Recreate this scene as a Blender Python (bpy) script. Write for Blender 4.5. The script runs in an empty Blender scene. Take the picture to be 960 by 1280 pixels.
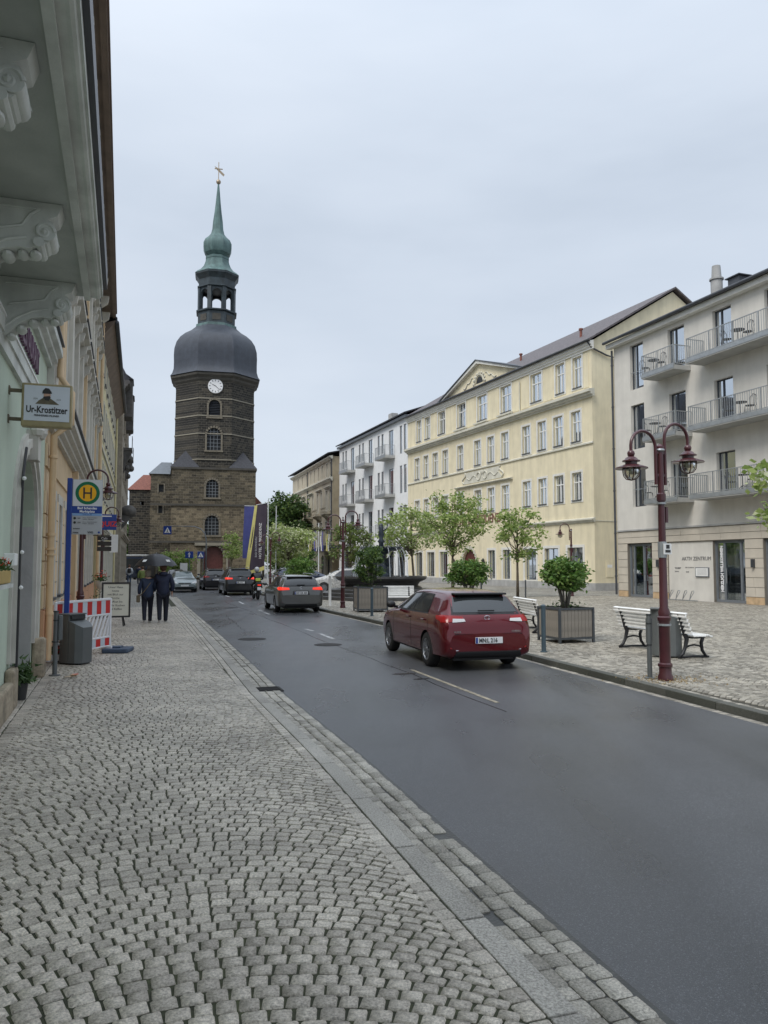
import bpy, bmesh, math, random
import numpy as np
from mathutils import Vector, Matrix
from mathutils.bvhtree import BVHTree
R = math.radians
random.seed(7)
SC = bpy.context.scene
COL = SC.collection
H = 1.8
A = -0.32556                      # street axis azimuth

# ------------------------------------------------------------------ camera, world, sun
cam = bpy.data.cameras.new("camera"); camo = bpy.data.objects.new("camera", cam); COL.objects.link(camo)
camo.location = (0, 0, H); camo.rotation_euler = (R(90) + math.atan(65/962), 0, 0)
cam.sensor_fit = 'HORIZONTAL'; cam.sensor_width = 36; cam.lens = 36*962/960
cam.clip_start = .05; cam.clip_end = 3000
SC.camera = camo
SC.view_settings.view_transform = 'Standard'; SC.view_settings.look = 'None'
SC.view_settings.exposure = 0.60; SC.view_settings.gamma = 1
SUN_EL, SUN_AZ = 52, 222          # compass style azimuth of the sun, from +Y clockwise
W = bpy.data.worlds.new("World"); SC.world = W; W.use_nodes = True
nt = W.node_tree; nt.nodes.clear()
def N(nt, t, **k):
    n = nt.nodes.new(t)
    for a, b in k.items(): setattr(n, a, b)
    return n
out = N(nt, 'ShaderNodeOutputWorld'); bg = N(nt, 'ShaderNodeBackground'); bg.inputs[1].default_value = .1
sky = N(nt, 'ShaderNodeTexSky', sky_type='NISHITA', sun_disc=False, sun_elevation=R(SUN_EL), sun_rotation=R(SUN_AZ))
tc = N(nt, 'ShaderNodeTexCoord'); mp = N(nt, 'ShaderNodeMapping'); mp.inputs['Scale'].default_value = (1.2, 1.2, 4.5)
nz = N(nt, 'ShaderNodeTexNoise'); nz.inputs['Scale'].default_value = 1.3; nz.inputs['Detail'].default_value = 5; nz.inputs['Roughness'].default_value = .5
cr = N(nt, 'ShaderNodeValToRGB')
cr.color_ramp.elements[0].position = .3; cr.color_ramp.elements[0].color = (.50, .565, .655, 1)
cr.color_ramp.elements[1].position = .72; cr.color_ramp.elements[1].color = (.655, .715, .80, 1)
e_ = cr.color_ramp.elements.new(.5); e_.color = (.585, .65, .74, 1)
sp = N(nt, 'ShaderNodeSeparateXYZ')
pw = N(nt, 'ShaderNodeMath', operation='POWER'); pw.inputs[1].default_value = 4
mx0 = N(nt, 'ShaderNodeMath', operation='MAXIMUM'); mx0.inputs[1].default_value = 0
ma = N(nt, 'ShaderNodeMath', operation='MULTIPLY_ADD'); ma.inputs[1].default_value = 12.0; ma.inputs[2].default_value = 7.4
vs = N(nt, 'ShaderNodeVectorMath', operation='SCALE')
mix = N(nt, 'ShaderNodeMixRGB'); mix.inputs[0].default_value = .9
L = nt.links.new
L(tc.outputs['Generated'], mp.inputs[0]); L(mp.outputs[0], nz.inputs[0]); L(nz.outputs[0], cr.inputs[0])
L(tc.outputs['Generated'], sp.inputs[0]); L(sp.outputs[2], mx0.inputs[0]); L(mx0.outputs[0], pw.inputs[0]); L(pw.outputs[0], ma.inputs[0])
L(cr.outputs[0], vs.inputs[0]); L(ma.outputs[0], vs.inputs['Scale'])
L(sky.outputs[0], mix.inputs[1]); L(vs.outputs[0], mix.inputs[2]); L(mix.outputs[0], bg.inputs[0]); L(bg.outputs[0], out.inputs[0])
sl = bpy.data.lights.new("sun", 'SUN'); so = bpy.data.objects.new("sun", sl); COL.objects.link(so)
sl.energy = 1.5; sl.angle = R(26); sl.color = (1, .95, .88)
sd = Vector((math.sin(R(SUN_AZ))*math.cos(R(SUN_EL)), math.cos(R(SUN_AZ))*math.cos(R(SUN_EL)), math.sin(R(SUN_EL))))
so.rotation_euler = (-sd).to_track_quat('-Z', 'Y').to_euler()

# ------------------------------------------------------------------ materials
MT = {}
def mat(name, rgb=(.5, .5, .5), rough=.8, var=.12, sc=3., bump=0., bsc=40., metal=0., detail=6, coat=0., streak=0., spec=.5, var2=0., emit=None):
    if name in MT: return MT[name]
    m = bpy.data.materials.new(name); m.use_nodes = True; MT[name] = m
    nt = m.node_tree; p = nt.nodes['Principled BSDF']; L = nt.links.new
    p.inputs['Roughness'].default_value = rough; p.inputs['Metallic'].default_value = metal
    p.inputs['Coat Weight'].default_value = coat; p.inputs['Coat Roughness'].default_value = .04
    p.inputs['Specular IOR Level'].default_value = spec
    tc = N(nt, 'ShaderNodeTexCoord')
    if var > 0:
        n = N(nt, 'ShaderNodeTexNoise'); n.inputs['Scale'].default_value = sc; n.inputs['Detail'].default_value = detail
        L(tc.outputs['Object'], n.inputs[0])
        r = N(nt, 'ShaderNodeValToRGB')
        r.color_ramp.elements[0].position = .3; r.color_ramp.elements[1].position = .7
        r.color_ramp.elements[0].color = tuple(c*(1-var) for c in rgb)+(1,)
        r.color_ramp.elements[1].color = tuple(min(1, c*(1+var)) for c in rgb)+(1,)
        L(n.outputs[0], r.inputs[0]); last = r.outputs[0]
        if var2 > 0:
            n3 = N(nt, 'ShaderNodeTexNoise'); n3.inputs['Scale'].default_value = bsc; n3.inputs['Detail'].default_value = 2
            L(tc.outputs['Object'], n3.inputs[0])
            r3 = N(nt, 'ShaderNodeMapRange'); r3.inputs[1].default_value = .3; r3.inputs[2].default_value = .7
            r3.inputs[3].default_value = 1-var2; r3.inputs[4].default_value = 1+var2
            L(n3.outputs[0], r3.inputs[0]); v = N(nt, 'ShaderNodeVectorMath', operation='SCALE'); L(last, v.inputs[0]); L(r3.outputs[0], v.inputs['Scale']); last = v.outputs[0]
        if streak > 0:
            mp = N(nt, 'ShaderNodeMapping'); mp.inputs['Scale'].default_value = (.8, .8, .10)
            n2 = N(nt, 'ShaderNodeTexNoise'); n2.inputs['Scale'].default_value = 2.2; n2.inputs['Detail'].default_value = 7; n2.inputs['Roughness'].default_value = .65
            L(tc.outputs['Object'], mp.inputs[0]); L(mp.outputs[0], n2.inputs[0])
            r2 = N(nt, 'ShaderNodeMapRange'); r2.inputs[1].default_value = .35; r2.inputs[2].default_value = .62
            r2.inputs[3].default_value = 1-streak; r2.inputs[4].default_value = 1.0
            L(n2.outputs[0], r2.inputs[0]); v = N(nt, 'ShaderNodeVectorMath', operation='SCALE'); L(last, v.inputs[0]); L(r2.outputs[0], v.inputs['Scale']); last = v.outputs[0]
        L(last, p.inputs['Base Color'])
    else: p.inputs['Base Color'].default_value = tuple(rgb)+(1,)
    if emit:
        p.inputs['Emission Color'].default_value = tuple(emit[:3])+(1,); p.inputs['Emission Strength'].default_value = emit[3]
    if bump > 0:
        nb = N(nt, 'ShaderNodeTexNoise'); nb.inputs['Scale'].default_value = bsc; nb.inputs['Detail'].default_value = 4
        b = N(nt, 'ShaderNodeBump'); b.inputs['Strength'].default_value = bump; b.inputs['Distance'].default_value = .01
        L(tc.outputs['Object'], nb.inputs[0]); L(nb.outputs[0], b.inputs['Height']); L(b.outputs[0], p.inputs['Normal'])
    return m

def masonry(name, cols, mortar, bw=.55, bh=.28, rough=.9, bump=.6, ms=.02, dirt=.25):
    m = bpy.data.materials.new(name); m.use_nodes = True; MT[name] = m
    nt = m.node_tree; p = nt.nodes['Principled BSDF']; L = nt.links.new; p.inputs['Roughness'].default_value = rough
    tc = N(nt, 'ShaderNodeTexCoord'); s = N(nt, 'ShaderNodeSeparateXYZ'); L(tc.outputs['Object'], s.inputs[0])
    ad = N(nt, 'ShaderNodeMath', operation='ADD'); L(s.outputs[0], ad.inputs[0]); L(s.outputs[1], ad.inputs[1])
    c = N(nt, 'ShaderNodeCombineXYZ'); L(ad.outputs[0], c.inputs[0]); L(s.outputs[2], c.inputs[1])
    nd = N(nt, 'ShaderNodeTexNoise'); nd.inputs['Scale'].default_value = 2.5; L(tc.outputs['Object'], nd.inputs[0])
    sv = N(nt, 'ShaderNodeVectorMath', operation='SCALE'); sv.inputs['Scale'].default_value = .12; L(nd.outputs[1], sv.inputs[0])
    av = N(nt, 'ShaderNodeVectorMath', operation='ADD'); L(c.outputs[0], av.inputs[0]); L(sv.outputs[0], av.inputs[1])
    b = N(nt, 'ShaderNodeTexBrick'); b.offset = .5
    b.inputs['Scale'].default_value = 1; b.inputs['Mortar Size'].default_value = ms; b.inputs['Mortar Smooth'].default_value = .2
    b.inputs['Brick Width'].default_value = bw; b.inputs['Row Height'].default_value = bh
    b.inputs['Color1'].default_value = (0, 0, 0, 1); b.inputs['Color2'].default_value = (1, 1, 1, 1); b.inputs['Mortar'].default_value = (.5, .5, .5, 1)
    b.inputs['Bias'].default_value = 0
    L(av.outputs[0], b.inputs[0])
    r = N(nt, 'ShaderNodeValToRGB'); r.color_ramp.elements[0].color = cols[0]+(1,); r.color_ramp.elements[1].color = cols[-1]+(1,)
    for i, cc in enumerate(cols[1:-1]):
        e = r.color_ramp.elements.new((i+1)/(len(cols)-1)); e.color = cc+(1,)
    # large patches shift the stone tone
    n2 = N(nt, 'ShaderNodeTexNoise'); n2.inputs['Scale'].default_value = .35; n2.inputs['Detail'].default_value = 6; L(tc.outputs['Object'], n2.inputs[0])
    m1 = N(nt, 'ShaderNodeMath', operation='MULTIPLY_ADD'); m1.inputs[1].default_value = .62; L(b.outputs[0], m1.inputs[0])
    m2 = N(nt, 'ShaderNodeMapRange'); m2.inputs[1].default_value = .3; m2.inputs[2].default_value = .7; m2.inputs[3].default_value = 0; m2.inputs[4].default_value = .38
    L(n2.outputs[0], m2.inputs[0]); L(m2.outputs[0], m1.inputs[2]); L(m1.outputs[0], r.inputs[0])
    mm = N(nt, 'ShaderNodeMixRGB'); mm.inputs[2].default_value = tuple(mortar)+(1,); L(b.outputs['Fac'], mm.inputs[0]); L(r.outputs[0], mm.inputs[1])
    n4 = N(nt, 'ShaderNodeTexNoise'); n4.inputs['Scale'].default_value = 7; n4.inputs['Detail'].default_value = 6; L(tc.outputs['Object'], n4.inputs[0])
    r4 = N(nt, 'ShaderNodeMapRange'); r4.inputs[1].default_value = .35; r4.inputs[2].default_value = .65; r4.inputs[3].default_value = 1-dirt; r4.inputs[4].default_value = 1+dirt; L(n4.outputs[0], r4.inputs[0])
    v = N(nt, 'ShaderNodeVectorMath', operation='SCALE'); L(mm.outputs[0], v.inputs[0]); L(r4.outputs[0], v.inputs['Scale']); L(v.outputs[0], p.inputs['Base Color'])
    iv = N(nt, 'ShaderNodeMath', operation='SUBTRACT'); iv.inputs[0].default_value = 1; L(b.outputs['Fac'], iv.inputs[1])
    bp = N(nt, 'ShaderNodeBump'); bp.inputs['Strength'].default_value = bump; bp.inputs['Distance'].default_value = .04; L(iv.outputs[0], bp.inputs['Height']); L(bp.outputs[0], p.inputs['Normal'])
    return m

def glass(name, tint=(.55, .6, .62), refl=.05):
    m = bpy.data.materials.new(name); m.use_nodes = True; MT[name] = m
    nt = m.node_tree; nt.nodes.clear(); L = nt.links.new
    o = N(nt, 'ShaderNodeOutputMaterial'); t = N(nt, 'ShaderNodeBsdfTransparent'); t.inputs[0].default_value = tint+(1,)
    g = N(nt, 'ShaderNodeBsdfGlossy'); g.inputs['Roughness'].default_value = .03; g.inputs[0].default_value = (.9, .95, 1, 1)
    f = N(nt, 'ShaderNodeFresnel'); f.inputs[0].default_value = 1.5
    a = N(nt, 'ShaderNodeMath', operation='MULTIPLY_ADD'); a.inputs[1].default_value = .65; a.inputs[2].default_value = refl; a.use_clamp = True
    n = N(nt, 'ShaderNodeTexNoise'); n.inputs['Scale'].default_value = .8; tc = N(nt, 'ShaderNodeTexCoord'); L(tc.outputs['Object'], n.inputs[0])
    b = N(nt, 'ShaderNodeBump'); b.inputs['Strength'].default_value = .05; b.inputs['Distance'].default_value = .05; L(n.outputs[0], b.inputs['Height']); L(b.outputs[0], g.inputs['Normal'])
    x = N(nt, 'ShaderNodeMixShader'); L(f.outputs[0], a.inputs[0]); L(a.outputs[0], x.inputs[0]); L(t.outputs[0], x.inputs[1]); L(g.outputs[0], x.inputs[2]); L(x.outputs[0], o.inputs[0])
    return m

def leafmat(name, c1, c2, trans=.35):
    m = bpy.data.materials.new(name); m.use_nodes = True; MT[name] = m
    nt = m.node_tree; nt.nodes.clear(); L = nt.links.new
    o = N(nt, 'ShaderNodeOutputMaterial'); d = N(nt, 'ShaderNodeBsdfPrincipled'); d.inputs['Roughness'].default_value = .5; t = N(nt, 'ShaderNodeBsdfTranslucent')
    g = N(nt, 'ShaderNodeNewGeometry'); r = N(nt, 'ShaderNodeValToRGB'); r.color_ramp.elements[0].color = c1+(1,); r.color_ramp.elements[1].color = c2+(1,)
    L(g.outputs['Random Per Island'], r.inputs[0]); L(r.outputs[0], d.inputs['Base Color']); L(r.outputs[0], t.inputs[0])
    x = N(nt, 'ShaderNodeMixShader'); x.inputs[0].default_value = trans; L(d.outputs[0], x.inputs[1]); L(t.outputs[0], x.inputs[2]); L(x.outputs[0], o.inputs[0])
    return m

def asphalt():
    m = bpy.data.materials.new('wet_asphalt'); m.use_nodes = True; MT['asphalt'] = m
    nt = m.node_tree; p = nt.nodes['Principled BSDF']; L = nt.links.new
    tc = N(nt, 'ShaderNodeTexCoord')
    n = N(nt, 'ShaderNodeTexNoise'); n.inputs['Scale'].default_value = .5; n.inputs['Detail'].default_value = 8; L(tc.outputs['Object'], n.inputs[0])
    mp = N(nt, 'ShaderNodeMapping'); mp.inputs['Scale'].default_value = (1.2, .12, 1); mp.inputs['Rotation'].default_value = (0, 0, A); L(tc.outputs['Object'], mp.inputs[0])
    n1 = N(nt, 'ShaderNodeTexNoise'); n1.inputs['Scale'].default_value = 1.1; n1.inputs['Detail'].default_value = 5; L(mp.outputs[0], n1.inputs[0])
    r = N(nt, 'ShaderNodeValToRGB'); r.color_ramp.elements[0].position = .3; r.color_ramp.elements[1].position = .7
    r.color_ramp.elements[0].color = (.054, .056, .060, 1); r.color_ramp.elements[1].color = (.105, .107, .111, 1)
    mx = N(nt, 'ShaderNodeMath', operation='ADD'); L(n.outputs[0], mx.inputs[0]); L(n1.outputs[0], mx.inputs[1]); hf = N(nt, 'ShaderNodeMath', operation='MULTIPLY'); hf.inputs[1].default_value = .5; L(mx.outputs[0], hf.inputs[0]); L(hf.outputs[0], r.inputs[0])
    sp = N(nt, 'ShaderNodeTexVoronoi'); sp.inputs['Scale'].default_value = 210; L(tc.outputs['Object'], sp.inputs[0])
    rs = N(nt, 'ShaderNodeMapRange'); rs.inputs[1].default_value = 0; rs.inputs[2].default_value = 1; rs.inputs[3].default_value = .88; rs.inputs[4].default_value = 2.3
    s3 = N(nt, 'ShaderNodeSeparateXYZ'); L(sp.outputs['Color'], s3.inputs[0])
    pw = N(nt, 'ShaderNodeMath', operation='POWER'); pw.inputs[1].default_value = 8; L(s3.outputs[0], pw.inputs[0]); L(pw.outputs[0], rs.inputs[0])
    v = N(nt, 'ShaderNodeVectorMath', operation='SCALE'); L(r.outputs[0], v.inputs[0]); L(rs.outputs[0], v.inputs['Scale']); L(v.outputs[0], p.inputs['Base Color'])
    rr = N(nt, 'ShaderNodeMapRange'); rr.inputs[1].default_value = .35; rr.inputs[2].default_value = .65; rr.inputs[3].default_value = .22; rr.inputs[4].default_value = .46
    L(hf.outputs[0], rr.inputs[0]); L(rr.outputs[0], p.inputs['Roughness'])
    b = N(nt, 'ShaderNodeBump'); b.inputs['Strength'].default_value = .35; b.inputs['Distance'].default_value = .004; L(sp.outputs['Distance'], b.inputs['Height']); L(b.outputs[0], p.inputs['Normal'])
    return m

def cobblefar(name, c1, c2, sc=9.5):
    m = bpy.data.materials.new(name); m.use_nodes = True; MT[name] = m
    nt = m.node_tree; p = nt.nodes['Principled BSDF']; L = nt.links.new; p.inputs['Roughness'].default_value = .5
    tc = N(nt, 'ShaderNodeTexCoord'); mp = N(nt, 'ShaderNodeMapping'); mp.inputs['Rotation'].default_value = (0, 0, A); L(tc.outputs['Object'], mp.inputs[0])
    v1 = N(nt, 'ShaderNodeTexVoronoi', feature='DISTANCE_TO_EDGE'); v2 = N(nt, 'ShaderNodeTexVoronoi')
    for v in (v1, v2): v.inputs['Scale'].default_value = sc; v.inputs['Randomness'].default_value = .55; L(mp.outputs[0], v.inputs[0])
    r = N(nt, 'ShaderNodeMixRGB'); s = N(nt, 'ShaderNodeSeparateXYZ'); L(v2.outputs['Color'], s.inputs[0]); L(s.outputs[0], r.inputs[0]); r.inputs[1].default_value = c1+(1,); r.inputs[2].default_value = c2+(1,)
    n = N(nt, 'ShaderNodeTexNoise'); n.inputs['Scale'].default_value = .6; n.inputs['Detail'].default_value = 6; L(tc.outputs['Object'], n.inputs[0])
    rr = N(nt, 'ShaderNodeMapRange'); rr.inputs[1].default_value = .3; rr.inputs[2].default_value = .7; rr.inputs[3].default_value = .75; rr.inputs[4].default_value = 1.2; L(n.outputs[0], rr.inputs[0])
    e = N(nt, 'ShaderNodeMapRange'); e.inputs[1].default_value = .02; e.inputs[2].default_value = .12; e.inputs[3].default_value = .3; e.inputs[4].default_value = 1; L(v1.outputs[0], e.inputs[0])
    m1 = N(nt, 'ShaderNodeMath', operation='MULTIPLY'); L(rr.outputs[0], m1.inputs[0]); L(e.outputs[0], m1.inputs[1])
    sc_ = N(nt, 'ShaderNodeVectorMath', operation='SCALE'); L(r.outputs[0], sc_.inputs[0]); L(m1.outputs[0], sc_.inputs['Scale']); L(sc_.outputs[0], p.inputs['Base Color'])
    b = N(nt, 'ShaderNodeBump'); b.inputs['Strength'].default_value = .7; b.inputs['Distance'].default_value = .02; L(e.outputs[0], b.inputs['Height']); L(b.outputs[0], p.inputs['Normal'])
    return m

def stonemat(name, c1, c2, rough=.45):
    m = bpy.data.materials.new(name); m.use_nodes = True; MT[name] = m
    nt = m.node_tree; p = nt.nodes['Principled BSDF']; L = nt.links.new; p.inputs['Roughness'].default_value = rough
    g = N(nt, 'ShaderNodeNewGeometry'); tc = N(nt, 'ShaderNodeTexCoord')
    oi = N(nt, 'ShaderNodeObjectInfo'); ad = N(nt, 'ShaderNodeMath', operation='ADD'); L(g.outputs['Random Per Island'], ad.inputs[0]); L(oi.outputs['Random'], ad.inputs[1])
    fr = N(nt, 'ShaderNodeMath', operation='FRACT'); L(ad.outputs[0], fr.inputs[0])
    r = N(nt, 'ShaderNodeMixRGB'); L(fr.outputs[0], r.inputs[0]); r.inputs[1].default_value = c1+(1,); r.inputs[2].default_value = c2+(1,)
    n = N(nt, 'ShaderNodeTexNoise'); n.inputs['Scale'].default_value = 75; n.inputs['Detail'].default_value = 5; n.inputs['Roughness'].default_value = .75; L(g.outputs['Position'], n.inputs[0])
    n2 = N(nt, 'ShaderNodeTexNoise'); n2.inputs['Scale'].default_value = .9; n2.inputs['Detail'].default_value = 5; L(g.outputs['Position'], n2.inputs[0])
    rr = N(nt, 'ShaderNodeMapRange'); rr.inputs[1].default_value = .35; rr.inputs[2].default_value = .65; rr.inputs[3].default_value = .5; rr.inputs[4].default_value = 1.5; L(n.outputs[0], rr.inputs[0])
    r2 = N(nt, 'ShaderNodeMapRange'); r2.inputs[1].default_value = .3; r2.inputs[2].default_value = .7; r2.inputs[3].default_value = .78; r2.inputs[4].default_value = 1.18; L(n2.outputs[0], r2.inputs[0])
    m1 = N(nt, 'ShaderNodeMath', operation='MULTIPLY'); L(rr.outputs[0], m1.inputs[0]); L(r2.outputs[0], m1.inputs[1])
    s = N(nt, 'ShaderNodeVectorMath', operation='SCALE'); L(r.outputs[0], s.inputs[0]); L(m1.outputs[0], s.inputs['Scale']); L(s.outputs[0], p.inputs['Base Color'])
    b = N(nt, 'ShaderNodeBump'); b.inputs['Strength'].default_value = .9; b.inputs['Distance'].default_value = .006; L(n.outputs[0], b.inputs['Height']); L(b.outputs[0], p.inputs['Normal'])
    return m

# ------------------------------------------------------------------ mesh builder
class MB:
    def __init__(s): s.v = []; s.f = []; s.m = []; s.cur = 0
    def add(s, vs, fs, T=None):
        b = len(s.v)
        if T is not None: vs = [tuple(T @ Vector(v)) for v in vs]
        s.v += [tuple(v) for v in vs]; s.f += [tuple(b+i for i in f) for f in fs]; s.m += [s.cur]*len(fs); return s
    def box(s, x0, x1, y0, y1, z0, z1, T=None):
        return s.add([(x0,y0,z0),(x1,y0,z0),(x1,y1,z0),(x0,y1,z0),(x0,y0,z1),(x1,y0,z1),(x1,y1,z1),(x0,y1,z1)],
                     [(0,3,2,1),(4,5,6,7),(0,1,5,4),(1,2,6,5),(2,3,7,6),(3,0,4,7)], T)
    def cbox(s, c, d, T=None): return s.box(c[0]-d[0]/2, c[0]+d[0]/2, c[1]-d[1]/2, c[1]+d[1]/2, c[2]-d[2]/2, c[2]+d[2]/2, T)
    def bbox(s, x0, x1, y0, y1, z0, z1, b=.02, T=None):   # box with chamfered edges
        bm = bmesh.new(); bmesh.ops.create_cube(bm, size=1)
        for v in bm.verts: v.co = Vector((x0+(v.co.x+.5)*(x1-x0), y0+(v.co.y+.5)*(y1-y0), z0+(v.co.z+.5)*(z1-z0)))
        bmesh.ops.bevel(bm, geom=bm.edges[:], offset=b, segments=2, affect='EDGES', profile=.5)
        bm.verts.index_update(); s.add([v.co[:] for v in bm.verts], [[v.index for v in f.verts] for f in bm.faces], T); bm.free(); return s
    def quad(s, a, b, c, d, T=None): return s.add([a, b, c, d], [(0, 1, 2, 3)], T)
    def tube(s, pts, r, n=8, T=None, cap=True):
        pts = [Vector(p) for p in pts]; rr = r if isinstance(r, (list, tuple)) else [r]*len(pts)
        vs = []; fs = []; up = None
        for i, p in enumerate(pts):
            d = (pts[min(i+1, len(pts)-1)]-pts[max(i-1, 0)]).normalized()
            if up is None: up = d.orthogonal().normalized()
            else: up = (up-d*up.dot(d)); up = up.normalized() if up.length > 1e-5 else d.orthogonal().normalized()
            w = d.cross(up)
            for k in range(n):
                a = 2*math.pi*k/n; vs.append(p+(up*math.cos(a)+w*math.sin(a))*rr[i])
        for i in range(len(pts)-1):
            for k in range(n): fs.append((i*n+k, i*n+(k+1)%n, (i+1)*n+(k+1)%n, (i+1)*n+k))
        if cap: fs += [tuple(range(n-1, -1, -1)), tuple((len(pts)-1)*n+k for k in range(n))]
        return s.add(vs, fs, T)
    def cyl(s, p0, p1, r0, r1=None, n=12, T=None): return s.tube([p0, p1], [r0, r0 if r1 is None else r1], n, T)
    def lathe(s, prof, n=16, T=None, rot=0., cap=True, sx=1, sy=1):
        vs = []; fs = []
        for r, z in prof:
            for k in range(n):
                a = rot+2*math.pi*k/n; vs.append((r*math.cos(a)*sx, r*math.sin(a)*sy, z))
        for i in range(len(prof)-1):
            for k in range(n): fs.append((i*n+k, i*n+(k+1)%n, (i+1)*n+(k+1)%n, (i+1)*n+k))
        if cap: fs += [tuple(range(n-1, -1, -1)), tuple((len(prof)-1)*n+k for k in range(n))]
        return s.add(vs, fs, T)
    def poly(s, pts, y0, y1, T=None):      # polygon in x,z extruded along y
        n = len(pts); vs = [(x, y0, z) for x, z in pts]+[(x, y1, z) for x, z in pts]
        fs = [tuple(range(n)), tuple(range(2*n-1, n-1, -1))]+[(i, i+n, (i+1)%n+n, (i+1)%n) for i in range(n)]
        return s.add(vs, fs, T)
    def ball(s, c, r, n=8, sz=1, T=None, sx=1, sy=1):
        pr = [(max(.001, r*math.sin(math.pi*i/n)), 0) for i in range(n+1)]
        vs = []; fs = []; m = n*2
        for i in range(n+1):
            t = math.pi*i/n
            for k in range(m):
                a = 2*math.pi*k/m; vs.append((c[0]+sx*r*math.sin(t)*math.cos(a), c[1]+sy*r*math.sin(t)*math.sin(a), c[2]-r*sz*math.cos(t)))
        for i in range(n):
            for k in range(m): fs.append((i*m+k, i*m+(k+1)%m, (i+1)*m+(k+1)%m, (i+1)*m+k))
        return s.add(vs, fs, T)
    def mesh(s, name, mats, smooth=False):
        me = bpy.data.meshes.new(name); me.from_pydata(s.v, [], s.f)
        if not isinstance(mats, (list, tuple)): mats = [mats]
        for m in mats: me.materials.append(m)
        if len(mats) > 1: me.polygons.foreach_set('material_index', s.m)
        if smooth is True: me.polygons.foreach_set('use_smooth', [True]*len(me.polygons))
        elif smooth:
            me.polygons.foreach_set('use_smooth', [True]*len(me.polygons)); me.set_sharp_from_angle(angle=R(smooth))
        me.validate(); return me
    def build(s, name, mats, parent=None, smooth=False, loc=None, rz=0, **props):
        return link(name, s.mesh(name, mats, smooth), parent, loc, rz, **props)
def link(name, me, parent=None, loc=None, rz=0, **props):
    o = bpy.data.objects.new(name, me); COL.objects.link(o)
    if parent is not None: o.parent = parent
    if loc is not None: o.location = loc
    o.rotation_euler = (0, 0, rz)
    for k, v in props.items(): o[k] = v
    return o
def thing(name, label, cat, loc=(0, 0, 0), rz=0, group=None):
    o = bpy.data.objects.new(name, None); COL.objects.link(o); o.location = loc; o.rotation_euler = (0, 0, rz)
    o.empty_display_size = .2
    o['label'] = label; o['category'] = cat
    if group: o['group'] = group
    return o
def copytree(o, parent=None, **props):
    c = o.copy(); COL.objects.link(c)
    if parent is not None: c.parent = parent
    for ch in list(o.children): copytree(ch, c)
    for k, v in props.items(): c[k] = v
    return c
def S(u, s, z=0.): return (u*math.sin(A)+s*math.cos(A), u*math.cos(A)-s*math.sin(A), z)
def interp(tab, u):
    xs = [t[0] for t in tab]; ys = [t[1] for t in tab]
    if u < xs[0]: return ys[0]+(u-xs[0])*(ys[1]-ys[0])/(xs[1]-xs[0])
    return float(np.interp(u, xs, ys))
RZL = math.atan2(-math.cos(A), -math.sin(A))   # left buildings: local +X towards the camera, +Y out to the street
def text(s, size, parent, T, m, name='lettering', depth=.004, align='LEFT', sx=1., bold=0.):
    cu = bpy.data.curves.new('t', 'FONT'); cu.body = s; cu.size = size; cu.extrude = depth; cu.align_x = align; cu.offset = bold; cu.resolution_u = 2
    o = bpy.data.objects.new('t', cu); COL.objects.link(o); bpy.context.view_layer.update()
    me = bpy.data.meshes.new_from_object(o.evaluated_get(bpy.context.evaluated_depsgraph_get())); bpy.data.objects.remove(o); bpy.data.curves.remove(cu)
    me.name = name; me.transform(T @ Matrix.Diagonal((sx, 1, 1, 1))); me.materials.clear(); me.materials.append(m)
    return link(name, me, parent)
def wallT(x, y, z):        # text matrix on an outward +Y wall (reads towards -X)
    return Matrix.Translation((x, y, z)) @ Matrix(((-1, 0, 0, 0), (0, 0, 1, 0), (0, 1, 0, 0), (0, 0, 0, 1)))

def wall(mb, x0, x1, z0, z1, holes=(), depth=.2, y=0.):
    """front face in plane y with rectangular holes and their reveals; a hole may carry an arch rise"""
    hs = []
    for h in holes:
        hs.append(h if len(h) > 4 else tuple(h)+(0,))
    xs = sorted(set([x0, x1]+[min(max(v, x0), x1) for h in hs for v in h[:2]])); zs = sorted(set([z0, z1]+[min(max(v, z0), z1) for h in hs for v in h[2:4]]))
    for i in range(len(xs)-1):
        for j in range(len(zs)-1):
            cx = (xs[i]+xs[i+1])/2; cz = (zs[j]+zs[j+1])/2
            if any(h[0] < cx < h[1] and h[2] < cz < h[3] for h in hs): continue
            mb.quad((xs[i], y, zs[j]), (xs[i], y, zs[j+1]), (xs[i+1], y, zs[j+1]), (xs[i+1], y, zs[j]))
    for a, b, c, d, r in hs:
        yb = y-depth; dz = d-r
        mb.quad((a, y, c), (a, yb, c), (a, yb, dz), (a, y, dz)); mb.quad((b, y, c), (b, y, dz), (b, yb, dz), (b, yb, c))
        mb.quad((a, y, c), (b, y, c), (b, yb, c), (a, yb, c))
        if r <= 0: mb.quad((a, y, d), (a, yb, d), (b, yb, d), (b, y, d))
        else:
            n = 10; w = (b-a)/2; pt = []
            for k in range(n+1):
                t = math.pi*k/n; pt.append((a+w-w*math.cos(t), dz+r*math.sin(t)))
            for k in range(n):
                p, q = pt[k], pt[k+1]
                mb.quad((p[0], y, p[1]), (p[0], yb, p[1]), (q[0], yb, q[1]), (q[0], y, q[1]))
                mb.quad((p[0], y, p[1]), (q[0], y, q[1]), (q[0], y, d), (p[0], y, d))
                mb.quad((p[0], yb, p[1]), (q[0], yb, q[1]), (q[0], yb, d), (p[0], yb, d))
    return mb
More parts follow.
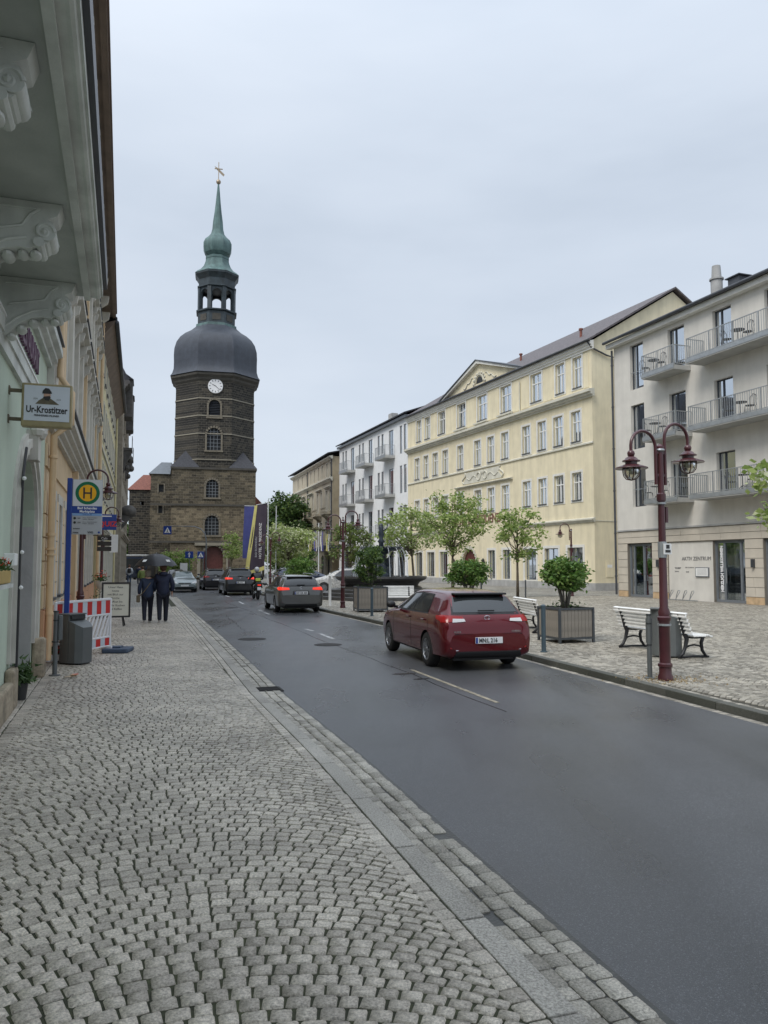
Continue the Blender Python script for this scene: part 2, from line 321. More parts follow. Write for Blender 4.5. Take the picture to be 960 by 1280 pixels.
# ------------------------------------------------------------------ ground, road, pavements
KC = [(0, 1.68), (4, 1.73), (7.3, 1.80), (10.9, 1.79), (15, 1.9), (23, 2.07), (34.7, 2.26), (50, 2.55), (95, 3.3)]     # centre of left kerb slab
RK = [(-10, 6.5), (0, 6.95), (7.36, 7.32), (10, 7.47), (14, 7.66), (18, 7.75), (30, 7.55), (47, 8.0), (60, 8.7), (92, 10.2)]  # right kerb face
kc = lambda u: interp(KC, u); rk = lambda u: interp(RK, u)
us_ = [-6, -3, 0] + [i*1.0 for i in range(1, 93)]
def strip(name, f0, f1, z, m, ul=us_, parent=None, **pr):
    mb = MB()
    for a, b in zip(ul[:-1], ul[1:]):
        z0 = z if not callable(z) else z(a)
        mb.quad(S(a, f0(a), z), S(a, f1(a), z), S(b, f1(b), z), S(b, f0(b), z))
    return mb.build(name, m, parent, **pr)
asphalt()
cobblefar('paving_far', (.24, .23, .205), (.37, .355, .32), 9.)
cobblefar('paving_left_far', (.24, .23, .205), (.39, .375, .335), 9.5)
stonemat('granite_sett', (.335, .30, .25), (.52, .47, .395), .42)
stonemat('granite_sett_square', (.16, .147, .12), (.40, .37, .31), .55)
stonemat('gutter_sett', (.25, .23, .19), (.46, .425, .36), .5)
stonemat('granite_slab', (.30, .28, .245), (.40, .375, .33), .65)
stonemat('dark_kerb', (.055, .058, .045), (.10, .10, .085), .6)
mat('joint_moss', (.034, .038, .017), .85, .45, 2.5, .5, 30, var2=.4)
mat('joint_sand', (.05, .045, .032), .9, .3, 1.5, .4, 30)
mat('joint_wet', (.05, .05, .045), .4, .35, 5, .5, 40)
mat('paint_worn', (.30, .26, .19), .6, .5, 14, detail=8)
mat('paint_white', (.42, .42, .41), .6, .5, 14, detail=8)
mat('cast_iron', (.022, .02, .019), .75, .3, 20, .5, 60)
g = MB(); g.quad((-1500, -300, -.13), (1500, -300, -.13), (1500, 2500, -.13), (-1500, 2500, -.13)); g.build('ground', MT['paving_far'], kind='structure')
road = strip('road', lambda u: kc(u)+.45, lambda u: rk(u)+.02, -.1, MT['asphalt'], kind='structure')
pave = strip('left_pavement', lambda u: -1.55, lambda u: kc(u)-.06, -.012, MT['joint_moss'], kind='structure')
strip('far_paving', lambda u: -1.5, lambda u: kc(u)-.3, -.003, MT['paving_left_far'], [32+i for i in range(61)], pave)
gut = strip('gutter', lambda u: kc(u)+.05, lambda u: kc(u)+.47, -.078, MT['joint_wet'], kind='structure')
sq = strip('market_square', lambda u: rk(u)+.02, lambda u: 90, -.016, MT['joint_sand'], us_+[100, 120, 150], kind='structure')
strip('far_paving', lambda u: rk(u)+.4, lambda u: 90, -.003, MT['paving_far'], [38+i for i in range(55)]+[100, 120, 150], sq)
m_ = MB()
for a, b in zip(us_[:-1], us_[1:]):     # paving of the square to the right of the laid setts
    if a < 38: m_.quad(S(a, 26, -.004), S(a, 90, -.004), S(b, 90, -.004), S(b, 26, -.004))
m_.build('far_paving', MT['paving_far'], sq)

rng = np.random.default_rng(5)
def variant(seed, n=8):
    r = np.random.default_rng(seed); pts = []
    base = [(-.5, -.42), (-.41, -.5), (.41, -.5), (.5, -.42), (.5, .42), (.41, .5), (-.41, .5), (-.5, .42)] if n == 8 else [(-.5, -.5), (.5, -.5), (.5, .5), (-.5, .5)]
    sk = r.uniform(-.02, .02, 4)
    for x, y in base: pts.append((x*(1+sk[0]*y*2)+sk[1]*y+r.uniform(-.03, .03), y*(1+sk[2]*x*2)+sk[3]*x+r.uniform(-.02, .02)))
    v = [(x, y, -.035) for x, y in pts]+[(x*.985, y*.985, -.006+r.uniform(-.002, .001)) for x, y in pts]+[(x*.88, y*.88, .002+r.uniform(-.003, .003)) for x, y in pts]
    f = []
    for k in range(n):
        j = (k+1) % n; f += [(k, j, n+j, n+k), (n+k, n+j, 2*n+j, 2*n+k)]
    if n == 8: f += [(16, 17, 18, 19), (16, 19, 20, 23), (23, 20, 21, 22)]
    else: f += [(8, 9, 10, 11)]
    return np.array(v), f
V8 = [variant(i) for i in range(14)]; V4 = [variant(100+i, 4) for i in range(8)]
def stone_me(k, m, cache={}):
    key = (k, m)
    if key not in cache:
        me = bpy.data.meshes.new('cobblestone'); v, f = V8[k]; me.from_pydata([tuple(a) for a in v], [], f); me.materials.append(MT[m])
        me.polygons.foreach_set('use_smooth', [True]*len(me.polygons)); me.set_sharp_from_angle(angle=R(50)); cache[key] = me
    return cache[key]
def joined(name, lst, m, parent, near, **pr):
    """lst rows: x, y, z, angle, lx, ly ; near(row)->use the detailed stone"""
    vs = []; fs = []; base = 0
    for i, (x, y, z, a, lx, ly) in enumerate(lst):
        v, f = (V8[int(rng.integers(14))] if near(x, y) else V4[int(rng.integers(8))])
        c, s_ = math.cos(a), math.sin(a); X = v[:, 0]*lx; Y = v[:, 1]*ly
        t1, t2 = rng.uniform(-.02, .02, 2)
        vs.append(np.stack([x+X*c-Y*s_, y+X*s_+Y*c, z+v[:, 2]+X*t1+Y*t2], 1)); fs += [[base+k for k in ff] for ff in f]; base += len(v)
    V = np.concatenate(vs)
    me = bpy.data.meshes.new(name); me.from_pydata(V.tolist(), [], fs); me.materials.append(MT[m])
    return link(name, me, parent, kind='stuff', **pr)
def setts(lst, m, parent, name, near, nmax=300):
    lst.sort(key=lambda r: r[0]**2+r[1]**2)
    def vis(r): return abs(r[0]/max(r[1], .1)) < .515 and r[1] > 2.7
    big = [r for r in lst if vis(r)][:nmax]; ids = set(id(r) for r in big)
    for r in big:
        o = link(name, stone_me(int(rng.integers(14)), m), parent, (r[0], r[1], r[2]), r[3]); o.scale = (r[4], r[5], 1)
        o.rotation_euler = (rng.uniform(-.015, .015), rng.uniform(-.015, .015), r[3])
    rest = [r for r in lst if id(r) not in ids]
    if rest: joined(name+'s', rest, m, parent, near)

def arcs(u0, u1, sc, half, Rr, step=.104, wid=.108, smin=None, smax=None):
    res = []; t0 = -math.asin(half/Rr) if smin is None else math.asin((smin-sc)/Rr); u = u0
    while u < u1:
        t1 = math.asin(half/Rr) if smax is None else math.asin((smax(u)-sc)/Rr)
        th = t0; first = True
        while th < t1-.02/Rr:
            w = wid*(rng.uniform(.45, 1.0) if first else rng.uniform(.84, 1.18)); first = False
            if (t1-th)*Rr-w < .045: w = min((t1-th)*Rr, wid*1.45)
            t = th+w/Rr/2; th += w/Rr; ly = step*math.cos(t)
            res.append((u+Rr*math.cos(t)-Rr+rng.uniform(-.002, .002), sc+Rr*math.sin(t), -t, w-.010, max(.05, ly)-.0095))
        u += step
    return res
base_ang = -A
def toW(l, z=-.004):
    o = []
    for (u, s, a, lx, ly) in l:
        X, Y, _ = S(u, s); o.append([X, Y, z+rng.uniform(-.0018, .0018), base_ang+a, lx, ly])
    return o
L_ = arcs(.5, 34, .23, 1.34, 1.80, .091, .103, -1.06, lambda u: min(1.64, kc(u)-.185))
for row in (0, 3, 4):                   # straight courses along the kerb and the wall
    u = .5
    while u < 34:
        w = .112*rng.uniform(.85, 1.2)
        if row < 3: s = kc(u)-.124
        else: s = -1.27+(row-3)*.15; w *= 1.35
        L_.append((u+w/2, s, 0, (.102 if row < 3 else .14), w-.011)); u += w
u = .5
while u < 34:                           # where the pavement widens, further courses of varying width
    w = .108*rng.uniform(.85, 1.2); g0 = min(1.64, kc(u)-.185)+.008; G_w = kc(u)-.179-g0
    if G_w > .035:
        n = math.ceil(G_w/.125)
        for k in range(n): L_.append((u+w/2, g0+G_w*(k+.5)/n, 0, G_w/n-.009, w-.011))
    u += w
setts(toW(L_), 'granite_sett', pave, 'cobblestone', lambda x, y: y < 9)
# left kerb slabs
u = 1.0
ks = MT['granite_slab']
while u < 60:
    l = 1.0+rng.uniform(-.12, .15) if u < 30 else 2.5; b = min(u+l, 60)
    x0, y0, _ = S(u, kc(u)); x1, y1, _ = S(b-.008, kc(b)); d = math.hypot(x1-x0, y1-y0); a = math.atan2(y1-y0, x1-x0)
    mb = MB(); mb.bbox(0, d-.006, -.068, .068, -.09, rng.uniform(-.003, .003), .006)
    mb.build('kerb_stone', ks, pave, loc=(x0, y0, 0), rz=a); u = b
# gutter setts, three courses stepping down
G_ = []
for row in range(3):
    u = .5
    while u < 45:
        w = (.125 if row < 2 else .135)*rng.uniform(.8, 1.35)
        if rng.random() > .02: G_.append((u+w/2, kc(u)+.145+row*.116+rng.uniform(-.006, .006), rng.uniform(-.04, .04), .110*rng.uniform(.94, 1.03), w-.011))
        u += w
gl = toW(G_, -.066)
setts(gl, 'gutter_sett', gut, 'gutter_stone', lambda x, y: y < 9, 150)
# right kerb, dark stones, and a light channel row at its foot
u = 2.0
while u < 70:
    l = 1.05 if u < 34 else 3.; b = u+l
    x0, y0, _ = S(u, rk(u)+.075); x1, y1, _ = S(b-.01, rk(b)+.075); d = math.hypot(x1-x0, y1-y0); a = math.atan2(y1-y0, x1-x0)
    mb = MB(); mb.bbox(0, d-.008, -.075, .075, -.14, .006, .012); mb.build('kerb_stone', MT['dark_kerb'], sq, loc=(x0, y0, 0), rz=a); u = b
C_ = []; u = 4
while u < 40:
    w = .12*rng.uniform(.85, 1.2); C_.append((u+w/2, rk(u)-.07, 0, .11, w-.02)); u += w
joined('channel_stones', toW(C_, -.098), 'gutter_sett', road, lambda x, y: False)
# the square: many arc fields side by side
Q_ = []
for k in range(14):
    sc_ = 8.45+k*1.36; 
    Q_ += arcs(2.5, 38, sc_, .68, .95, .112, .118)
Q_ = [q for q in Q_ if q[1] > rk(q[0])+.2]
Qw = [r for r in toW(Q_, -.006) if abs(r[0]/max(r[1], .5)) < 1.1 and r[0] < 30]
joined('cobblestones', Qw, 'granite_sett_square', sq, lambda x, y: y < 13 and x < 6.5)
E_ = []
for row in range(1):
    u = 4
    while u < 38:
        w = .12*rng.uniform(.85, 1.2); E_.append((u+w/2, rk(u)+.22, 0, .10, w-.012)); u += w
joined('edge_course', toW(E_, -.006), 'granite_sett_square', sq, lambda x, y: y < 13)
# markings, manholes
def line(p, q, w, m, nm='road_marking'):
    p, q = Vector(p), Vector(q); d = (q-p).normalized(); n = Vector((-d.y, d.x))*w/2
    mb = MB(); mb.quad((*(p-n), -.096), (*(p+n), -.096), (*(q+n), -.096), (*(q-n), -.096)); return mb.build(nm, m, road)
line((.50, 14.0), (1.56, 10.7), .07, MT['paint_worn'])
for p, q in [((-4.32, 29.2), (-4.72, 30.5)), ((-4.85, 31.0), (-5.2, 32.1)), ((-1.28, 19.7), (-1.75, 21.2)), ((-2.0, 22.0), (-2.3, 22.7)), ((-6.6, 36.5), (-7.3, 39)), ((-8.9, 44.5), (-9.5, 46.5))]:
    line(p, q, .11, MT['paint_white'])
for x, y, r in [(-3.34, 19.66, .36), (-1.32, 18.3, .33), (-6.6, 33.5, .3)]:
    mb = MB(); mb.lathe([(r, -.0975), (r, -.094), (r*.93, -.094), (r*.9, -.0965), (r*.3, -.0965), (r*.28, -.094)], 24, Matrix.Translation((x, y, 0)))
    for k in range(-3, 4): mb.cbox((x+k*r*.24, y, -.0945), (r*.08, r*1.5*math.sqrt(max(.05, 1-(k*.24)**2)), .002))
    mb.build('manhole_cover', MT['cast_iron'], road)
mat('asphalt_patch', (.03, .032, .035), .22, .3, 8)
def patch(x, y, rx, ry, m, rot, z=-.0965, nm='tar_patch'):
    r_ = random.Random(x*7); pts = []
    for k in range(22):
        a = 2*math.pi*k/22; q = r_.uniform(.75, 1.1); pts.append((x+rx*q*math.cos(a)*math.cos(rot)-ry*q*math.sin(a)*math.sin(rot), y+rx*q*math.cos(a)*math.sin(rot)+ry*q*math.sin(a)*math.cos(rot), z))
    MB().add(pts, [tuple(range(22))]).build(nm, m, road)
r_ = random.Random(12)
for (a, b), w_ in ((((2.9, 11.2), (-.5, 21)), .02), (((1.2, 5.2), (2.6, 3.4)), .016)): pass
def crack(p, q, w, seed):
    r = random.Random(seed); n = 26; mb = MB(); pts = []
    for i in range(n+1):
        t = i/n; pts.append((p[0]+(q[0]-p[0])*t+r.gauss(0, .03), p[1]+(q[1]-p[1])*t+r.gauss(0, .03)))
    for a, b in zip(pts[:-1], pts[1:]):
        d = Vector((b[0]-a[0], b[1]-a[1])); d.normalize(); k = Vector((-d.y, d.x))*w*r.uniform(.4, 1)/2; mb.quad((a[0]-k.x, a[1]-k.y, -.0968), (a[0]+k.x, a[1]+k.y, -.0968), (b[0]+k.x, b[1]+k.y, -.0968), (b[0]-k.x, b[1]-k.y, -.0968))
    mb.build('sealed_crack', MT['asphalt_patch'], road)
crack(S(9, 4.7)[:2], S(40, 4.9)[:2], .022, 3); crack(S(22, 3.3)[:2], S(29, 3.6)[:2], .02, 6); crack(S(16, 6.6)[:2], S(19, 5.2)[:2], .016, 7)
patch(.35, 13.5, .22, .10, MT['asphalt_patch'], .3); patch(.62, 12.9, .16, .07, MT['asphalt_patch'], .5)
# drain grate in the left gutter
x, y, _ = S(11.6, kc(11.6)+.28); mb = MB(); mb.box(-.2, .2, -.2, .2, -.08, -.064)
for k in range(5): mb.box(-.16, .16, -.155+k*.07, -.125+k*.07, -.064, -.054)
mb.build('drain_grate', MT['cast_iron'], gut, loc=(x, y, 0), rz=base_ang)
# ------------------------------------------------------------------ building materials
mat('plaster_yellow', (.78, .70, .50), .85, .06, 1.2, .25, 60, streak=.15)
mat('plaster_trim', (.62, .60, .51), .8, .08, 2, .2, 60, streak=.12)
mat('plaster_trim_white', (.72, .71, .66), .8, .06, 2, streak=.06)
mat('plaster_grey', (.66, .635, .58), .85, .06, 1.5, .3, 50, streak=.09)
mat('plaster_white', (.78, .79, .79), .8, .04, 1.5, streak=.05)
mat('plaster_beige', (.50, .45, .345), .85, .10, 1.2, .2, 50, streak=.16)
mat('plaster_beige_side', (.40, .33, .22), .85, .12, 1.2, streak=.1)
mat('plinth_grey', (.40, .40, .39), .85, .15, 2, .2, 30, streak=.15)
mat('roof_slate', (.036, .038, .046), .75, .35, 6, .5, 25, var2=.2)
mat('roof_brown', (.105, .09, .093), .6, .35, 5, .6, 22, var2=.25)
mat('roof_red', (.20, .075, .055), .75, .25, 5, .5, 20, var2=.2)
mat('zinc', (.15, .165, .18), .45, .12, 3, metal=.4)
mat('gutter_dark', (.06, .065, .075), .45, .2, 3)
mat('frame_white', (.78, .78, .76), .5, .04, 5)
mat('frame_dark', (.045, .05, .06), .4, .1, 5)
mat('frame_grey', (.16, .175, .19), .4, .1, 5)
mat('curtain', (.42, .42, .41), .9, .12, 8)
mat('curtain_blue', (.30, .37, .42), .9, .15, 8)
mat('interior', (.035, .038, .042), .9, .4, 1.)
mat('steel', (.36, .38, .39), .4, .1, 5, metal=.5)
mat('concrete', (.42, .42, .40), .8, .08, 2, .2, 40, streak=.08)
mat('sandstone_clad', (.55, .50, .42), .85, .09, 1.5, .3, 40, var2=.05)
mat('sandstone_orange', (.52, .37, .22), .85, .18, 4, .3, 40)
mat('joint_dark', (.20, .18, .15), .9, .1)
mat('letter_brown', (.16, .065, .045), .6, .1)
mat('door_brown', (.10, .03, .025), .5, .2, 6)
mat('wire_black', (.02, .02, .022), .5, .1)
glass('window_glass'); glass('door_glass', (.42, .5, .5), .10)
PANE = MT['window_glass']

WC = {}; WR = random.Random(21)
def window(parent, x0, x1, z0, z1, depth=.2, kind='cross', fr='frame_white', surround=None, sill=None, curtain='curtain', name='window', arch=0, pane=None, sw=.2):
    w = round(x1-x0, 2); h = round(z1-z0, 2); va = WR.choice((0, 0, 1, 2, 3)); key = (w, h, depth, kind, fr, surround, sill, curtain, arch, sw, va)
    if key not in WC:
        b = .06; y0, y1 = -depth+.0, -depth+.06; mb = MB()
        for q in ((-w/2, -w/2+b, y0, y1, 0, h), (w/2-b, w/2, y0, y1, 0, h), (-w/2+b, w/2-b, y0, y1, 0, b), (-w/2+b, w/2-b, y0, y1, h-b, h)): mb.box(*q)
        if kind == 'cross':
            zt = h*.66; mb.box(-.045, .045, y0, y1+.02, b, zt-.04); mb.box(-.03, .03, y0, y1+.01, zt+.04, h-b); mb.box(-w/2+b, w/2-b, y0, y1+.03, zt-.04, zt+.04)
        elif kind == 'tall':
            zt = h*.70; mb.box(-.04, .04, y0, y1+.015, b, zt-.03); mb.box(-w/2+b, w/2-b, y0, y1+.02, zt-.03, zt+.03)
        elif kind == 'two': mb.box(-.035, .035, y0, y1+.01, b, h-b)
        elif kind == 'side': mb.box(w*.12, w*.12+.07, y0, y1+.015, b, h-b); mb.box(-w/2+b, w*.12, y0, y1+.004, b, .16)
        elif kind == 'shop': mb.box(-.025, .025, y0, y1+.01, b, h-b); mb.box(-w/2+b, w/2-b, y0, y1+.012, .3, .34)
        elif kind == 'grid':
            for k in (1, 2): mb.box(-w/2+w*k/3-.03, -w/2+w*k/3+.03, y0, y1, b, h-b)
            for k in range(1, 4): mb.box(-w/2+b, w/2-b, y0, y1-.005, h*k/4-.025, h*k/4+.025)
        fm = mb.mesh('window', MT[fr])
        subs = []
        p = MB(); yp = y0+.03; p.quad((-w/2+b*.5, yp, b*.5), (w/2-b*.5, yp, b*.5), (w/2-b*.5, yp, h-b*.5), (-w/2+b*.5, yp, h-b*.5)); subs.append(('pane', p.mesh('pane', pane or PANE)))
        if curtain:
            c = MB()
            def drape(xa, xb):
                n = max(4, int((xb-xa)/.05)); pts = [(xa+(xb-xa)*i/n, yp-.16+.025*math.sin(i*1.9)) for i in range(n+1)]
                for i in range(n): c.quad((pts[i][0], pts[i][1], .04), (pts[i+1][0], pts[i+1][1], .04), (pts[i+1][0], pts[i+1][1], h-.03), (pts[i][0], pts[i][1], h-.03))
            if va == 0: drape(-w/2+.02, -w/2+w*.22); drape(w/2-w*.22, w/2-.02)
            elif va == 1: drape(-w/2+.02, -w/2+w*.42)
            elif va == 2: drape(-w/2+.02, -w/2+w*.12); drape(w/2-w*.30, w/2-.02)
            else: c.quad((-w/2+.02, yp-.05, h*.62), (w/2-.02, yp-.05, h*.62), (w/2-.02, yp-.05, h-.03), (-w/2+.02, yp-.05, h-.03))
            subs.append(('curtain', c.mesh('curtain', MT[curtain])))
        if surround:
            s_ = MB(); t = .035; q = sw
            s_.box(-w/2-q, -w/2, -.01, t, -q*.8, h+q); s_.box(w/2, w/2+q, -.01, t, -q*.8, h+q); s_.box(-w/2, w/2, -.01, t, h, h+q); s_.box(-w/2, w/2, -.01, t, -q*.8, 0)
            subs.append(('surround', s_.mesh('surround', MT[surround])))
        if sill:
            s_ = MB(); s_.box(-w/2+.003, w/2-.003, -depth+.06, .10, -.01, .045); subs.append(('sill', s_.mesh('sill', MT[sill])))
        WC[key] = (fm, subs)
    fm, subs = WC[key]
    o = link(name, fm, parent, ((x0+x1)/2, 0, z0))
    for nm, me in subs: link(nm, me, o)
    return o

def shell(parent, x0, x1, y1, z1, m, mside=None, interior=True, depth=.35, z0=0):
    """side and back walls of a block whose front is y=0, plus the dark rooms behind its windows"""
    mb = MB(); mb.quad((x0, 0, z0), (x0, y1, z0), (x0, y1, z1), (x0, 0, z1)); mb.quad((x1, 0, z0), (x1, y1, z0), (x1, y1, z1), (x1, 0, z1)); mb.quad((x0, y1, z0), (x1, y1, z0), (x1, y1, z1), (x0, y1, z1))
    mb.build('side_wall', mside or m, parent)
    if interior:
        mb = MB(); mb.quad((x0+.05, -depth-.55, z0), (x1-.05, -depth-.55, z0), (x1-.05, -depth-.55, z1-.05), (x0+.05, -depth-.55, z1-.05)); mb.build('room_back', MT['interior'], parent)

def balcony(parent, x0, x1, z, out=1.05, h=1.0, t=.22, mslab='concrete'):
    mb = MB(); mb.box(x0, x1, .002, out, z-t, z); mb.cur = 1; mb.box(x0-.02, x1+.02, out, out+.02, z-t*.75, z+.03)
    o = mb.build('balcony', [MT[mslab], MT['steel']], parent)
    r = MB(); hh = z+h; y = out-.03
    def bars(p, q, n):
        for i in range(n+1):
            X = p[0]+(q[0]-p[0])*i/n; Y = p[1]+(q[1]-p[1])*i/n; r.box(X-.012, X+.012, Y-.006, Y+.006, z+.07, hh-.02)
    L_ = x1-x0; bars((x0+.02, y), (x1-.02, y), max(4, int(L_/.13))); bars((x0+.03, .05), (x0+.03, y), 8); bars((x1-.03, .05), (x1-.03, y), 8)
    for zz in (hh-.02, z+.06):
        r.box(x0, x1, y-.02, y+.02, zz, zz+.035); r.box(x0, x0+.04, .02, y-.021, zz, zz+.035); r.box(x1-.04, x1, .02, y-.021, zz, zz+.035)
    n = max(1, round(L_/1.3))
    for i in range(n+1):
        X = x0+.02+(L_-.04)*i/n; r.box(X-.02, X+.02, y-.022, y+.022, z-.1, hh-.021)
    r.build('railing', MT['steel'], o); return o
def roof(parent, x0, x1, ye, yr, ze, zr, m, yb=None, name='roof', t=.14):
    """gable roof; eave at ye (outside +), ridge at yr, back eave yb"""
    mb = MB(); yb = 2*yr-ye if yb is None else yb; zb = ze
    pts = [(ye, ze), (yr, zr), (yb, zb), (yb, zb-t), (yr, zr-t), (ye, ze-t)]
    vs = [(x0, y, z) for y, z in pts]+[(x1, y, z) for y, z in pts]; n = 6
    fs = [(0, 1, 4, 5), (1, 2, 3, 4), (6+5, 6+4, 6+1, 6), (6+4, 6+3, 6+2, 6+1)]+[(i, i+6, (i+1) % 6+6, (i+1) % 6) for i in range(6)]
    mb.add(vs, fs); return mb.build(name, m, parent)
def pipe(parent, x, y, z0, z1, m, r=.055, name='downpipe', kick=0.):
    mb = MB(); pts = [(x, y, z0), (x, y, z1)]
    if kick: pts += [(x, y+kick*.6, z1+.5), (x, y+kick, z1+.65)]
    mb.tube(pts, r, 8); 
    for z in np.arange(z0+1, z1, 2.4): mb.cyl((x, y, z), (x, y, z+.06), r*1.35, n=8)
    return mb.build(name, m, parent, smooth=40)
def band(parent, x0, x1, z0, z1, out, m, name='cornice', steps=3, slope=True):
    """moulded horizontal band growing outwards towards its top"""
    mb = MB(); pr = [(0.0, z0)]
    for i in range(steps):
        f = (i+1)/steps; pr += [(out*f, z0+(z1-z0)*(i)/steps*.9+.0), (out*f, z0+(z1-z0)*(i+.7)/steps*.9)]
    pr += [(out, z1-.02), (0.0, z1+.05 if slope else z1)]
    n = len(pr); vs = [(x0, y, z) for y, z in pr]+[(x1, y, z) for y, z in pr]
    mb.add(vs, [(i, i+n, i+n+1, i+1) for i in range(n-1)]+[tuple(range(n)), tuple(range(2*n-1, n-1, -1))]); return mb.build(name, m, parent)
def face(px, py, az):  # origin and rotation for a facade whose local +X runs away from the camera along az
    return (px, py, 0), math.atan2(math.cos(az), math.sin(az))

# ------------------------------------------------------------------ the yellow hotel
loc, rz = face(14.335, 52.36, R(-22.68))
Y = thing('hotel_building', 'pale yellow four storey hotel with a triangular pediment and letters on its front', 'hotel', loc, rz)
c2 = [(1.3, 2.4), (3.4, 4.55), (5.5, 6.6), (7.63, 8.75), (10.8, 11.9), (13.07, 14.16), (15.32, 16.45), (18.5, 19.62), (21.5, 22.62), (23.62, 24.75), (25.7, 26.8), (27.75, 28.9)]
c3 = [(1.08, 2.12), (3.1, 4.2), (6.0, 7.5), (10.32, 11.95), (14.2, 15.85), (18.0, 19.62), (22.05, 23.55), (25.3, 26.5), (27.3, 28.45)]
cg = [(1.3, 3.05), (4.17, 5.9), (7.03, 8.6), (10.76, 11.84), (13.09, 14.2), (21.67, 23.28), (24.43, 26.04), (27.14, 28.74)]
holes = [(a, b, 10.42, 12.62) for a, b in c2]+[(a, b, 6.26, 8.25) for a, b in c2]+[(a, b, 14.25, 16.48) for a, b in c3]+[(a, b, .58, 2.96) for a, b in cg]+[(16.3, 18.8, .05, 3.1, 1.25)]
mb = MB(); wall(mb, 0, 30.62, 0, 17.1, holes, .22); mb.build('front_wall', MT['plaster_yellow'], Y)
shell(Y, 0, 30.62, -14.8, 17.2, MT['plaster_yellow'])
mb = MB(); mb.poly([(0, 17.2), (-7.4, 21.7), (-14.8, 17.2)], 0, .02, Matrix(((0, 1, 0, 0.0), (1, 0, 0, 0), (0, 0, 1, 0), (0, 0, 0, 1)))); mb.build('gable_wall', MT['plaster_yellow'], Y)
for a, b in c2:
    for z0, z1 in ((10.42, 12.62), (6.26, 8.25)): window(Y, a, b, z0, z1, .22, 'cross', surround='plaster_trim_white', sill='gutter_dark', sw=.16)
for a, b in c3: window(Y, a, b, 14.25, 16.48, .22, 'cross', surround='plaster_trim_white', sill='gutter_dark', sw=.16)
for a, b in cg: window(Y, a, b, .58, 2.96, .22, 'shop', 'frame_grey', surround='plaster_trim_white', sw=.2, curtain='curtain')
for a, b in c3[3:6]:
    mb = MB(); mb.box(a-.3, b+.3, .036, .3, 14.0, 14.12); mb.box(a-.2, b+.2, .036, .2, 13.93, 14.0); mb.build('window_shelf', MT['plaster_trim'], Y)
mb = MB(); mb.box(0, 16.29, 0, .05, 0, .5); mb.box(18.81, 30.62, 0, .05, 0, .5); mb.box(-.05, 0, -14.8, .05, 0, .5); mb.build('plinth', MT['plinth_grey'], Y)
band(Y, -.28, 30.62, 16.62, 17.18, .30, MT['plaster_trim_white'])
band(Y, -.28, 30.62, 13.32, 13.82, .48, MT['plaster_trim'])
band(Y, -.05, 30.62, 10.08, 10.20, .10, MT['plaster_trim'], 'string_course', 1)
band(Y, -.12, 9.8, 4.66, 4.94, .22, MT['plaster_trim']); band(Y, 20.6, 30.62, 4.66, 4.94, .22, MT['plaster_trim'])
band(Y, 10.2, 19.9, 8.62, 8.80, .26, MT['plaster_trim'])
for x0, x1 in ((.3, .85), (4.5, 5.75), (7.75, 8.8), (9.1, 10.0), (12.3, 14), (16.2, 17.8), (20, 21.9), (23.8, 25.1)):
    mb = MB(); mb.box(x0, x1, 0, .03, 14.05, 16.45); mb.build('panel_field', MT['plaster_yellow'], Y)
# pediment with its own little roof
PX = Matrix(((1, 0, 0, 0), (0, 1, 0, 0), (0, 0, 1, 0), (0, 0, 0, 1)))
mb = MB(); mb.poly([(8.45, 17.19), (22.05, 17.19), (15.3, 19.35)], -.3, .08); ped = mb.build('pediment', MT['plaster_yellow'], Y)
mb = MB(); mb.poly([(8.1, 17.22), (8.5, 17.22), (15.3, 19.32), (22.1, 17.22), (22.5, 17.22), (15.3, 19.62)], .06, .42); mb.poly([(8.1, 17.19), (22.5, 17.19), (22.5, 17.3), (8.1, 17.3)], .081, .38); mb.build('pediment_moulding', MT['plaster_trim_white'], ped)
mb = MB(); mb.poly([(7.9, 17.28), (15.3, 19.66), (22.7, 17.28), (22.5, 17.22), (15.3, 19.62), (8.1, 17.22)], .05, .52)
mb.add([(8, .05, 17.3), (15.3, .05, 19.66), (15.3, -3.9, 19.66), (22.6, .05, 17.3)], [(0, 1, 2), (1, 3, 2)]); mb.build('pediment_roof', MT['gutter_dark'], ped)
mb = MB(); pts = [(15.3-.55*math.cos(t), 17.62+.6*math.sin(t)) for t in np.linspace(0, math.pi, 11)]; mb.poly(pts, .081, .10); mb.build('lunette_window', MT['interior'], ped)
mb = MB()
for k in range(9):
    t = math.pi*k/8; cx, cz = 15.3-1.0*math.cos(t), 17.66+.85*math.sin(t); mb.ball((cx, .11, cz), .14, 4, 1, sy=.5)
mb.tube([(15.3-.72*math.cos(t), .10, 17.62+.74*math.sin(t)) for t in np.linspace(0, math.pi, 13)], .06, 6)
for sg in (-1, 1): mb.tube([(15.3+sg*(1.1+.25*k), .10, 18.3-.11*k+.12*math.sin(k*2.)) for k in range(8)], .06, 6)
mb.build('stucco_wreath', MT['plaster_trim'], ped, smooth=True)
# stucco relief above the first floor
mb = MB(); mb.poly([(11.7, 8.95), (18.6, 8.95), (17.9, 9.55), (18.3, 9.95), (12.0, 9.95), (12.4, 9.55)], 0, .04)
for sg in (-1, 1):
    mb.tube([(15.1+sg*(3.2+.35*math.sin(k*.7)), .05, 9.0+.12*k) for k in range(9)], .06, 6)
    mb.tube([(15.1+sg*.55+.33*math.cos(t), .07, 9.45+.33*math.sin(t)) for t in np.linspace(0, 6.28, 13)], .05, 6)
    mb.tube([(15.1+sg*(1.05+.1*k), .06, 9.42+.16*math.sin(k*.42)) for k in range(17)], .04, 6)
mb.ball((15.1, .05, 9.75), .2, 5, 1, sy=.5); mb.build('stucco_relief', MT['plaster_trim'], Y, smooth=30)
text('HOTEL ELBRESIDENZ', 1.05, Y, wallT(20.75, .03, 5.32), MT['letter_brown'], depth=.02, sx=.86, bold=.008)
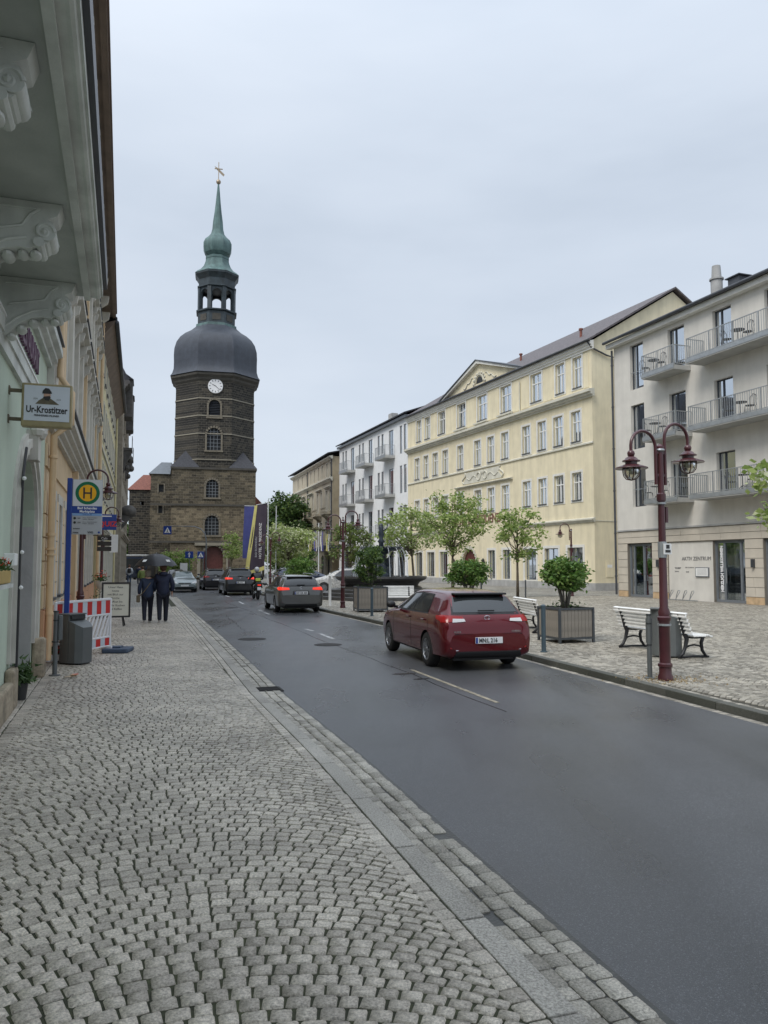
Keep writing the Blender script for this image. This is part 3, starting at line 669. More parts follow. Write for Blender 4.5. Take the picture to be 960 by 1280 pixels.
# entrance
mb = MB(); mb.box(16.35, 18.75, -.3, -.24, .05, 3.0); dr = mb.build('entrance_door', MT['door_brown'], Y)
for k in range(2):
    mb = MB(); mb.box(16.5+k*1.1, 17.45+k*1.1, -.24, -.2, .2, 1.9); mb.build('door_leaf', MT['door_brown'], dr)
mb = MB()
for k in range(13):
    t = math.pi*k/12; mb.cbox((17.55-1.42*math.cos(t), .03, 1.85+1.42*math.sin(t)), (.3, .06, .3))
mb.box(15.98, 16.29, 0, .07, .5, 1.8); mb.box(18.81, 19.12, 0, .07, .5, 1.8); mb.build('door_surround', MT['plaster_trim'], Y)
for x in (14.75, 20.1):
    mb = MB(); mb.box(x-.05, x+.05, 0, .12, 1.9, 2.0); mb.lathe([(.02, 1.75), (.1, 1.85), (.13, 2.15), (.03, 2.3)], 8, Matrix.Translation((x, .2, 0))); mb.build('wall_lantern', MT['wire_black'], Y)
roof(Y, -.32, 30.62, .42, -7.4, 17.28, 22.0, MT['roof_brown'])
mb = MB(); mb.tube([(-.3, .46, 17.2), (30.62, .46, 17.2)], .09, 8); mb.build('eaves_gutter', MT['gutter_dark'], Y, smooth=True)
pipe(Y, 8.95, .09, 13.9, 16.3, MT['plaster_trim'], .05)
mb = MB(); mb.tube([(-.1, .4, 17.1), (-.12, .05, 16.7), (-.12, -1.2, 16.3), (-.12, -1.9, 16.2), (-.12, -1.95, 4.9), (-.12, -1.95, .1)], .06, 8); mb.build('downpipe', MT['gutter_dark'], Y, smooth=40)
mb = MB(); mb.box(-.03, 0, -1.5, -.9, .9, 2.0); ub = mb.build('meter_cabinet', MT['plaster_yellow'], Y); mb = MB(); mb.box(-.036, -.03, -1.4, -1.0, 1.55, 1.75); mb.build('name_plate', MT['frame_white'], ub)
band(Y, 0, 0.01, 4.7, 4.8, .02, MT['plaster_trim'])
mb = MB(); mb.box(-.03, 0, -14.8, -.0, 4.72, 4.78); mb.build('string_course', MT['plaster_trim'], Y)
for x, y in ((4.0, -2.2), (15, -4.), (21.9, -2.5)):
    mb = MB(); zz = 17.3+(abs(y)+.42)*.6; mb.cyl((x, y, zz-.2), (x, y, zz+.5), .1, n=8); mb.cyl((x, y, zz+.5), (x, y, zz+.62), .16, n=8); mb.build('vent_pipe', MT['roof_red'], Y)

# ------------------------------------------------------------------ the grey building on the right
loc, rz = face(13.17, 43.39, R(-19.37))
G = thing('apartment_building', 'light grey plastered building with balconies above a sandstone clad ground floor, right edge', 'apartment building', loc, rz)
gx = [(-2.55, -1.42), (-5.74, -4.52), (-8.86, -7.68), (-12.0, -10.8), (-15.2, -14.0), (-18.4, -17.2)]
holes = []
for z0, z1, z00 in ((11.62, 13.86, 11.36), (8.32, 10.5, 8.06), (5.06, 7.05, 4.9)):
    for i, (a, b) in enumerate(gx):
        zz = z00 if i == 0 else z0; holes.append((a, b, zz, z1))
        w = window(G, a, b, zz, z1, .24, 'side', 'frame_dark', curtain='curtain_blue', name='window' if i == 0 else 'balcony_door')
        if i == 0:
            mb = MB(); mb.tube([(a+.04, -.04, zz+.95), (b-.04, -.04, zz+.95)], .018, 6); mb.build('safety_bar', MT['steel'], G)
mb = MB(); wall(mb, -26, 0, 3.62, 14.4, holes, .24); mb.build('front_wall', MT['plaster_grey'], G)
shell(G, -26, 0, -13, 14.4, MT['plaster_grey'])
gh = [(-2.9, -.85, .02, 2.92), (-7.25, -4.11, .0, 2.9), (-9.23, -7.26, .02, 2.9), (-12.6, -10.28, .02, 2.92), (-17.5, -14, .02, 2.92)]
mb = MB(); wall(mb, -26, 0, 0, 3.6, gh, .3, -.03); mb.build('ground_floor_wall', MT['joint_dark'], G)
rg = random.Random(3)
z = 0
rows = [(.0, .33, 'sandstone_orange')]+[(.34+.43*i, .34+.43*i+.42, 'sandstone_clad') for i in range(6)]+[(2.93, 3.24, 'sandstone_clad'), (3.25, 3.58, 'sandstone_clad')]
for z0, z1, mm in rows:
    z1 = min(z1, 2.92) if z0 < 2.9 else z1
    segs = [(-.84, 0), (-4.10, -2.91), (-10.27, -9.24), (-14, -12.61)] if z0 < 2.9 else [(-18, 0)]
    for a, b in segs:
        n = max(1, round((b-a)/(1.25 if z0 > .8 else .42))); x = a
        cuts = [a]+[a+(b-a)*(i+rg.uniform(-.1, .1))/n for i in range(1, n)]+[b]
        for c, d in zip(cuts[:-1], cuts[1:]):
            mb = MB(); mb.box(c+.006, d-.006, -.06, rg.uniform(-.002, .003), z0+.006, z1-.006); mb.build('cladding_slab', MT[mm], G)
mb = MB(); mb.box(-26, .0, -.02, .06, 3.60, 3.68); mb.build('string_course', MT['plinth_grey'], G)
# recessed plaster panel with the centre's name
mb = MB(); mb.box(-7.25, -4.11, -.14, -.08, 0, 2.9); pn = mb.build('wall_panel', MT['plaster_grey'], G)
mat('letter_grey', (.16, .16, .16), .6, .05)
text('AKTIV ZENTRUM', .26, pn, wallT(-5.08, -.075, 1.98), MT['letter_grey'], depth=.01, sx=1.0)
text('TOURIST', .11, pn, wallT(-4.55, -.075, 1.56), MT['letter_grey'], bold=.004); text('SERVICE', .08, pn, wallT(-4.55, -.075, 1.40), MT['letter_grey'])
text('BAD SCHANDAU', .08, pn, wallT(-5.3, -.075, 1.6), MT['letter_grey']); text('ELBE', .10, pn, wallT(-5.35, -.075, 1.38), MT['letter_grey'])
mb = MB(); mb.box(-6.94, -6.05, -.08, -.02, 1.18, 1.64); mb.cur = 1; mb.box(-6.9, -6.09, -.02, -.012, 1.22, 1.60); ic = mb.build('notice_case', [MT['frame_grey'], MT['frame_white']], G)
mat('paper', (.55, .65, .70), .4, .1, 5)
mb = MB()
for k in range(5): mb.box(-6.85+.02, -6.2, -.012, -.009, 1.52-k*.055, 1.53-k*.055)
mb.build('notice', MT['letter_grey'], ic)
# glass entrance doors
def gdoor(x0, x1, leafs, nm='entrance_door'):
    mb = MB(); y0, y1 = -.24, -.16; mb.box(x0, x0+.08, y0, y1, 0.02, 2.9); mb.box(x1-.08, x1, y0, y1, .02, 2.9); mb.box(x0+.08, x1-.08, y0, y1, 2.78, 2.9); mb.box(x0+.08, x1-.08, y0, y1, .02, .14)
    for l in leafs: mb.box(l-.05, l+.05, y0, y1+.01, .14, 2.78)
    o = mb.build(nm, MT['frame_grey'], G); e = [x0+.08]+list(leafs)+[x1-.08]
    for a, b in zip(e[:-1], e[1:]): MB().quad((a, -.2, .1), (b, -.2, .1), (b, -.2, 2.8), (a, -.2, 2.8)).build('pane', MT['door_glass'], o)
    return o
d1 = gdoor(-2.9, -.85, (-1.25, -2.05)); MB().cyl((-2.15, -.12, .9), (-2.15, -.12, 1.2), .02).build('handle', MT['steel'], d1)
d2 = gdoor(-9.23, -7.26, (-7.85, -8.85)); MB().cyl((-8.0, -.1, .9), (-8.0, -.1, 1.6), .02).build('handle', MT['steel'], d2)
gdoor(-12.6, -10.28, (-10.7, -11.8)); gdoor(-17.5, -14, (-15, -16))
mat('letter_white', (.8, .8, .8), .5, .03)
T_ = wallT(-7.72, -.180, .50) @ Matrix.Rotation(R(90), 4, 'Z')
text('HERZLICH WILLKOMMEN', .24, d2, T_, MT['letter_white'], depth=.003, bold=.012, sx=.78)
for x in (-9.75, -3.42):
    mb = MB(); mb.box(x-.06, x+.06, .004, .14, 1.65, 2.02); mb.build('wall_lamp', MT['frame_dark'], G)
for zz in (11.6, 8.3, 5.04):
    balcony(G, -6.15, -3.72, zz); balcony(G, -12.9, -7.05, zz, 1.05); balcony(G, -19, -13.6, zz)
mb = MB(); mb.box(-26, .3, 0, .34, 14.1, 14.36); mb.build('eaves_board', MT['plaster_trim_white'], G)
roof(G, -26, .34, .45, -6.5, 14.52, 17.6, MT['roof_slate'])
mb = MB(); mb.tube([(-26, .5, 14.42), (.3, .5, 14.42)], .09, 8); mb.build('eaves_gutter', MT['gutter_dark'], G, smooth=True)
mb = MB()
for k in range(40): mb.box(-25+k*.63, -24.78+k*.63, .0, .04, 14.78, 14.86, Matrix.Translation((0, -.35 if k % 2 else -.8, .0 if k % 2 else .2)))
mb.build('snow_guard', MT['zinc'], G)
mb = MB(); mb.cyl((-6.75, -1.2, 14.8), (-6.75, -1.2, 15.9), .28, n=14); mb.cyl((-6.75, -1.2, 15.95), (-6.75, -1.2, 16.6), .24, .20, n=14); mb.cyl((-6.75, -1.2, 15.88), (-6.75, -1.2, 15.96), .34, n=14); mb.build('chimney', MT['plinth_grey'], G, smooth=40)
mb = MB(); mb.box(-8.6, -7.9, -1.4, -.8, 15.1, 15.45); mb.box(-8.7, -7.8, -1.5, -.7, 15.45, 15.5); mb.build('roof_hatch', MT['gutter_dark'], G)
pipe(G, .06, .1, .1, 14.0, MT['gutter_dark'], .06)
mat('grass_tuft', (.07, .11, .03), .8, .3, 10)
# balcony furniture
def cafe_set(x, y, z, lab1, lab2, par=G):
    M_ = par.matrix_world if False else Matrix.Translation(par.location) @ Matrix.Rotation(par.rotation_euler.z, 4, 'Z')
    p = M_ @ Vector((x, y, z)); t = thing('balcony_table', lab1, 'table', p, par.rotation_euler.z, 'black wire tables on the balconies')
    mb = MB(); mb.lathe([(.30, .70), (.30, .73), (.27, .735)], 18); mb.build('tabletop', MT['wire_black'], t)
    mb = MB(); mb.cyl((0, 0, .02), (0, 0, .7), .025, n=6)
    for k in range(3): a = k*2.09; mb.tube([(0, 0, .25), (.14*math.cos(a), .14*math.sin(a), .18), (.26*math.cos(a), .26*math.sin(a), .01)], .015, 5)
    mb.build('pedestal', MT['wire_black'], t)
    for k, dx in enumerate((-.62, .62)):
        p = M_ @ Vector((x+dx, y+.05, z)); c = thing('balcony_chair', lab2[k], 'chair', p, par.rotation_euler.z+(R(-90) if dx < 0 else R(90)), 'black wire chairs on the balconies')
        mb = MB(); mb.lathe([(.2, .44), (.21, .46), (.18, .47)], 12); mb.build('seat', MT['wire_black'], c)
        for sx in (-.15, .15):
            for sy in (-.15, .15): MB().cyl((sx*1.2, sy*1.2, 0), (sx, sy, .44), .012, n=5).build('leg', MT['wire_black'], c)
        mb = MB(); mb.tube([(-.17, -.17, .45), (-.19, -.2, .75), (-.1, -.22, .9), (0, -.22, .94), (.1, -.22, .9), (.19, -.2, .75), (.17, -.17, .45)], .013, 6)
        for q in (-.08, 0, .08): mb.tube([(q, -.18, .46), (q*1.4, -.21, .7), (q*.6, -.22, .92)], .008, 4)
        mb.build('backrest', MT['wire_black'], c)
fl = {11.6: 'top', 8.3: 'middle', 5.04: 'lowest'}
for zz in (11.6, 8.3, 5.04):
    n_ = fl[zz]
    cafe_set(-9.75, .5, zz, f'small round black table on the long {n_} balcony of the grey building', [f'black wire chair at the nearer side of the table on the long {n_} balcony', f'black wire chair beside the glass door on the long {n_} balcony'])
for zz in (11.6, 8.3, 5.04):
    n_ = fl[zz]
    cafe_set(-4.2, .65, zz, f'small round black table on the short {n_} balcony of the grey building', [f'black wire chair at the camera side of the table on the short {n_} balcony', f'black wire chair at the far end of the short {n_} balcony'])
# bicycle rack against the panel
M_ = Matrix.Translation(G.location) @ Matrix.Rotation(rz, 4, 'Z'); p = M_ @ Vector((-5.65, .45, 0))
t = thing('bicycle_rack', 'low metal bicycle rack of slanting hoops in front of the grey wall panel', 'bike rack', p, rz)
MB().box(-1.0, 1.0, -.05, .0, .02, .06).build('base_rail', MT['steel'], t)
for k in range(4):
    x = .75-k*.48; mb = MB(); mb.tube([(x+.2, 0, .06), (x, .1, .3), (x-.16, .15, .5), (x-.28, .16, .52), (x-.3, .16, .45), (x-.12, .3, .05)], .018, 6); mb.build('hoop', MT['steel'], t)

# ------------------------------------------------------------------ the white building further left
loc, rz = face(2.55, 80.61, R(-20.16))
Wb = thing('apartment_building', 'white building with tall dark windows and grey box balconies, between hotel and beige building', 'apartment building', loc, rz)
holes = []; lv = [(13.8, 16.75), (9.5, 12.4), (5.1, 8.05)]
for z0, z1 in lv:
    for a, b in ((.5, 1.3), (1.72, 2.45)): holes.append((a, b, z0-.1, z1)); window(Wb, a, b, z0-.1, z1, .15, 'none', 'frame_dark', curtain=None)
    for k in range(3):
        o_ = k*7.05
        holes.append((4.38+o_, 5.82+o_, z0, z1)); window(Wb, 4.38+o_, 5.82+o_, z0, z1, .15, 'two', 'frame_dark', curtain='curtain_blue', name='balcony_door')
        for a, b in ((7.55, 8.3), (8.85, 9.6)):
            holes.append((a+o_, b+o_, z0+.7, z1)); window(Wb, a+o_, b+o_, z0+.7, z1, .15, 'none', 'frame_dark', curtain=None)
        balcony(Wb, 3.85+o_, 7.15+o_, z0-.05, 1.2, 1.15, .3)
mat('balcony_grey', (.30, .31, .33), .6, .08)
for a, b in ((1, 3.2), (4.3, 6), (8, 10), (12, 14), (16, 18), (20, 23)): holes.append((a, b, .3, 3.4)); window(Wb, a, b, .3, 3.4, .15, 'two', 'frame_dark', curtain='curtain')
mb = MB(); wall(mb, 0, 24.95, 0, 17.6, holes, .15); mb.build('front_wall', MT['plaster_white'], Wb)
shell(Wb, 0, 24.95, -13, 17.6, MT['plaster_white'])
roof(Wb, -.1, 25.2, .5, -6.5, 17.85, 20.3, MT['roof_slate'])
mb = MB(); mb.box(-.0, 25.1, .02, .36, 17.35, 17.62); mb.build('eaves_board', MT['zinc'], Wb)
mb = MB(); mb.box(12, 13.2, -3.5, -2.7, 18.5, 20.2); mb.build('chimney', MT['plinth_grey'], Wb)

# ------------------------------------------------------------------ the beige building at the end of the row
loc, rz = face(-7.42, 110, R(-17.45))
B = thing('beige_building', 'old beige four storey building with ornate balconies at the far end of the right row', 'building', loc, rz)
holes = []
top = [1.1, 3.3, 6.5, 9.1, 12.05, 14.7, 18.3, 21.7, 25.4]
for x in top: holes.append((x-.42, x+.42, 14.6, 16.62)); window(B, x-.42, x+.42, 14.6, 16.62, .2, 'two', 'frame_white', surround='plaster_trim', sw=.12, curtain=None)
for x in [1.3, 3.6, 7.0, 9.6, 13.0, 16, 19.2, 22.3, 25.6]:
    for z0, z1 in ((9.6, 12.6), (5.0, 8.0)):
        holes.append((x-.5, x+.5, z0, z1)); window(B, x-.5, x+.5, z0, z1, .2, 'tall', 'frame_white', surround='plaster_trim', sw=.15, curtain='curtain')
for x in (2.35, 6.1): holes.append((x-.9, x+.9, .05, 3.15, .9)); MB().box(x-.88, x+.88, -.3, -.22, .05, 3.1).build('arched_door', MT['frame_dark'], B)
for x in (10.5, 13.5, 17, 20.3, 24): holes.append((x-.6, x+.6, .8, 3.1)); window(B, x-.6, x+.6, .8, 3.1, .2, 'tall', 'frame_white', surround='plaster_trim', sw=.12)
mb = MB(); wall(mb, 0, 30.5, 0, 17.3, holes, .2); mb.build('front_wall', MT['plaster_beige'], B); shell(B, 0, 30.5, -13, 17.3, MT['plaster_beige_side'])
band(B, -.2, 30.7, 13.75, 14.3, .45, MT['plaster_trim']); band(B, -.1, 30.6, 3.75, 4.1, .3, MT['plaster_trim']); band(B, -.3, 30.8, 16.9, 17.35, .5, MT['plaster_trim'])
for x in [1.3+1.15, 8.3, 14.5, 20.7, 25.6]:
    band(B, x-1.9, x+1.9, 12.85, 13.15, .35, MT['plaster_trim'], 'window_hood')
    mb = MB(); mb.box(x-1.5, x+1.5, .002, .9, 9.0, 9.2)
    for q in (-1.1, 0, 1.1): mb.poly([(0, 8.2), (0, 9.0), (.8, 9.0), (.7, 8.75), (.3, 8.6)], q-.1, q+.1, Matrix(((0, 1, 0, x), (1, 0, 0, 0.003), (0, 0, 1, 0), (0, 0, 0, 1))))
    bo = mb.build('stone_balcony', MT['plaster_beige'], B); mb = MB()
    for k in range(22): xx = x-1.45+2.9*k/21; mb.lathe([(.03, 9.2), (.06, 9.45), (.03, 9.7), (.04, 9.9)], 5, Matrix.Translation((xx, .82, 0)))
    mb.box(x-1.5, x+1.5, .74, .9, 9.9, 10.02); mb.build('balustrade', MT['plaster_beige'], bo)
roof(B, -.5, 31, .8, -6.5, 17.75, 19.4, MT['roof_slate']); pipe(B, .15, .12, 4, 17, MT['gutter_dark'], .08); pipe(B, 16.9, .12, .2, 17, MT['gutter_dark'], .07)
mb = MB(); mb.add([(-1.5, 0.02, 4.6), (4.8, .02, 4.6), (4.8, 2.2, 3.9), (-1.5, 2.2, 3.9), (-1.5, 0.02, 4.4), (4.8, .02, 4.4), (4.8, 2.2, 3.6), (-1.5, 2.2, 3.6)], [(0, 1, 2, 3), (4, 5, 6, 7), (3, 2, 6, 7), (0, 3, 7, 4), (1, 2, 6, 5)]); mb.build('porch_canopy', MT['roof_slate'], B)
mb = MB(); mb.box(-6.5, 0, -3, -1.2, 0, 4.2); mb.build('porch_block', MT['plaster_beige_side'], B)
MB().box(-6.9, -1.52, -3, 1.6, 3.9, 4.3).build('porch_roof', MT['roof_slate'], B)

# ------------------------------------------------------------------ the church
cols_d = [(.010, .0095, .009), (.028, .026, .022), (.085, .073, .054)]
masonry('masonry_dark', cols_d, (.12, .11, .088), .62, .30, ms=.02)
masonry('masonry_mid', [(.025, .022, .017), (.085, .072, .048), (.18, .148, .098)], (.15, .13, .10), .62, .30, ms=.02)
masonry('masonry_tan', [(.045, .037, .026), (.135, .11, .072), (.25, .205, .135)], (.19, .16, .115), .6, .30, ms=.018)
mat('stone_band', (.24, .22, .175), .85, .15, 2)
mat('stone_ledge', (.07, .065, .055), .85, .2, 2)
mat('dome_slate', (.042, .050, .066), .5, .16, 1.6, .35, 9, var2=.12, streak=.2)
mat('copper_dark', (.035, .05, .058), .5, .4, 1.6, .3, 12, streak=.35)
mat('copper_green', (.095, .165, .16), .6, .22, 1.4, .3, 12, streak=.35)
mat('gold', (.35, .28, .2), .4, .1, metal=.6)
Cx, Cy = -21.06, 94.9
Ch = thing('church', 'old sandstone church with an octagonal dark stone tower, slate dome and green copper spire', 'church', (Cx, Cy, 0), math.pi+R(12.5))
hw = 5.1
mat('window_stone', (.17, .15, .115), .85, .2, 3)
def archwin(x, z0, z1, w, kind, m='window_stone', par=Ch):
    o = MB(); o.box(-w/2-.22, -w/2, 0, .07, z0, z1-w/2); o.box(w/2, w/2+.22, 0, .07, z0, z1-w/2); o.box(-w/2-.3, w/2+.3, 0, .12, z0-.2, z0)
    for k in range(9):
        t = math.pi*(k+.5)/9; r = w/2+.11; o.cbox((0, .035, 0), (.24, .07, .27), Matrix.Translation((-r*math.cos(t), 0, z1-w/2+r*math.sin(t))) @ Matrix.Rotation(math.pi/2-t if False else -(math.pi/2-t), 4, 'Y'))
    fo = o.build('window', MT[m], par, loc=(x, 0, 0))
    b = MB(); 
    if kind == 'louvre':
        for k in range(9): zz = z0+.1+k*(z1-z0-.3)/9; b.quad((-w/2, -.3, zz+.18), (w/2, -.3, zz+.18), (w/2, -.08, zz), (-w/2, -.08, zz))
    else:
        for k in range(1, 4): b.box(-w/2+w*k/4-.035, -w/2+w*k/4+.035, -.24, -.18, z0, z1-.1)
        for k in range(1, 6): zz = z0+(z1-z0)*k/6; b.box(-w/2, w/2, -.24, -.185, zz-.03, zz+.03)
    b.build('louvre' if kind == 'louvre' else 'lattice', MT['frame_dark' if kind == 'louvre' else 'frame_grey'], fo)
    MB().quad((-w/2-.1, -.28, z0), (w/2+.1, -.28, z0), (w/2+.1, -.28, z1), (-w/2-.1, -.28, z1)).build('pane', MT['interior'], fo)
hl = [(-.75+.2, .75+.2, 10.0, 12.25, .75), (-.85+.2, .85+.2, 5.35, 7.8, .85), (-1.2, 1.1, .1, 4.0, 1.15)]
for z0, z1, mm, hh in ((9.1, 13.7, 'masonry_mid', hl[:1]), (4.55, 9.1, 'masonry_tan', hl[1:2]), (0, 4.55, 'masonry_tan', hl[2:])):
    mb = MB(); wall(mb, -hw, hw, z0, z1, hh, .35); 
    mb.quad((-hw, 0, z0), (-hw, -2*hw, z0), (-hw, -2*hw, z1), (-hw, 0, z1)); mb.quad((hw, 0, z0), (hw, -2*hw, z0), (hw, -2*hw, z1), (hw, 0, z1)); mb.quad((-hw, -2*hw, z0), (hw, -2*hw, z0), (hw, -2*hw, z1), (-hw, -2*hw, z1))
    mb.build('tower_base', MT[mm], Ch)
archwin(.2, 10.0, 12.25, 1.5, 'lattice'); archwin(.2, 5.35, 7.8, 1.7, 'lattice')
mb = MB()
for z in (13.6, 9.05, 4.5):
    mb.box(-hw-.12, 7.55 if z < 13 else hw+.12, -.0, .14, z-.12, z+.12); mb.box(-hw-.14, -hw, -2*hw, 0, z-.12, z+.12)
mb.build('stone_ledge', MT['stone_ledge'], Ch)
# portal
MB().box(-1.2, 1.1, -.5, -.4, .1, 3.9).build('church_door', MT['door_brown'], Ch)
mb = MB()
for sg in (-1, 1): mb.box(-.05+sg*1.75-.2, -.05+sg*1.75+.2, .0, .3, .1, 3.4)
mb.box(-2.3, 2.2, 0, .35, 4.05, 4.4)
for k in range(11):
    t = math.pi*k/10; mb.cbox((-.05-1.32*math.cos(t), .06, 2.85+1.28*math.sin(t)), (.3, .12, .3))
mb.build('portal_surround', MT['stone_band'], Ch)
# stair turret block on the left
mb = MB(); wall(mb, hw, 7.55, 0, 12.8, [(6.0, 6.6, 10.6, 11.5), (6.1, 6.6, 8.0, 8.9)], .3, -.25); mb.quad((7.55, -.25, 0), (7.55, -9, 0), (7.55, -9, 12.8), (7.55, -.25, 12.8)); mb.build('stair_turret', MT['masonry_mid'], Ch)
MB().quad((5.9, -.5, 7.9), (6.8, -.5, 7.9), (6.8, -.5, 11.6), (5.9, -.5, 11.6)).build('turret_window', MT['interior'], Ch)
mb = MB(); mb.box(5.85, 6.0, -.25, -.2, 10.5, 11.6); mb.box(6.6, 6.75, -.25, -.2, 10.5, 11.6); mb.box(5.95, 6.1, -.25, -.2, 7.9, 9.0); mb.box(6.6, 6.75, -.25, -.2, 7.9, 9.0); mb.build('window_frame', MT['window_stone'], Ch)
mb = MB(); mb.add([(5.25, -.05, 12.8), (7.8, -.05, 12.8), (7.8, -9, 12.8), (5.25, -9, 12.8), (5.25, -3, 14.6), (6.5, -3, 14.6), (6.5, -8, 14.6), (5.25, -8, 14.6)], [(0, 1, 5, 4), (1, 2, 6, 5), (4, 5, 6, 7), (2, 3, 7, 6)]); mb.build('turret_roof', MT['zinc'], Ch)
# corner roofs between square and octagon
for sx in (-1, 1):
    for sy in (0, 1):
        yy = lambda v: (-v if sy == 0 else -2*hw+v)
        mb = MB(); mb.add([(sx*(hw+.15), yy(-.15), 13.7), (sx*1.75, yy(-.15), 13.7), (sx*(hw+.15), yy(3.5), 13.7), (sx*3.45, yy(1.7), 16.1)], [(0, 1, 3), (0, 3, 2), (1, 2, 3)]); mb.build('corner_roof', MT['roof_slate'], Ch)
# octagon
ap = 4.98; Rr = ap/math.cos(R(22.5)); side = 2*ap*math.tan(R(22.5)); oc = Matrix.Translation((0, -hw, 0))
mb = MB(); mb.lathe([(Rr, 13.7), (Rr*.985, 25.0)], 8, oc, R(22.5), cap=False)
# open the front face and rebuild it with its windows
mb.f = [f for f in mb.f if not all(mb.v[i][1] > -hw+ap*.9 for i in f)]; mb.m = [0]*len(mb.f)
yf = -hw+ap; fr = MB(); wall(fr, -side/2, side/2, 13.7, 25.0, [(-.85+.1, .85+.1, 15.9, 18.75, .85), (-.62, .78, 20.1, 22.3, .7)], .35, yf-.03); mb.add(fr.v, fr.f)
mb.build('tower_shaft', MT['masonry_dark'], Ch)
e1 = bpy.data.objects.new('x', None)
def shift(o, dy): o.location.y += dy
n0 = len(Ch.children); archwin(.1, 15.9, 18.75, 1.7, 'lattice'); archwin(.08, 20.1, 22.3, 1.4, 'louvre')
for o in [c for c in COL.objects if c.parent == Ch and c.name.startswith('window') and not c.name.startswith('window_frame')][-2:]: o.location.y = yf
for z in (14.75, 18.0, 20.25, 22.45):
    mb = MB(); q = Rr*(1-.015*(z-13.7)/11.3); mb.lathe([(q, z-.07), (q+.07, z-.07), (q+.07, z+.07), (q, z+.07)], 8, oc, R(22.5), cap=False); mb.build('stone_band', MT['stone_band'], Ch)
mb = MB(); mb.lathe([(Rr*.985, 24.6), (Rr+.15, 24.85), (Rr+.2, 25.1), (Rr+.55, 25.35), (Rr+.6, 25.6), (Rr+.2, 25.8)], 8, oc, R(22.5)); mb.build('tower_cornice', MT['stone_ledge'], Ch)
# clock
ck = MB(); ck.lathe([(.92, 0), (.92, .1), (.86, .12), (.01, .12)], 28, Matrix.Translation((0, yf, 24.0)) @ Matrix.Rotation(R(-90), 4, 'X')); ck = ck.build('clock', MT['letter_white'], Ch)
mb = MB(); TC = Matrix.Translation((0, yf+.125, 24.0))
for k in range(12): mb.box(-.035, .035, 0, .015, .60, .80, TC @ Matrix.Rotation(R(30*k), 4, 'Y'))
mb.build('hour_mark', MT['wire_black'], ck)
mb = MB(); mb.box(-.03, .03, .016, .03, -.1, .48, TC @ Matrix.Rotation(R(62), 4, 'Y')); mb.build('hour_hand', MT['wire_black'], ck)
mb = MB(); mb.box(-.022, .022, .031, .04, -.15, .72, TC @ Matrix.Rotation(R(-132), 4, 'Y')); mb.build('minute_hand', MT['wire_black'], ck)
for x, z in ((3.6, 23.0), (3.3, 23.4)): pass
# dome and lantern (profile: apothem, z)
k8 = 1/math.cos(R(22.5))
def ring(name, prof, m, n=8, **k): 
    mb = MB(); mb.lathe([(a*k8 if n == 8 else a, z) for a, z in prof], n, oc, R(22.5), **k); return mb.build(name, MT[m], Ch, smooth=(28 if n == 8 else True))
ring('dome', [(5.45, 25.70), (5.22, 26.0), (5.04, 26.5), (5.0, 27.2), (5.0, 28.0), (4.93, 28.9), (4.7, 29.8), (4.28, 30.55), (3.7, 31.15), (3.0, 31.65), (2.55, 32.1), (2.3, 32.4)], 'dome_slate')
ring('lantern_base', [(2.5, 31.9), (2.42, 32.5), (2.3, 32.55)], 'copper_green')
ring('lantern_drum', [(2.22, 32.4), (2.2, 33.9)], 'copper_dark')
ring('lantern_sill', [(2.25, 33.9), (2.45, 34.0), (2.45, 34.15), (2.2, 34.2)], 'copper_dark')
for k in range(8):
    a = R(22.5+45*k); r = 2.15*k8-.12; T = oc @ Matrix.Translation((r*math.cos(a), r*math.sin(a), 0)) @ Matrix.Rotation(a, 4, 'Z')
    MB().box(-.2, .2, -.24, .24, 34.2, 36.9, T).build('lantern_column', MT['copper_dark'], Ch)
    a2 = R(45*k); T = oc @ Matrix.Rotation(a2-math.pi/2, 4, 'Z'); mb = MB(); w = .62; pts = [(-.95, 36.1), (-w, 36.1)]+[(-w*math.cos(t), 36.1+w*math.sin(t)) for t in np.linspace(.2, math.pi-.2, 9)]+[(w, 36.1), (.95, 36.1), (.95, 37.3), (-.95, 37.3)]
    n = len(pts); hp = [(-.95, 37.3)]; 
    top_ = [(x, 37.3) for x, z in pts[1:-3]]
    for i in range(1, n-4): mb.quad((pts[i][0], 2.1, pts[i][1]), (pts[i+1][0], 2.1, pts[i+1][1]), (pts[i+1][0], 2.1, 37.3), (pts[i][0], 2.1, 37.3), T); mb.quad((pts[i][0], 2.1, pts[i][1]), (pts[i+1][0], 2.1, pts[i+1][1]), (pts[i+1][0], 1.8, pts[i+1][1]), (pts[i][0], 1.8, pts[i][1]), T)
    mb.box(-.95, -.6, 1.8, 2.1, 34.2, 37.3, T); mb.box(.6, .95, 1.8, 2.1, 34.2, 37.3, T); mb.build('lantern_arch', MT['copper_dark'], Ch)
    mb = MB(); mb.box(-.5, .5, 2.2, 2.26, 32.85, 33.6, T); mb.build('lantern_panel', MT['stone_ledge'], Ch)
ring('lantern_frieze', [(2.12, 36.9), (2.35, 37.0), (2.35, 37.15), (2.2, 37.2), (2.2, 38.0), (2.5, 38.5), (2.62, 38.6), (2.62, 38.85)], 'copper_dark')
ring('lantern_roof', [(2.66, 38.8), (2.4, 39.05), (2.0, 39.3), (1.65, 39.7), (1.45, 40.2), (1.38, 40.55), (1.42, 40.6), (1.42, 40.85), (1.2, 40.95)], 'copper_green')
ring('spire', [(1.05, 40.9), (1.15, 41.0), (1.52, 41.3), (1.72, 41.8), (1.72, 42.3), (1.5, 42.75), (1.1, 43.1), (.82, 43.5), (.68, 44.1), (.60, 45.1), (.45, 46.2), (.32, 47.4), (.2, 48.8), (.09, 50.0)], 'copper_green')
mb = MB(); mb.ball((0, -hw, 50.25), .30, 7); mb.build('spire_ball', MT['gold'], Ch, smooth=True)
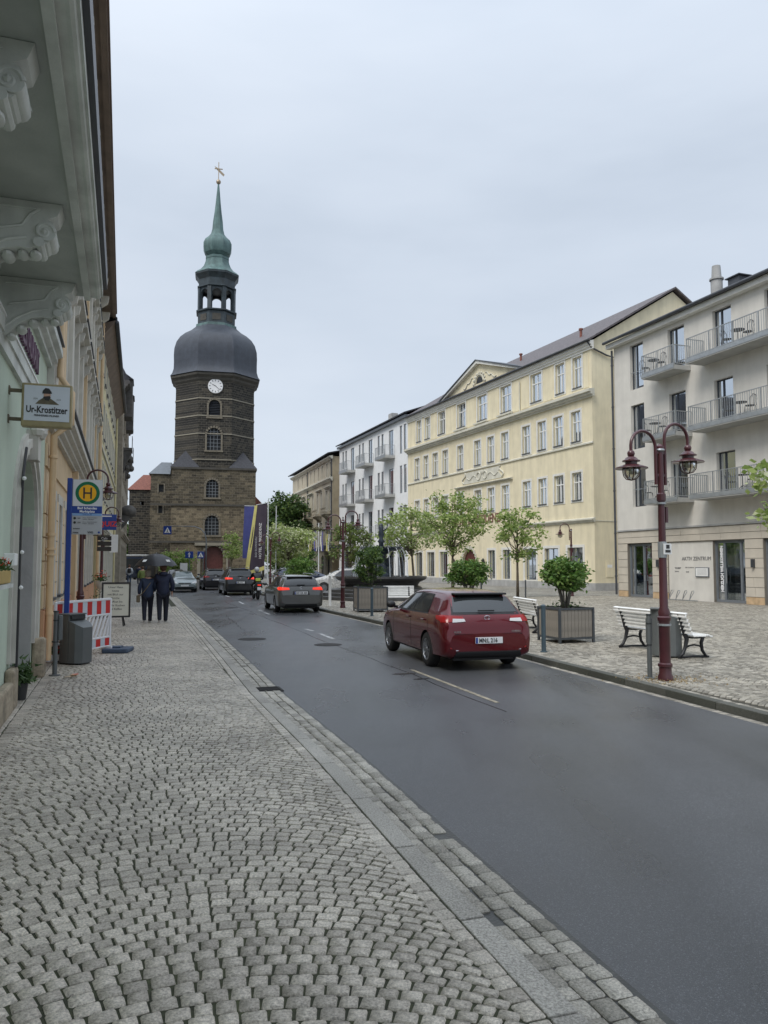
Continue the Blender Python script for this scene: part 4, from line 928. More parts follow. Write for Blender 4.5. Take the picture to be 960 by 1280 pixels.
mb = MB(); mb.cyl((0, -hw, 50.4), (0, -hw, 52.6), .05, n=6); mb.box(-.5, .5, -hw-.04, -hw+.04, 51.75, 51.85); mb.add([(-.75, -hw, 51.2), (.1, -hw, 51.9), (.55, -hw, 52.1), (.15, -hw, 51.6), (-.6, -hw, 50.95)], [(0, 1, 2, 3, 4)]); mb.build('weather_vane', MT['gold'], Ch)
mb = MB(); mb.box(-.6, .4, -.06, .12, 28.2, 30.0, Matrix.Translation((0, -hw+4.95, 0)) @ Matrix.Rotation(R(6), 4, 'X')); mb.cur = 1; mb.box(-.45, .25, .12, .14, 28.35, 29.85, Matrix.Translation((0, -hw+4.95, 0)) @ Matrix.Rotation(R(6), 4, 'X'))
o = mb.build('dome_hatch', [MT['copper_dark'], MT['interior']], Ch); o.location.y += .12
# everything above the cornice stands on the tower axis, 5 m behind the front face
for o in list(Ch.children):
    if o.name.split('_')[0].split('.')[0] in ('dome', 'lantern', 'spire', 'weather'):
        for v in o.data.vertices:
            z = v.co.z; nz_ = float(np.interp(z, [20, 25.7, 28, 30.55, 32, 34.05, 37.15, 38.7, 40.9, 43, 50.25, 52.6], [20, 25.7, 28.4, 30.95, 32.4, 34.7, 38.05, 39.7, 42.4, 45, 52.85, 55.6])); g = 1.034+.021*min(1, max(0, (z-25.7)/3)); v.co.x *= g; v.co.y = -hw+(v.co.y+hw)*g; v.co.z = nz_
# nave and wing
mb = MB(); mb.box(-7.0, 6.6, -34, -11, 0, 9.7); mb.build('nave_wall', MT['masonry_mid'], Ch)
mb = MB(); mb.add([(-7.25, -11, 9.55), (6.8, -11, 9.8), (.2, -11, 17.2), (-7.25, -34, 9.55), (6.8, -34, 9.8), (.2, -34, 17.2)], [(0, 1, 2), (3, 4, 5), (0, 2, 5, 3), (1, 2, 5, 4)]); mb.build('nave_roof', MT['roof_red'], Ch)
mb = MB(); wall(mb, 7.9, 10.5, 0, 11.3, [(8.7, 9.1, 9.3, 9.8)], .3, -5.0); mb.quad((10.5, -5, 0), (10.5, -12, 0), (10.5, -12, 11.3), (10.5, -5, 11.3)); mb.quad((7.9, -5, 0), (7.9, -12, 0), (7.9, -12, 11.3), (7.9, -5, 11.3)); mb.build('side_tower', MT['masonry_dark'], Ch)
mb = MB(); mb.add([(7.6, -4.8, 11.25), (10.75, -4.8, 11.25), (10.75, -12, 11.25), (7.6, -12, 11.25), (9.0, -7, 13.4), (9.0, -9.5, 13.4), (7.6, -7, 13.4), (7.6, -9.5, 13.4)], [(0, 1, 4, 6), (1, 2, 5, 4), (4, 5, 7, 6), (2, 3, 7, 5)]); mb.build('side_roof', MT['roof_red'], Ch)
mb = MB(); mb.box(7.0, 9.2, -30, -6.5, 0, 10); mb.build('aisle_wall', MT['masonry_dark'], Ch)
mb = MB(); mb.add([(6.5, -6.3, 12.2), (9.3, -6.3, 9.9), (9.3, -30, 9.9), (6.5, -30, 12.2), (6.5, -6.3, 9.9)], [(0, 1, 2, 3), (0, 1, 4)]); mb.build('aisle_roof', MT['roof_red'], Ch)
# ------------------------------------------------------------------ left row of buildings
mat('plaster_green', (.50, .58, .47), .85, .06, 1.2, .2, 50, streak=.10)
mat('stucco_green_grey', (.62, .64, .60), .8, .14, 2.5, .3, 40, streak=.2)
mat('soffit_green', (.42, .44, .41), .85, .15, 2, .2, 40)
mat('plaster_peach', (.66, .50, .315), .85, .08, 1.5, .2, 50, streak=.12)
mat('plaster_peach_dark', (.56, .30, .17), .85, .1, 2, .2, 40, streak=.12)
mat('plaster_cream', (.66, .62, .52), .85, .07, 1.6, .2, 50, streak=.15)
mat('stucco_white', (.60, .58, .52), .85, .1, 3, .2, 40, streak=.18)
mat('plaster_pale_yellow', (.64, .58, .36), .85, .07, 1.6, .2, 50, streak=.15)
mat('jamb_grey', (.44, .44, .42), .85, .12, 3, .4, 25, streak=.15)
mat('plinth_sandstone', (.30, .25, .18), .9, .35, 4, .7, 18, var2=.2)
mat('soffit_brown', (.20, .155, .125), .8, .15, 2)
mat('letter_purple', (.10, .03, .075), .5, .1)
mat('far_stucco', (.36, .32, .26), .85, .2, 3, .3, 20, streak=.25)
mat('far_dark', (.09, .085, .08), .8, .3, 3, .3, 20)
mat('pipe_peach', (.62, .45, .27), .5, .08, 3)
def lb(u, s, label, cat, rot=0., nm='town_house', **k):
    return thing(nm, label, cat, S(u, s), RZL+R(rot), **k)
Gr = lb(14.68, -1.36, 'pale green house with an arched doorway and a bracketed balcony overhead, nearest on the left', 'house')
dh = (1.28, 3.68, 0, 3.38, 1.05)
mb = MB(); wall(mb, 0, 17.5, 0, 10, [dh], .42); mb.build('front_wall', MT['plaster_green'], Gr); shell(Gr, 0, 17.5, -9, 10, MT['plaster_green'], interior=False)
mb = MB(); mb.box(1.27, 1.29, -.42, -.003, 0, 2.4); mb.build('jamb', MT['jamb_grey'], Gr)
mb = MB(); mb.box(1.2, 3.8, -.50, -.43, 0, 3.4); dd = mb.build('doorway', MT['far_dark'], Gr)
for k in range(2): MB().box(1.55+k*1.0, 2.4+k*1.0, -.43, -.40, .3, 2.6).build('door_leaf', MT['door_brown'], dd)
mb = MB()
for (r0, r1, y1) in ((1.2, 1.32, .05), (1.32, 1.42, .09), (1.42, 1.5, .04)):
    n = 20; zc = 2.33
    P = [(2.48-r0*math.cos(math.pi*k/n), zc+r0*.875*math.sin(math.pi*k/n)) for k in range(n+1)]; Q = [(2.48-r1*math.cos(math.pi*k/n), zc+r1*.90*math.sin(math.pi*k/n)) for k in range(n+1)]
    for k in range(n): mb.add([(P[k][0], 0, P[k][1]), (P[k+1][0], 0, P[k+1][1]), (Q[k+1][0], 0, Q[k+1][1]), (Q[k][0], 0, Q[k][1]), (P[k][0], y1, P[k][1]), (P[k+1][0], y1, P[k+1][1]), (Q[k+1][0], y1, Q[k+1][1]), (Q[k][0], y1, Q[k][1])], [(4, 5, 6, 7), (0, 1, 5, 4), (3, 2, 6, 7)])
    mb.box(2.48-r1, 2.48-r0, 0, y1, .55, zc); mb.box(2.48+r0, 2.48+r1, 0, y1, .55, zc)
mb.build('door_moulding', MT['stucco_white'], Gr)
mb = MB(); mb.poly([(2.32, 3.3), (2.64, 3.3), (2.7, 3.72), (2.26, 3.72)], 0, .16); mb.ball((2.48, .14, 3.74), .13, 5); mb.ball((2.3, .14, 3.72), .1, 4); mb.ball((2.66, .14, 3.72), .1, 4); mb.build('keystone', MT['stucco_white'], Gr)
# plinth stones
x = 4.2
for i, l in enumerate((1.5, 1.7, 1.6, 1.8, 1.7, 1.8, 1.6)):
    mb = MB(); mb.bbox(x, x+l-.015, .002, .12+.02*(i % 2), -.02, .36+.03*(i % 3), .03); mb.build('plinth_stone', MT['plinth_sandstone'], Gr); x += l
for x, w, h in ((.92, .30, .62), (.5, .38, .48), (.05, .42, .42)):
    mb = MB(); mb.bbox(x, x+w, .002, .20 if h > .5 else .1, -.02, h, .05); mb.build('plinth_stone', MT['plinth_sandstone'], Gr)
mb = MB(); mb.bbox(3.75, 4.15, .002, .12, -.02, .5, .04); mb.build('plinth_stone', MT['plinth_sandstone'], Gr)
mb = MB(); mb.tube([(3.86, .1, .5), (3.86, .1, 2.2), (3.78, .1, 2.9), (3.5, .1, 3.35)], .02, 5); lc = mb.build('light_cable', MT['wire_black'], Gr)
for z in (1.5, 1.95, 2.9): MB().ball((3.86, .125, z), .028, 4).build('light_bulb', MT['frame_white'], lc)
mb = MB(); mb.box(-.12, 17, .0, .05, 4.18, 4.34); mb.box(-.12, 17, .0, .075, 4.34, 4.50); o = mb.build('cornice', MT['stucco_green_grey'], Gr)
MB().box(-.12, 17, .0, .09, 4.50, 4.53).build('cornice_edge', MT['frame_white'], Gr)
band(Gr, -.15, 17.5, 5.30, 5.66, .24, MT['stucco_green_grey']); MB().box(-.17, 17.5, 0, .27, 5.71, 5.74).build('cornice_sheet', MT['gutter_dark'], Gr)
text('RESTAURANT', .50, Gr, wallT(3.95, .03, 4.74), MT['letter_purple'], depth=.02, sx=.72, bold=.01)
# balcony with scroll brackets over the pavement; local x = 14.68-u
b0, b1 = 14.68-9.62, 17.2
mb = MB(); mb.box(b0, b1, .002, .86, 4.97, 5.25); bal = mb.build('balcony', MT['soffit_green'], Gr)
mb = MB(); mb.box(b0-.02, b1, .85, .92, 4.93, 5.3); mb.box(b0-.03, b1, .92, 1.0, 4.975, 5.3); mb.box(b0-.05, b1, 1.0, 1.055, 5.0, 5.3); mb.tube([(b0-.04, 1.0, 5.0), (b1, 1.0, 5.0)], .035, 8); mb.build('edge_moulding', MT['stucco_green_grey'], bal)
MB().box(b0-.06, b1, 1.056, 1.10, 5.10, 5.34).build('edge_sheet', MT['gutter_dark'], bal)
mb = MB(); mb.box(b0, b1, .40, .44, 5.3, 6.2); mb.build('parapet', MT['stucco_green_grey'], bal)
MY = lambda x: Matrix(((0, 1, 0, x), (1, 0, 0, 0), (0, 0, 1, 0), (0, 0, 0, 1)))
for u in (9.33, 7.32, 5.08, 2.85, .6):
    x = 14.68-u; pr = [(0, 4.30), (.10, 4.34), (.2, 4.45), (.32, 4.52), (.44, 4.55), (.52, 4.54), (.58, 4.58), (.66, 4.60), (.72, 4.66), (.73, 4.74), (.70, 4.80), (.66, 4.82), (.74, 4.86), (.78, 4.965), (0, 4.965)]
    mb = MB(); mb.poly(pr, -.15, .15, MY(x)); br = mb.build('bracket', MT['stucco_green_grey'], bal, smooth=30)
    mb = MB()
    for sx in (-1, 1):
        X = x+sx*.155
        mb.tube([(X+sx*.01, .64+.085*(1-t/9)*math.cos(t), 4.70+.085*(1-t/9)*math.sin(t)) for t in np.linspace(0, 8.2, 22)], .018, 6)
        mb.ball((X, .64, 4.70), .035, 4)
        mb.tube([(X, .06, 4.40), (X, .2, 4.52), (X, .34, 4.60), (X, .5, 4.64)], .016, 6); mb.tube([(X, .06, 4.9), (X, .6, 4.9)], .014, 5)
        mb.tube([(X, .6, 4.9), (X, .52, 4.84), (X, .46, 4.74), (X, .3, 4.7), (X, .1, 4.66)], .014, 5)
    for yy, zz, r in ((.12, 4.33, .05), (.22, 4.42, .06), (.34, 4.50, .06), (.46, 4.53, .05), (.56, 4.54, .05)): mb.ball((x, yy, zz), r, 5, .8, sx=2.1)
    mb.cyl((x-.17, .665, 4.69), (x+.17, .665, 4.69), .07, n=12); mb.cyl((x-.18, .60, 4.60), (x+.18, .60, 4.60), .045, n=10)
    mb.build('scroll', MT['stucco_green_grey'], br, smooth=35)
# hanging lightbox sign
def up(u, s, z=0): return S(u, s, z)
sg = thing('hanging_sign', 'white hanging sign box in a gold frame with a bearded man in a hat', 'sign', S(10.15, -1.36, 0), RZL)
mat('sign_gold', (.36, .30, .17), .45, .15, 8, metal=.4); mat('sign_white', (.66, .70, .76), .35, .04, 3); mat('ink', (.03, .03, .03), .6, .1); mat('skin', (.55, .33, .24), .6, .06, 6)
mat('sign_brown', (.13, .11, .07), .6, .3, 14)
mb = MB(); mb.bbox(-.075, .075, .15, .72, 3.46, 3.99, .015); mb.build('frame', MT['sign_gold'], sg)
mb = MB(); mb.box(.072, .082, .18, .69, 3.53, 3.96); mb.box(-.082, -.072, .18, .69, 3.53, 3.96); fc = mb.build('panel', MT['sign_white'], sg)
for z in (3.9, 3.55):
    mb = MB(); mb.box(-.02, .02, .0, .16, z-.02, z+.02); mb.box(-.04, .04, 0, .015, z-.05, z+.05); mb.build('bracket', MT['sign_brown'], sg)
TX = Matrix(((0, 0, 1, .084), (1, 0, 0, .435), (0, 1, 0, 3.53), (0, 0, 0, 1)))      # text on the face looking at the camera
text('Ur-Krostitzer', .115, fc, TX @ Matrix.Translation((0, .10, 0)), MT['ink'], depth=.001, align='CENTER', sx=.72, bold=.003)
text('FEINHERBES PILSNER', .032, fc, TX @ Matrix.Translation((0, .055, 0)), MT['ink'], depth=.001, align='CENTER', sx=.95, bold=.0006)
text('1534', .026, fc, TX @ Matrix.Translation((-.13, .26, 0)), MT['letter_grey'], depth=.001, align='CENTER'); text('1534', .026, fc, TX @ Matrix.Translation((.13, .26, 0)), MT['letter_grey'], depth=.001, align='CENTER')
def flat(pts, z, m, nm): mb = MB(); mb.add([tuple(TX @ Vector((x, y, z))) for x, y in pts], [tuple(range(len(pts)))]); return mb.build(nm, m, fc)
flat([(-.13, .205), (-.09, .25), (-.04, .285), (.03, .285), (.08, .25), (.14, .205)], .001, MT['sign_brown'], 'robe')
flat([(.04*math.cos(t), .315+.047*math.sin(t)) for t in np.linspace(0, 6.1, 14)], .0022, MT['skin'], 'face')
flat([(-.045, .29), (-.02, .255), (.02, .25), (.042, .29), (.03, .31), (-.03, .30)], .003, MT['ink'], 'beard')
flat([(-.055, .335), (-.05, .37), (-.02, .405), (.02, .40), (.045, .365), (.055, .34), (.03, .335)], .0034, MT['ink'], 'hat')
# window flower box
mat('terracotta', (.42, .30, .10), .7, .1, 4); leafmat('leaf_plant', (.03, .07, .02), (.10, .17, .05)); leafmat('petal_red', (.55, .03, .01), (.75, .08, .03), .2); leafmat('petal_white', (.6, .55, .5), (.75, .7, .6), .3)
def leaves(n, fn, size, m, mb=None, seed=1, el=1.5):
    r = random.Random(seed); mb = mb or MB()
    for _ in range(n):
        p = Vector(fn(r)); d = Vector((r.uniform(-1, 1), r.uniform(-1, 1), r.uniform(-.6, .9))).normalized(); w = d.orthogonal().normalized(); w.rotate(Matrix.Rotation(r.uniform(0, 6.28), 3, d)); q = size*r.uniform(.6, 1.3)
        mb.add([p-w*q*.45, p+d*q*el*.4-w*q*.1, p+w*q*.45+d*q*.2, p+d*q*el], [(0, 1, 3), (0, 2, 3)] if False else [(0, 2, 3, 1)])
    return mb
fb = thing('flower_box', 'window box of red geraniums on the wall of the green house', 'flower box', S(8.45, -1.30, 0), RZL)
MB().bbox(-.5, .5, .0, .18, 1.60, 1.74, .015).build('box', MT['terracotta'], fb)
MB().box(-.55, .55, -.05, .20, 1.555, 1.595).build('shelf', MT['stucco_green_grey'], fb)
leaves(260, lambda r: (r.uniform(-.45, .45), r.uniform(0, .18), 1.73+abs(r.gauss(0, .05))), .04, None, seed=3).build('foliage', MT['leaf_plant'], fb, kind='stuff')
mb = MB(); r = random.Random(9)
for k in range(14):
    c = (r.uniform(-.45, .45), r.uniform(0, .2), 1.80+r.uniform(-.02, .06)); leaves(20, lambda q: (c[0]+q.gauss(0, .025), c[1]+q.gauss(0, .025), c[2]+q.gauss(0, .02)), .03, None, mb, seed=k, el=1)
mb.build('blossoms', MT['petal_red'], fb, kind='stuff')
mb = MB(); mb.bbox(-.30, -.06, .02, .14, 1.78, 1.92, .01, Matrix.Translation((-.5, .0, .0))); ms = mb.build('switch_box', MT['frame_white'], Gr, loc=(14.68-9.0, .06, 0))
def potplant(u, s, hp, rp, label, hl, flowers=None, n=380, nm='potted_plant', seed=1, grp=None, potm='ink'):
    t = thing(nm, label, 'plant', S(u, s, 0), 0, grp)
    mb = MB(); mb.lathe([(rp*.72, 0), (rp, hp), (rp*.88, hp), (rp*.85, hp-.03)], 14); mb.build('pot', MT[potm], t, smooth=40)
    leaves(n, lambda r: (r.gauss(0, rp*.75), r.gauss(0, rp*.75), hp+abs(r.gauss(0, hl*.38))), .05, None, seed=seed, el=1.9).build('foliage', MT['leaf_plant'], t, kind='stuff')
    if flowers: leaves(40, lambda r: (r.gauss(0, rp*.7), r.gauss(0, rp*.7), hp+abs(r.gauss(0, hl*.4))+.05), .05, None, seed=seed+5, el=1).build('blossoms', MT[flowers], t, kind='stuff')
    return t
potplant(11.4, -1.27, .22, .10, 'black pot of upright ferny green leaves beside the arched doorway', .28, n=520, seed=4)
potplant(15.6, -1.10, .14, .12, 'small pot with white and pink blossoms at the foot of the peach wall', .2, 'petal_white', seed=8)

# ---- peach house
Pe = lb(38.8, -1.36, 'peach and cream house with white window hoods and a rusticated ground floor', 'house')
X = lambda u: 38.8-u
Lp = X(14.7)
gw = [16.45, 18.2, 20.0, 21.6+1.9, 25.6, 27.8, 30, 32.2, 34.4, 36.6]
holes = []
for u in gw:
    hw_ = .42 if u < 22 else .5
    z0, z1 = (1.1, 3.08) if u < 22 else (.4 if int(u) % 2 else 1.0, 3.1)
    holes.append((X(u)-hw_, X(u)+hw_, z0, z1)); window(Pe, X(u)-hw_, X(u)+hw_, z0, z1, .2, 'tall', 'frame_white', surround='stucco_white', sill='gutter_dark', sw=.2)
for k in range(10):
    u = 15.9+k*2.3
    for z0, z1 in ((5.5, 7.7), (9.0, 11.1)):
        holes.append((X(u)-.5, X(u)+.5, z0, z1)); window(Pe, X(u)-.5, X(u)+.5, z0, z1, .2, 'cross', 'frame_white', surround='stucco_white', sill='stucco_white', sw=.22)
        band(Pe, X(u)-.95, X(u)+.95, z1+.35, z1+.62, .30, MT['stucco_white'], 'window_hood', 2); MB().box(X(u)-.98, X(u)+.98, 0, .33, z1+.675, z1+.70).build('hood_sheet', MT['gutter_dark'], Pe)
        for sx in (-.72, .72): mb = MB(); mb.poly([(0, z1-.1), (0, z1+.35), (.24, z1+.35), (.2, z1+.15), (.08, z1+.05)], -.09, .09, MY(X(u)+sx)); mb.build('console', MT['stucco_white'], Pe)
lo = [h for h in holes if h[3] < 4]; hi = [h for h in holes if h[3] > 4]
mb = MB(); wall(mb, 0, Lp, 0, 4.3, lo, .2); mb.build('ground_floor_wall', MT['plaster_peach'], Pe)
mb = MB(); wall(mb, 0, Lp, 4.3, 13.8, hi, .2); mb.build('upper_wall', MT['plaster_cream'], Pe); shell(Pe, 0, Lp, -10, 13.8, MT['plaster_cream'])
# rusticated courses between the windows
edges = [0]
for h in sorted(lo): edges += [h[0]-.22, h[1]+.22]
edges.append(Lp)
for z0 in [1.02+.42*k for k in range(7)]:
    z1 = min(z0+.395, 4.28)
    if z0 > 3.3-.3:
        if z0 >= 3.3: MB().box(.0, Lp, .0, .035, z0, z1).build('rusticated_course', MT['plaster_peach'], Pe)
        continue
    for a, b in zip(edges[0::2], edges[1::2]):
        if b-a > .1 and a > X(30): MB().box(a, b, .0, .035, z0, z1).build('rusticated_course', MT['plaster_peach'], Pe)
MB().box(0, Lp, .0, .06, 0, .98).build('plinth', MT['plaster_peach_dark'], Pe)
mb = MB(); mb.box(X(22.7), X(22.2), 0, .14, 0, 4.3); mb.build('pilaster', MT['plaster_peach'], Pe)
band(Pe, -.1, Lp+.0, 4.28, 4.75, .36, MT['stucco_white'], 'cornice', 4); MB().box(-.1, Lp, 0, .40, 4.80, 4.84).build('cornice_sheet', MT['gutter_dark'], Pe)
band(Pe, -.05, Lp, 8.35+.1, 8.75, .16, MT['stucco_white'], 'string_course', 2)
for k in range(11):
    u = 14.85+k*2.3
    if X(u) < .2: continue
    MB().box(max(0, X(u)-.24), min(X(u)+.24, Lp), 0, .12, 4.85, 12.7).build('pilaster', MT['plaster_peach' if k % 4 == 1 else 'stucco_white'], Pe)
    mb = MB(); mb.poly([(0, 12.75), (.12, 12.75), (.18, 13.1), (.45, 13.3), (.5, 13.6), (0, 13.6)], -.14, .14, MY(min(X(u), Lp-.2))); mb.build('eaves_console', MT['stucco_white'], Pe)
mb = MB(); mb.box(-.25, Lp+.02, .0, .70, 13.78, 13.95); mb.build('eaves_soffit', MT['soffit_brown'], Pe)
mb = MB(); mb.box(-.25, Lp+.02, .60, .76, 13.72, 13.779); mb.box(-.25, Lp+.02, .70, .80, 13.96, 14.1); mb.build('eaves_gutter', MT['soffit_brown'], Pe)
roof(Pe, -.2, Lp, .75, -5, 14.2, 18, MT['roof_slate'])
mb = MB(); mb.tube([(Lp-.25, .12, .1), (Lp-.25, .12, 4.1), (Lp-.25, .40, 4.35), (Lp-.25, .40, 4.9), (Lp-.25, .2, 5.2), (Lp-.25, .2, 12.8), (Lp-.25, .62, 13.6)], .062, 10)
for z in (.9, 2.3, 3.7): mb.cyl((Lp-.25, .12, z), (Lp-.25, .12, z+.05), .078)
for z in (1.95, 2.05): mb.cyl((Lp-.25, .12, z), (Lp-.25, .12, z+.03), .09)
mb.build('downpipe', MT['pipe_peach'], Pe, smooth=40)
pipe(Pe, .25, .2, .1, 13.5, MT['pipe_peach'], .07)

# ---- pale yellow house further on
Ye = lb(62, -.80, 'pale yellow house under a deep dark eaves, behind the bus stop sign', 'house', -1.1)
Lx = 23.1; holes = []
for k in range(9):
    x = 1.5+k*2.5
    for z0, z1 in ((5.2, 7.1), (8.3, 10.2), (11.2, 12.6)):
        holes.append((x-.48, x+.48, z0, z1)); window(Ye, x-.48, x+.48, z0, z1, .18, 'cross', 'frame_white', surround='stucco_white', sill='gutter_dark', sw=.12)
    holes.append((x-.7, x+.7, .5 if k % 3 else .1, 3.0)); window(Ye, x-.7, x+.7, .5 if k % 3 else .1, 3.0, .2, 'two', 'frame_grey', surround='stucco_white', sw=.15)
mb = MB(); wall(mb, 0, Lx, 0, 13.3, holes, .18); mb.build('front_wall', MT['plaster_pale_yellow'], Ye); shell(Ye, 0, Lx, -10, 13.3, MT['plaster_pale_yellow'])
band(Ye, -.05, Lx, 3.5, 3.8, .2, MT['stucco_white']); band(Ye, 0, Lx, 7.6, 7.75, .08, MT['stucco_white'], 'string_course', 1)
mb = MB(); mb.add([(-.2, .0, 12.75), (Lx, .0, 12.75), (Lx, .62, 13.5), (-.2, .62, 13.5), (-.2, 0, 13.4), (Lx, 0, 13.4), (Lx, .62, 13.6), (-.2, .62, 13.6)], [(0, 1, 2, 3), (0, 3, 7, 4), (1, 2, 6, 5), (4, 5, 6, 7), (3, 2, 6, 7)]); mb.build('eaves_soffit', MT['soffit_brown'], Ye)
mb = MB(); mb.tube([(-.2, .68, 13.5), (Lx, .68, 13.5)], .11, 8); mb.build('eaves_gutter', MT['gutter_dark'], Ye, smooth=True)
roof(Ye, -.1, Lx, .7, -5, 13.75, 18, MT['roof_slate']); pipe(Ye, .2, .1, .1, 13, MT['plaster_pale_yellow'], .07)
# ---- far house with oriel
Fa = lb(86, .25, 'brown stuccoed house with a dark oriel and corbels, farthest in the left row', 'house', -1.3)
holes = []
for k in range(8):
    x = 1.6+k*2.8
    for z0, z1 in ((5, 7.2), (8.6, 10.8), (12.2, 14.2), (.6, 3.2)): holes.append((x-.5, x+.5, z0, z1)); window(Fa, x-.5, x+.5, z0, z1, .18, 'cross', 'frame_white', surround='far_stucco', sill='far_stucco', sw=.18, curtain=None)
mb = MB(); wall(mb, 0, 23.3, 0, 16, holes, .18); mb.build('front_wall', MT['far_stucco'], Fa); shell(Fa, 0, 23.3, -10, 16, MT['far_stucco'])
band(Fa, -.2, 23.5, 15.5, 16.1, .45, MT['far_dark']); band(Fa, 0, 23.3, 3.9, 4.3, .3, MT['far_stucco'])
mb = MB(); mb.add([(0, .45, 16.1), (23.3, .45, 16.1), (23.3, -1.2, 19.2), (0, -1.2, 19.2), (23.3, -9, 19.2), (0, -9, 19.2), (23.3, -10, 16.1), (0, -10, 16.1)], [(0, 1, 2, 3), (3, 2, 4, 5), (1, 6, 4, 2), (0, 3, 5, 7)]); mb.build('mansard_roof', MT['roof_slate'], Fa)
for x in (20.5, 14):
    mb = MB(); mb.box(x-1.1, x+1.1, 0, .62, 13.6, 16.6); orl = mb.build('oriel', MT['far_dark'], Fa)
    mb = MB(); mb.poly([(0, 16.6), (.7, 16.6), (0, 17.1)], -1.3, 1.3, MY(x)); mb.build('oriel_roof', MT['roof_slate'], orl)
    mb = MB(); mb.poly([(0, 9.2), (.1, 9.3), (.25, 9.9), (.5, 10.3), (.62, 10.7), (.62, 10.9), (0, 10.9)], -.9, .9, MY(x)); mb.ball((x, .5, 10.3), .3, 5, sx=2); mb.ball((x, .25, 9.6), .25, 5, sx=2); mb.build('corbel', MT['far_dark'], Fa)
    mb = MB(); mb.box(x-1, x+1, .0, .7, 10.9, 11.1)
    for k in range(12): mb.box(x-1+k*.18, x-.97+k*.18, .66, .69, 11.1, 12.0)
    mb.box(x-1, x+1, .65, .7, 12.0, 12.05); mb.build('small_balcony', MT['far_dark'], Fa)
mb = MB(); mb.ball((21, .5, 6.0), .62, 6, .85); mb.poly([(0, 4.6), (.2, 4.8), (.6, 5.4), (.7, 5.7), (0, 5.7)], -.4, .4, MY(21)); mb.build('carved_corbel', MT['far_dark'], Fa, smooth=40)
# ------------------------------------------------------------------ trees
mat('bark', (.11, .09, .065), .9, .3, 6, .6, 30); mat('bark_grey', (.16, .15, .13), .9, .3, 6, .6, 30)
leafmat('leaf_fresh', (.16, .24, .05), (.44, .53, .18), .5); leafmat('leaf_mid', (.09, .16, .035), (.27, .38, .10), .45)
leafmat('leaf_dark', (.03, .065, .02), (.10, .18, .05), .35); leafmat('leaf_cream', (.25, .33, .12), (.62, .62, .42), .35); leafmat('leaf_box', (.045, .11, .022), (.15, .28, .055), .35)
leafmat('leaf_olive', (.07, .10, .025), (.17, .19, .06), .35)
def clumped(r, nb, c, rad, gap=.25):
    cl = []
    while len(cl) < nb:
        p = Vector((r.uniform(-1, 1), r.uniform(-1, 1), r.uniform(-1, 1)))
        if .35 < p.length < 1: cl.append(Vector((c[0]+p.x*rad[0], c[1]+p.y*rad[1], c[2]+p.z*rad[2])))
    return cl
def crown(name, m, parent, cl, per, spread, size, seed, el=1.6, mix=None):
    rs = np.random.default_rng(seed); per = int(per*1.1); n = len(cl)*per
    c = np.repeat(np.array([p[:] for p in cl]), per, 0); sc = np.repeat(rs.uniform(.6, 1.25, len(cl)), per)[:, None]
    P = c+rs.normal(0, 1, (n, 3))*np.array([spread, spread, spread*.6])*sc
    d = rs.normal(0, 1, (n, 3)); d[:, 2] = d[:, 2]*.6-.15; d /= np.linalg.norm(d, axis=1)[:, None]
    w = np.cross(d, rs.normal(0, 1, (n, 3))); w /= np.linalg.norm(w, axis=1)[:, None]; s = (size*rs.uniform(.6, 1.35, n))[:, None]
    V = np.stack([P, P+d*s*el*.5-w*s*.42, P+d*s*el, P+d*s*el*.5+w*s*.42], 1).reshape(-1, 3)
    me = bpy.data.meshes.new(name); F = np.arange(4*n).reshape(-1, 4); me.from_pydata(V.tolist(), [], F.tolist())
    ms = m if isinstance(m, list) else [m]
    for q in ms: me.materials.append(MT[q])
    if len(ms) > 1: me.polygons.foreach_set('material_index', (rs.random(n) < (mix or .3)).astype(int).tolist())
    return link(name, me, parent, kind='stuff')
def tree(x, y, label, th, cz, rad, leaf, nb=40, per=60, size=.11, spread=.28, seed=1, nm='street_tree', tr=.07, group='street trees on the market square', lean=0, mix=.3, bark='bark', z=0, tips=None):
    t = thing(nm, label, 'tree', (x, y, z), 0, group); r = random.Random(seed); c = (lean*.8, 0, cz)
    cl = clumped(r, nb, c, rad); tk = MB(); P0 = [Vector((0, 0, 0)), Vector((lean*.2, 0, th*.5)), Vector((lean*.5, .02, th))]; tk.tube(P0, [tr*1.25, tr, tr*.8], 9)
    top = P0[-1]; tk.tube([top, Vector((c[0]*.9, 0, cz+rad[2]*.1)), Vector((c[0], 0, cz+rad[2]*.7))], [tr*.8, tr*.5, tr*.15], 7); tk.build('trunk', MT[bark], t, smooth=True)
    br = MB()
    for i, p in enumerate(cl):
        b = top.lerp(Vector((c[0], 0, cz+rad[2]*.5)), r.uniform(0, .75) if p.z > cz else r.uniform(0, .25)); m_ = b.lerp(p, .5)+Vector((r.uniform(-.1, .1), r.uniform(-.1, .1), -.12*rad[2]+r.uniform(-.05, .1)))
        q = tr*(.42 if i % 3 == 0 else .22); br.tube([b, m_, p], [q, q*.6, q*.2], 5, cap=False)
        for _ in range(2):
            e = p+Vector((r.gauss(0, 1), r.gauss(0, 1), r.gauss(0, .7)))*spread*1.2; br.tube([m_.lerp(p, .6), e], [q*.35, q*.1], 4, cap=False)
    br.build('branches', MT[bark], t, smooth=True)
    crown('crown', leaf, t, cl, per, spread, size, seed, mix=mix); return t
tree(7.35, 42.5, 'small young tree with airy fresh leaves before the right half of the yellow hotel', 2.1, 3.55, (1.55, 1.55, 1.35), ['leaf_fresh', 'leaf_mid'], 34, 44, .13, .25, 3)
tree(4.45, 50, 'tallest young tree, standing before the hotel entrance', 2.2, 4.4, (2.1, 2.1, 2.2), ['leaf_fresh', 'leaf_mid'], 58, 50, .145, .30, 5, tr=.09)
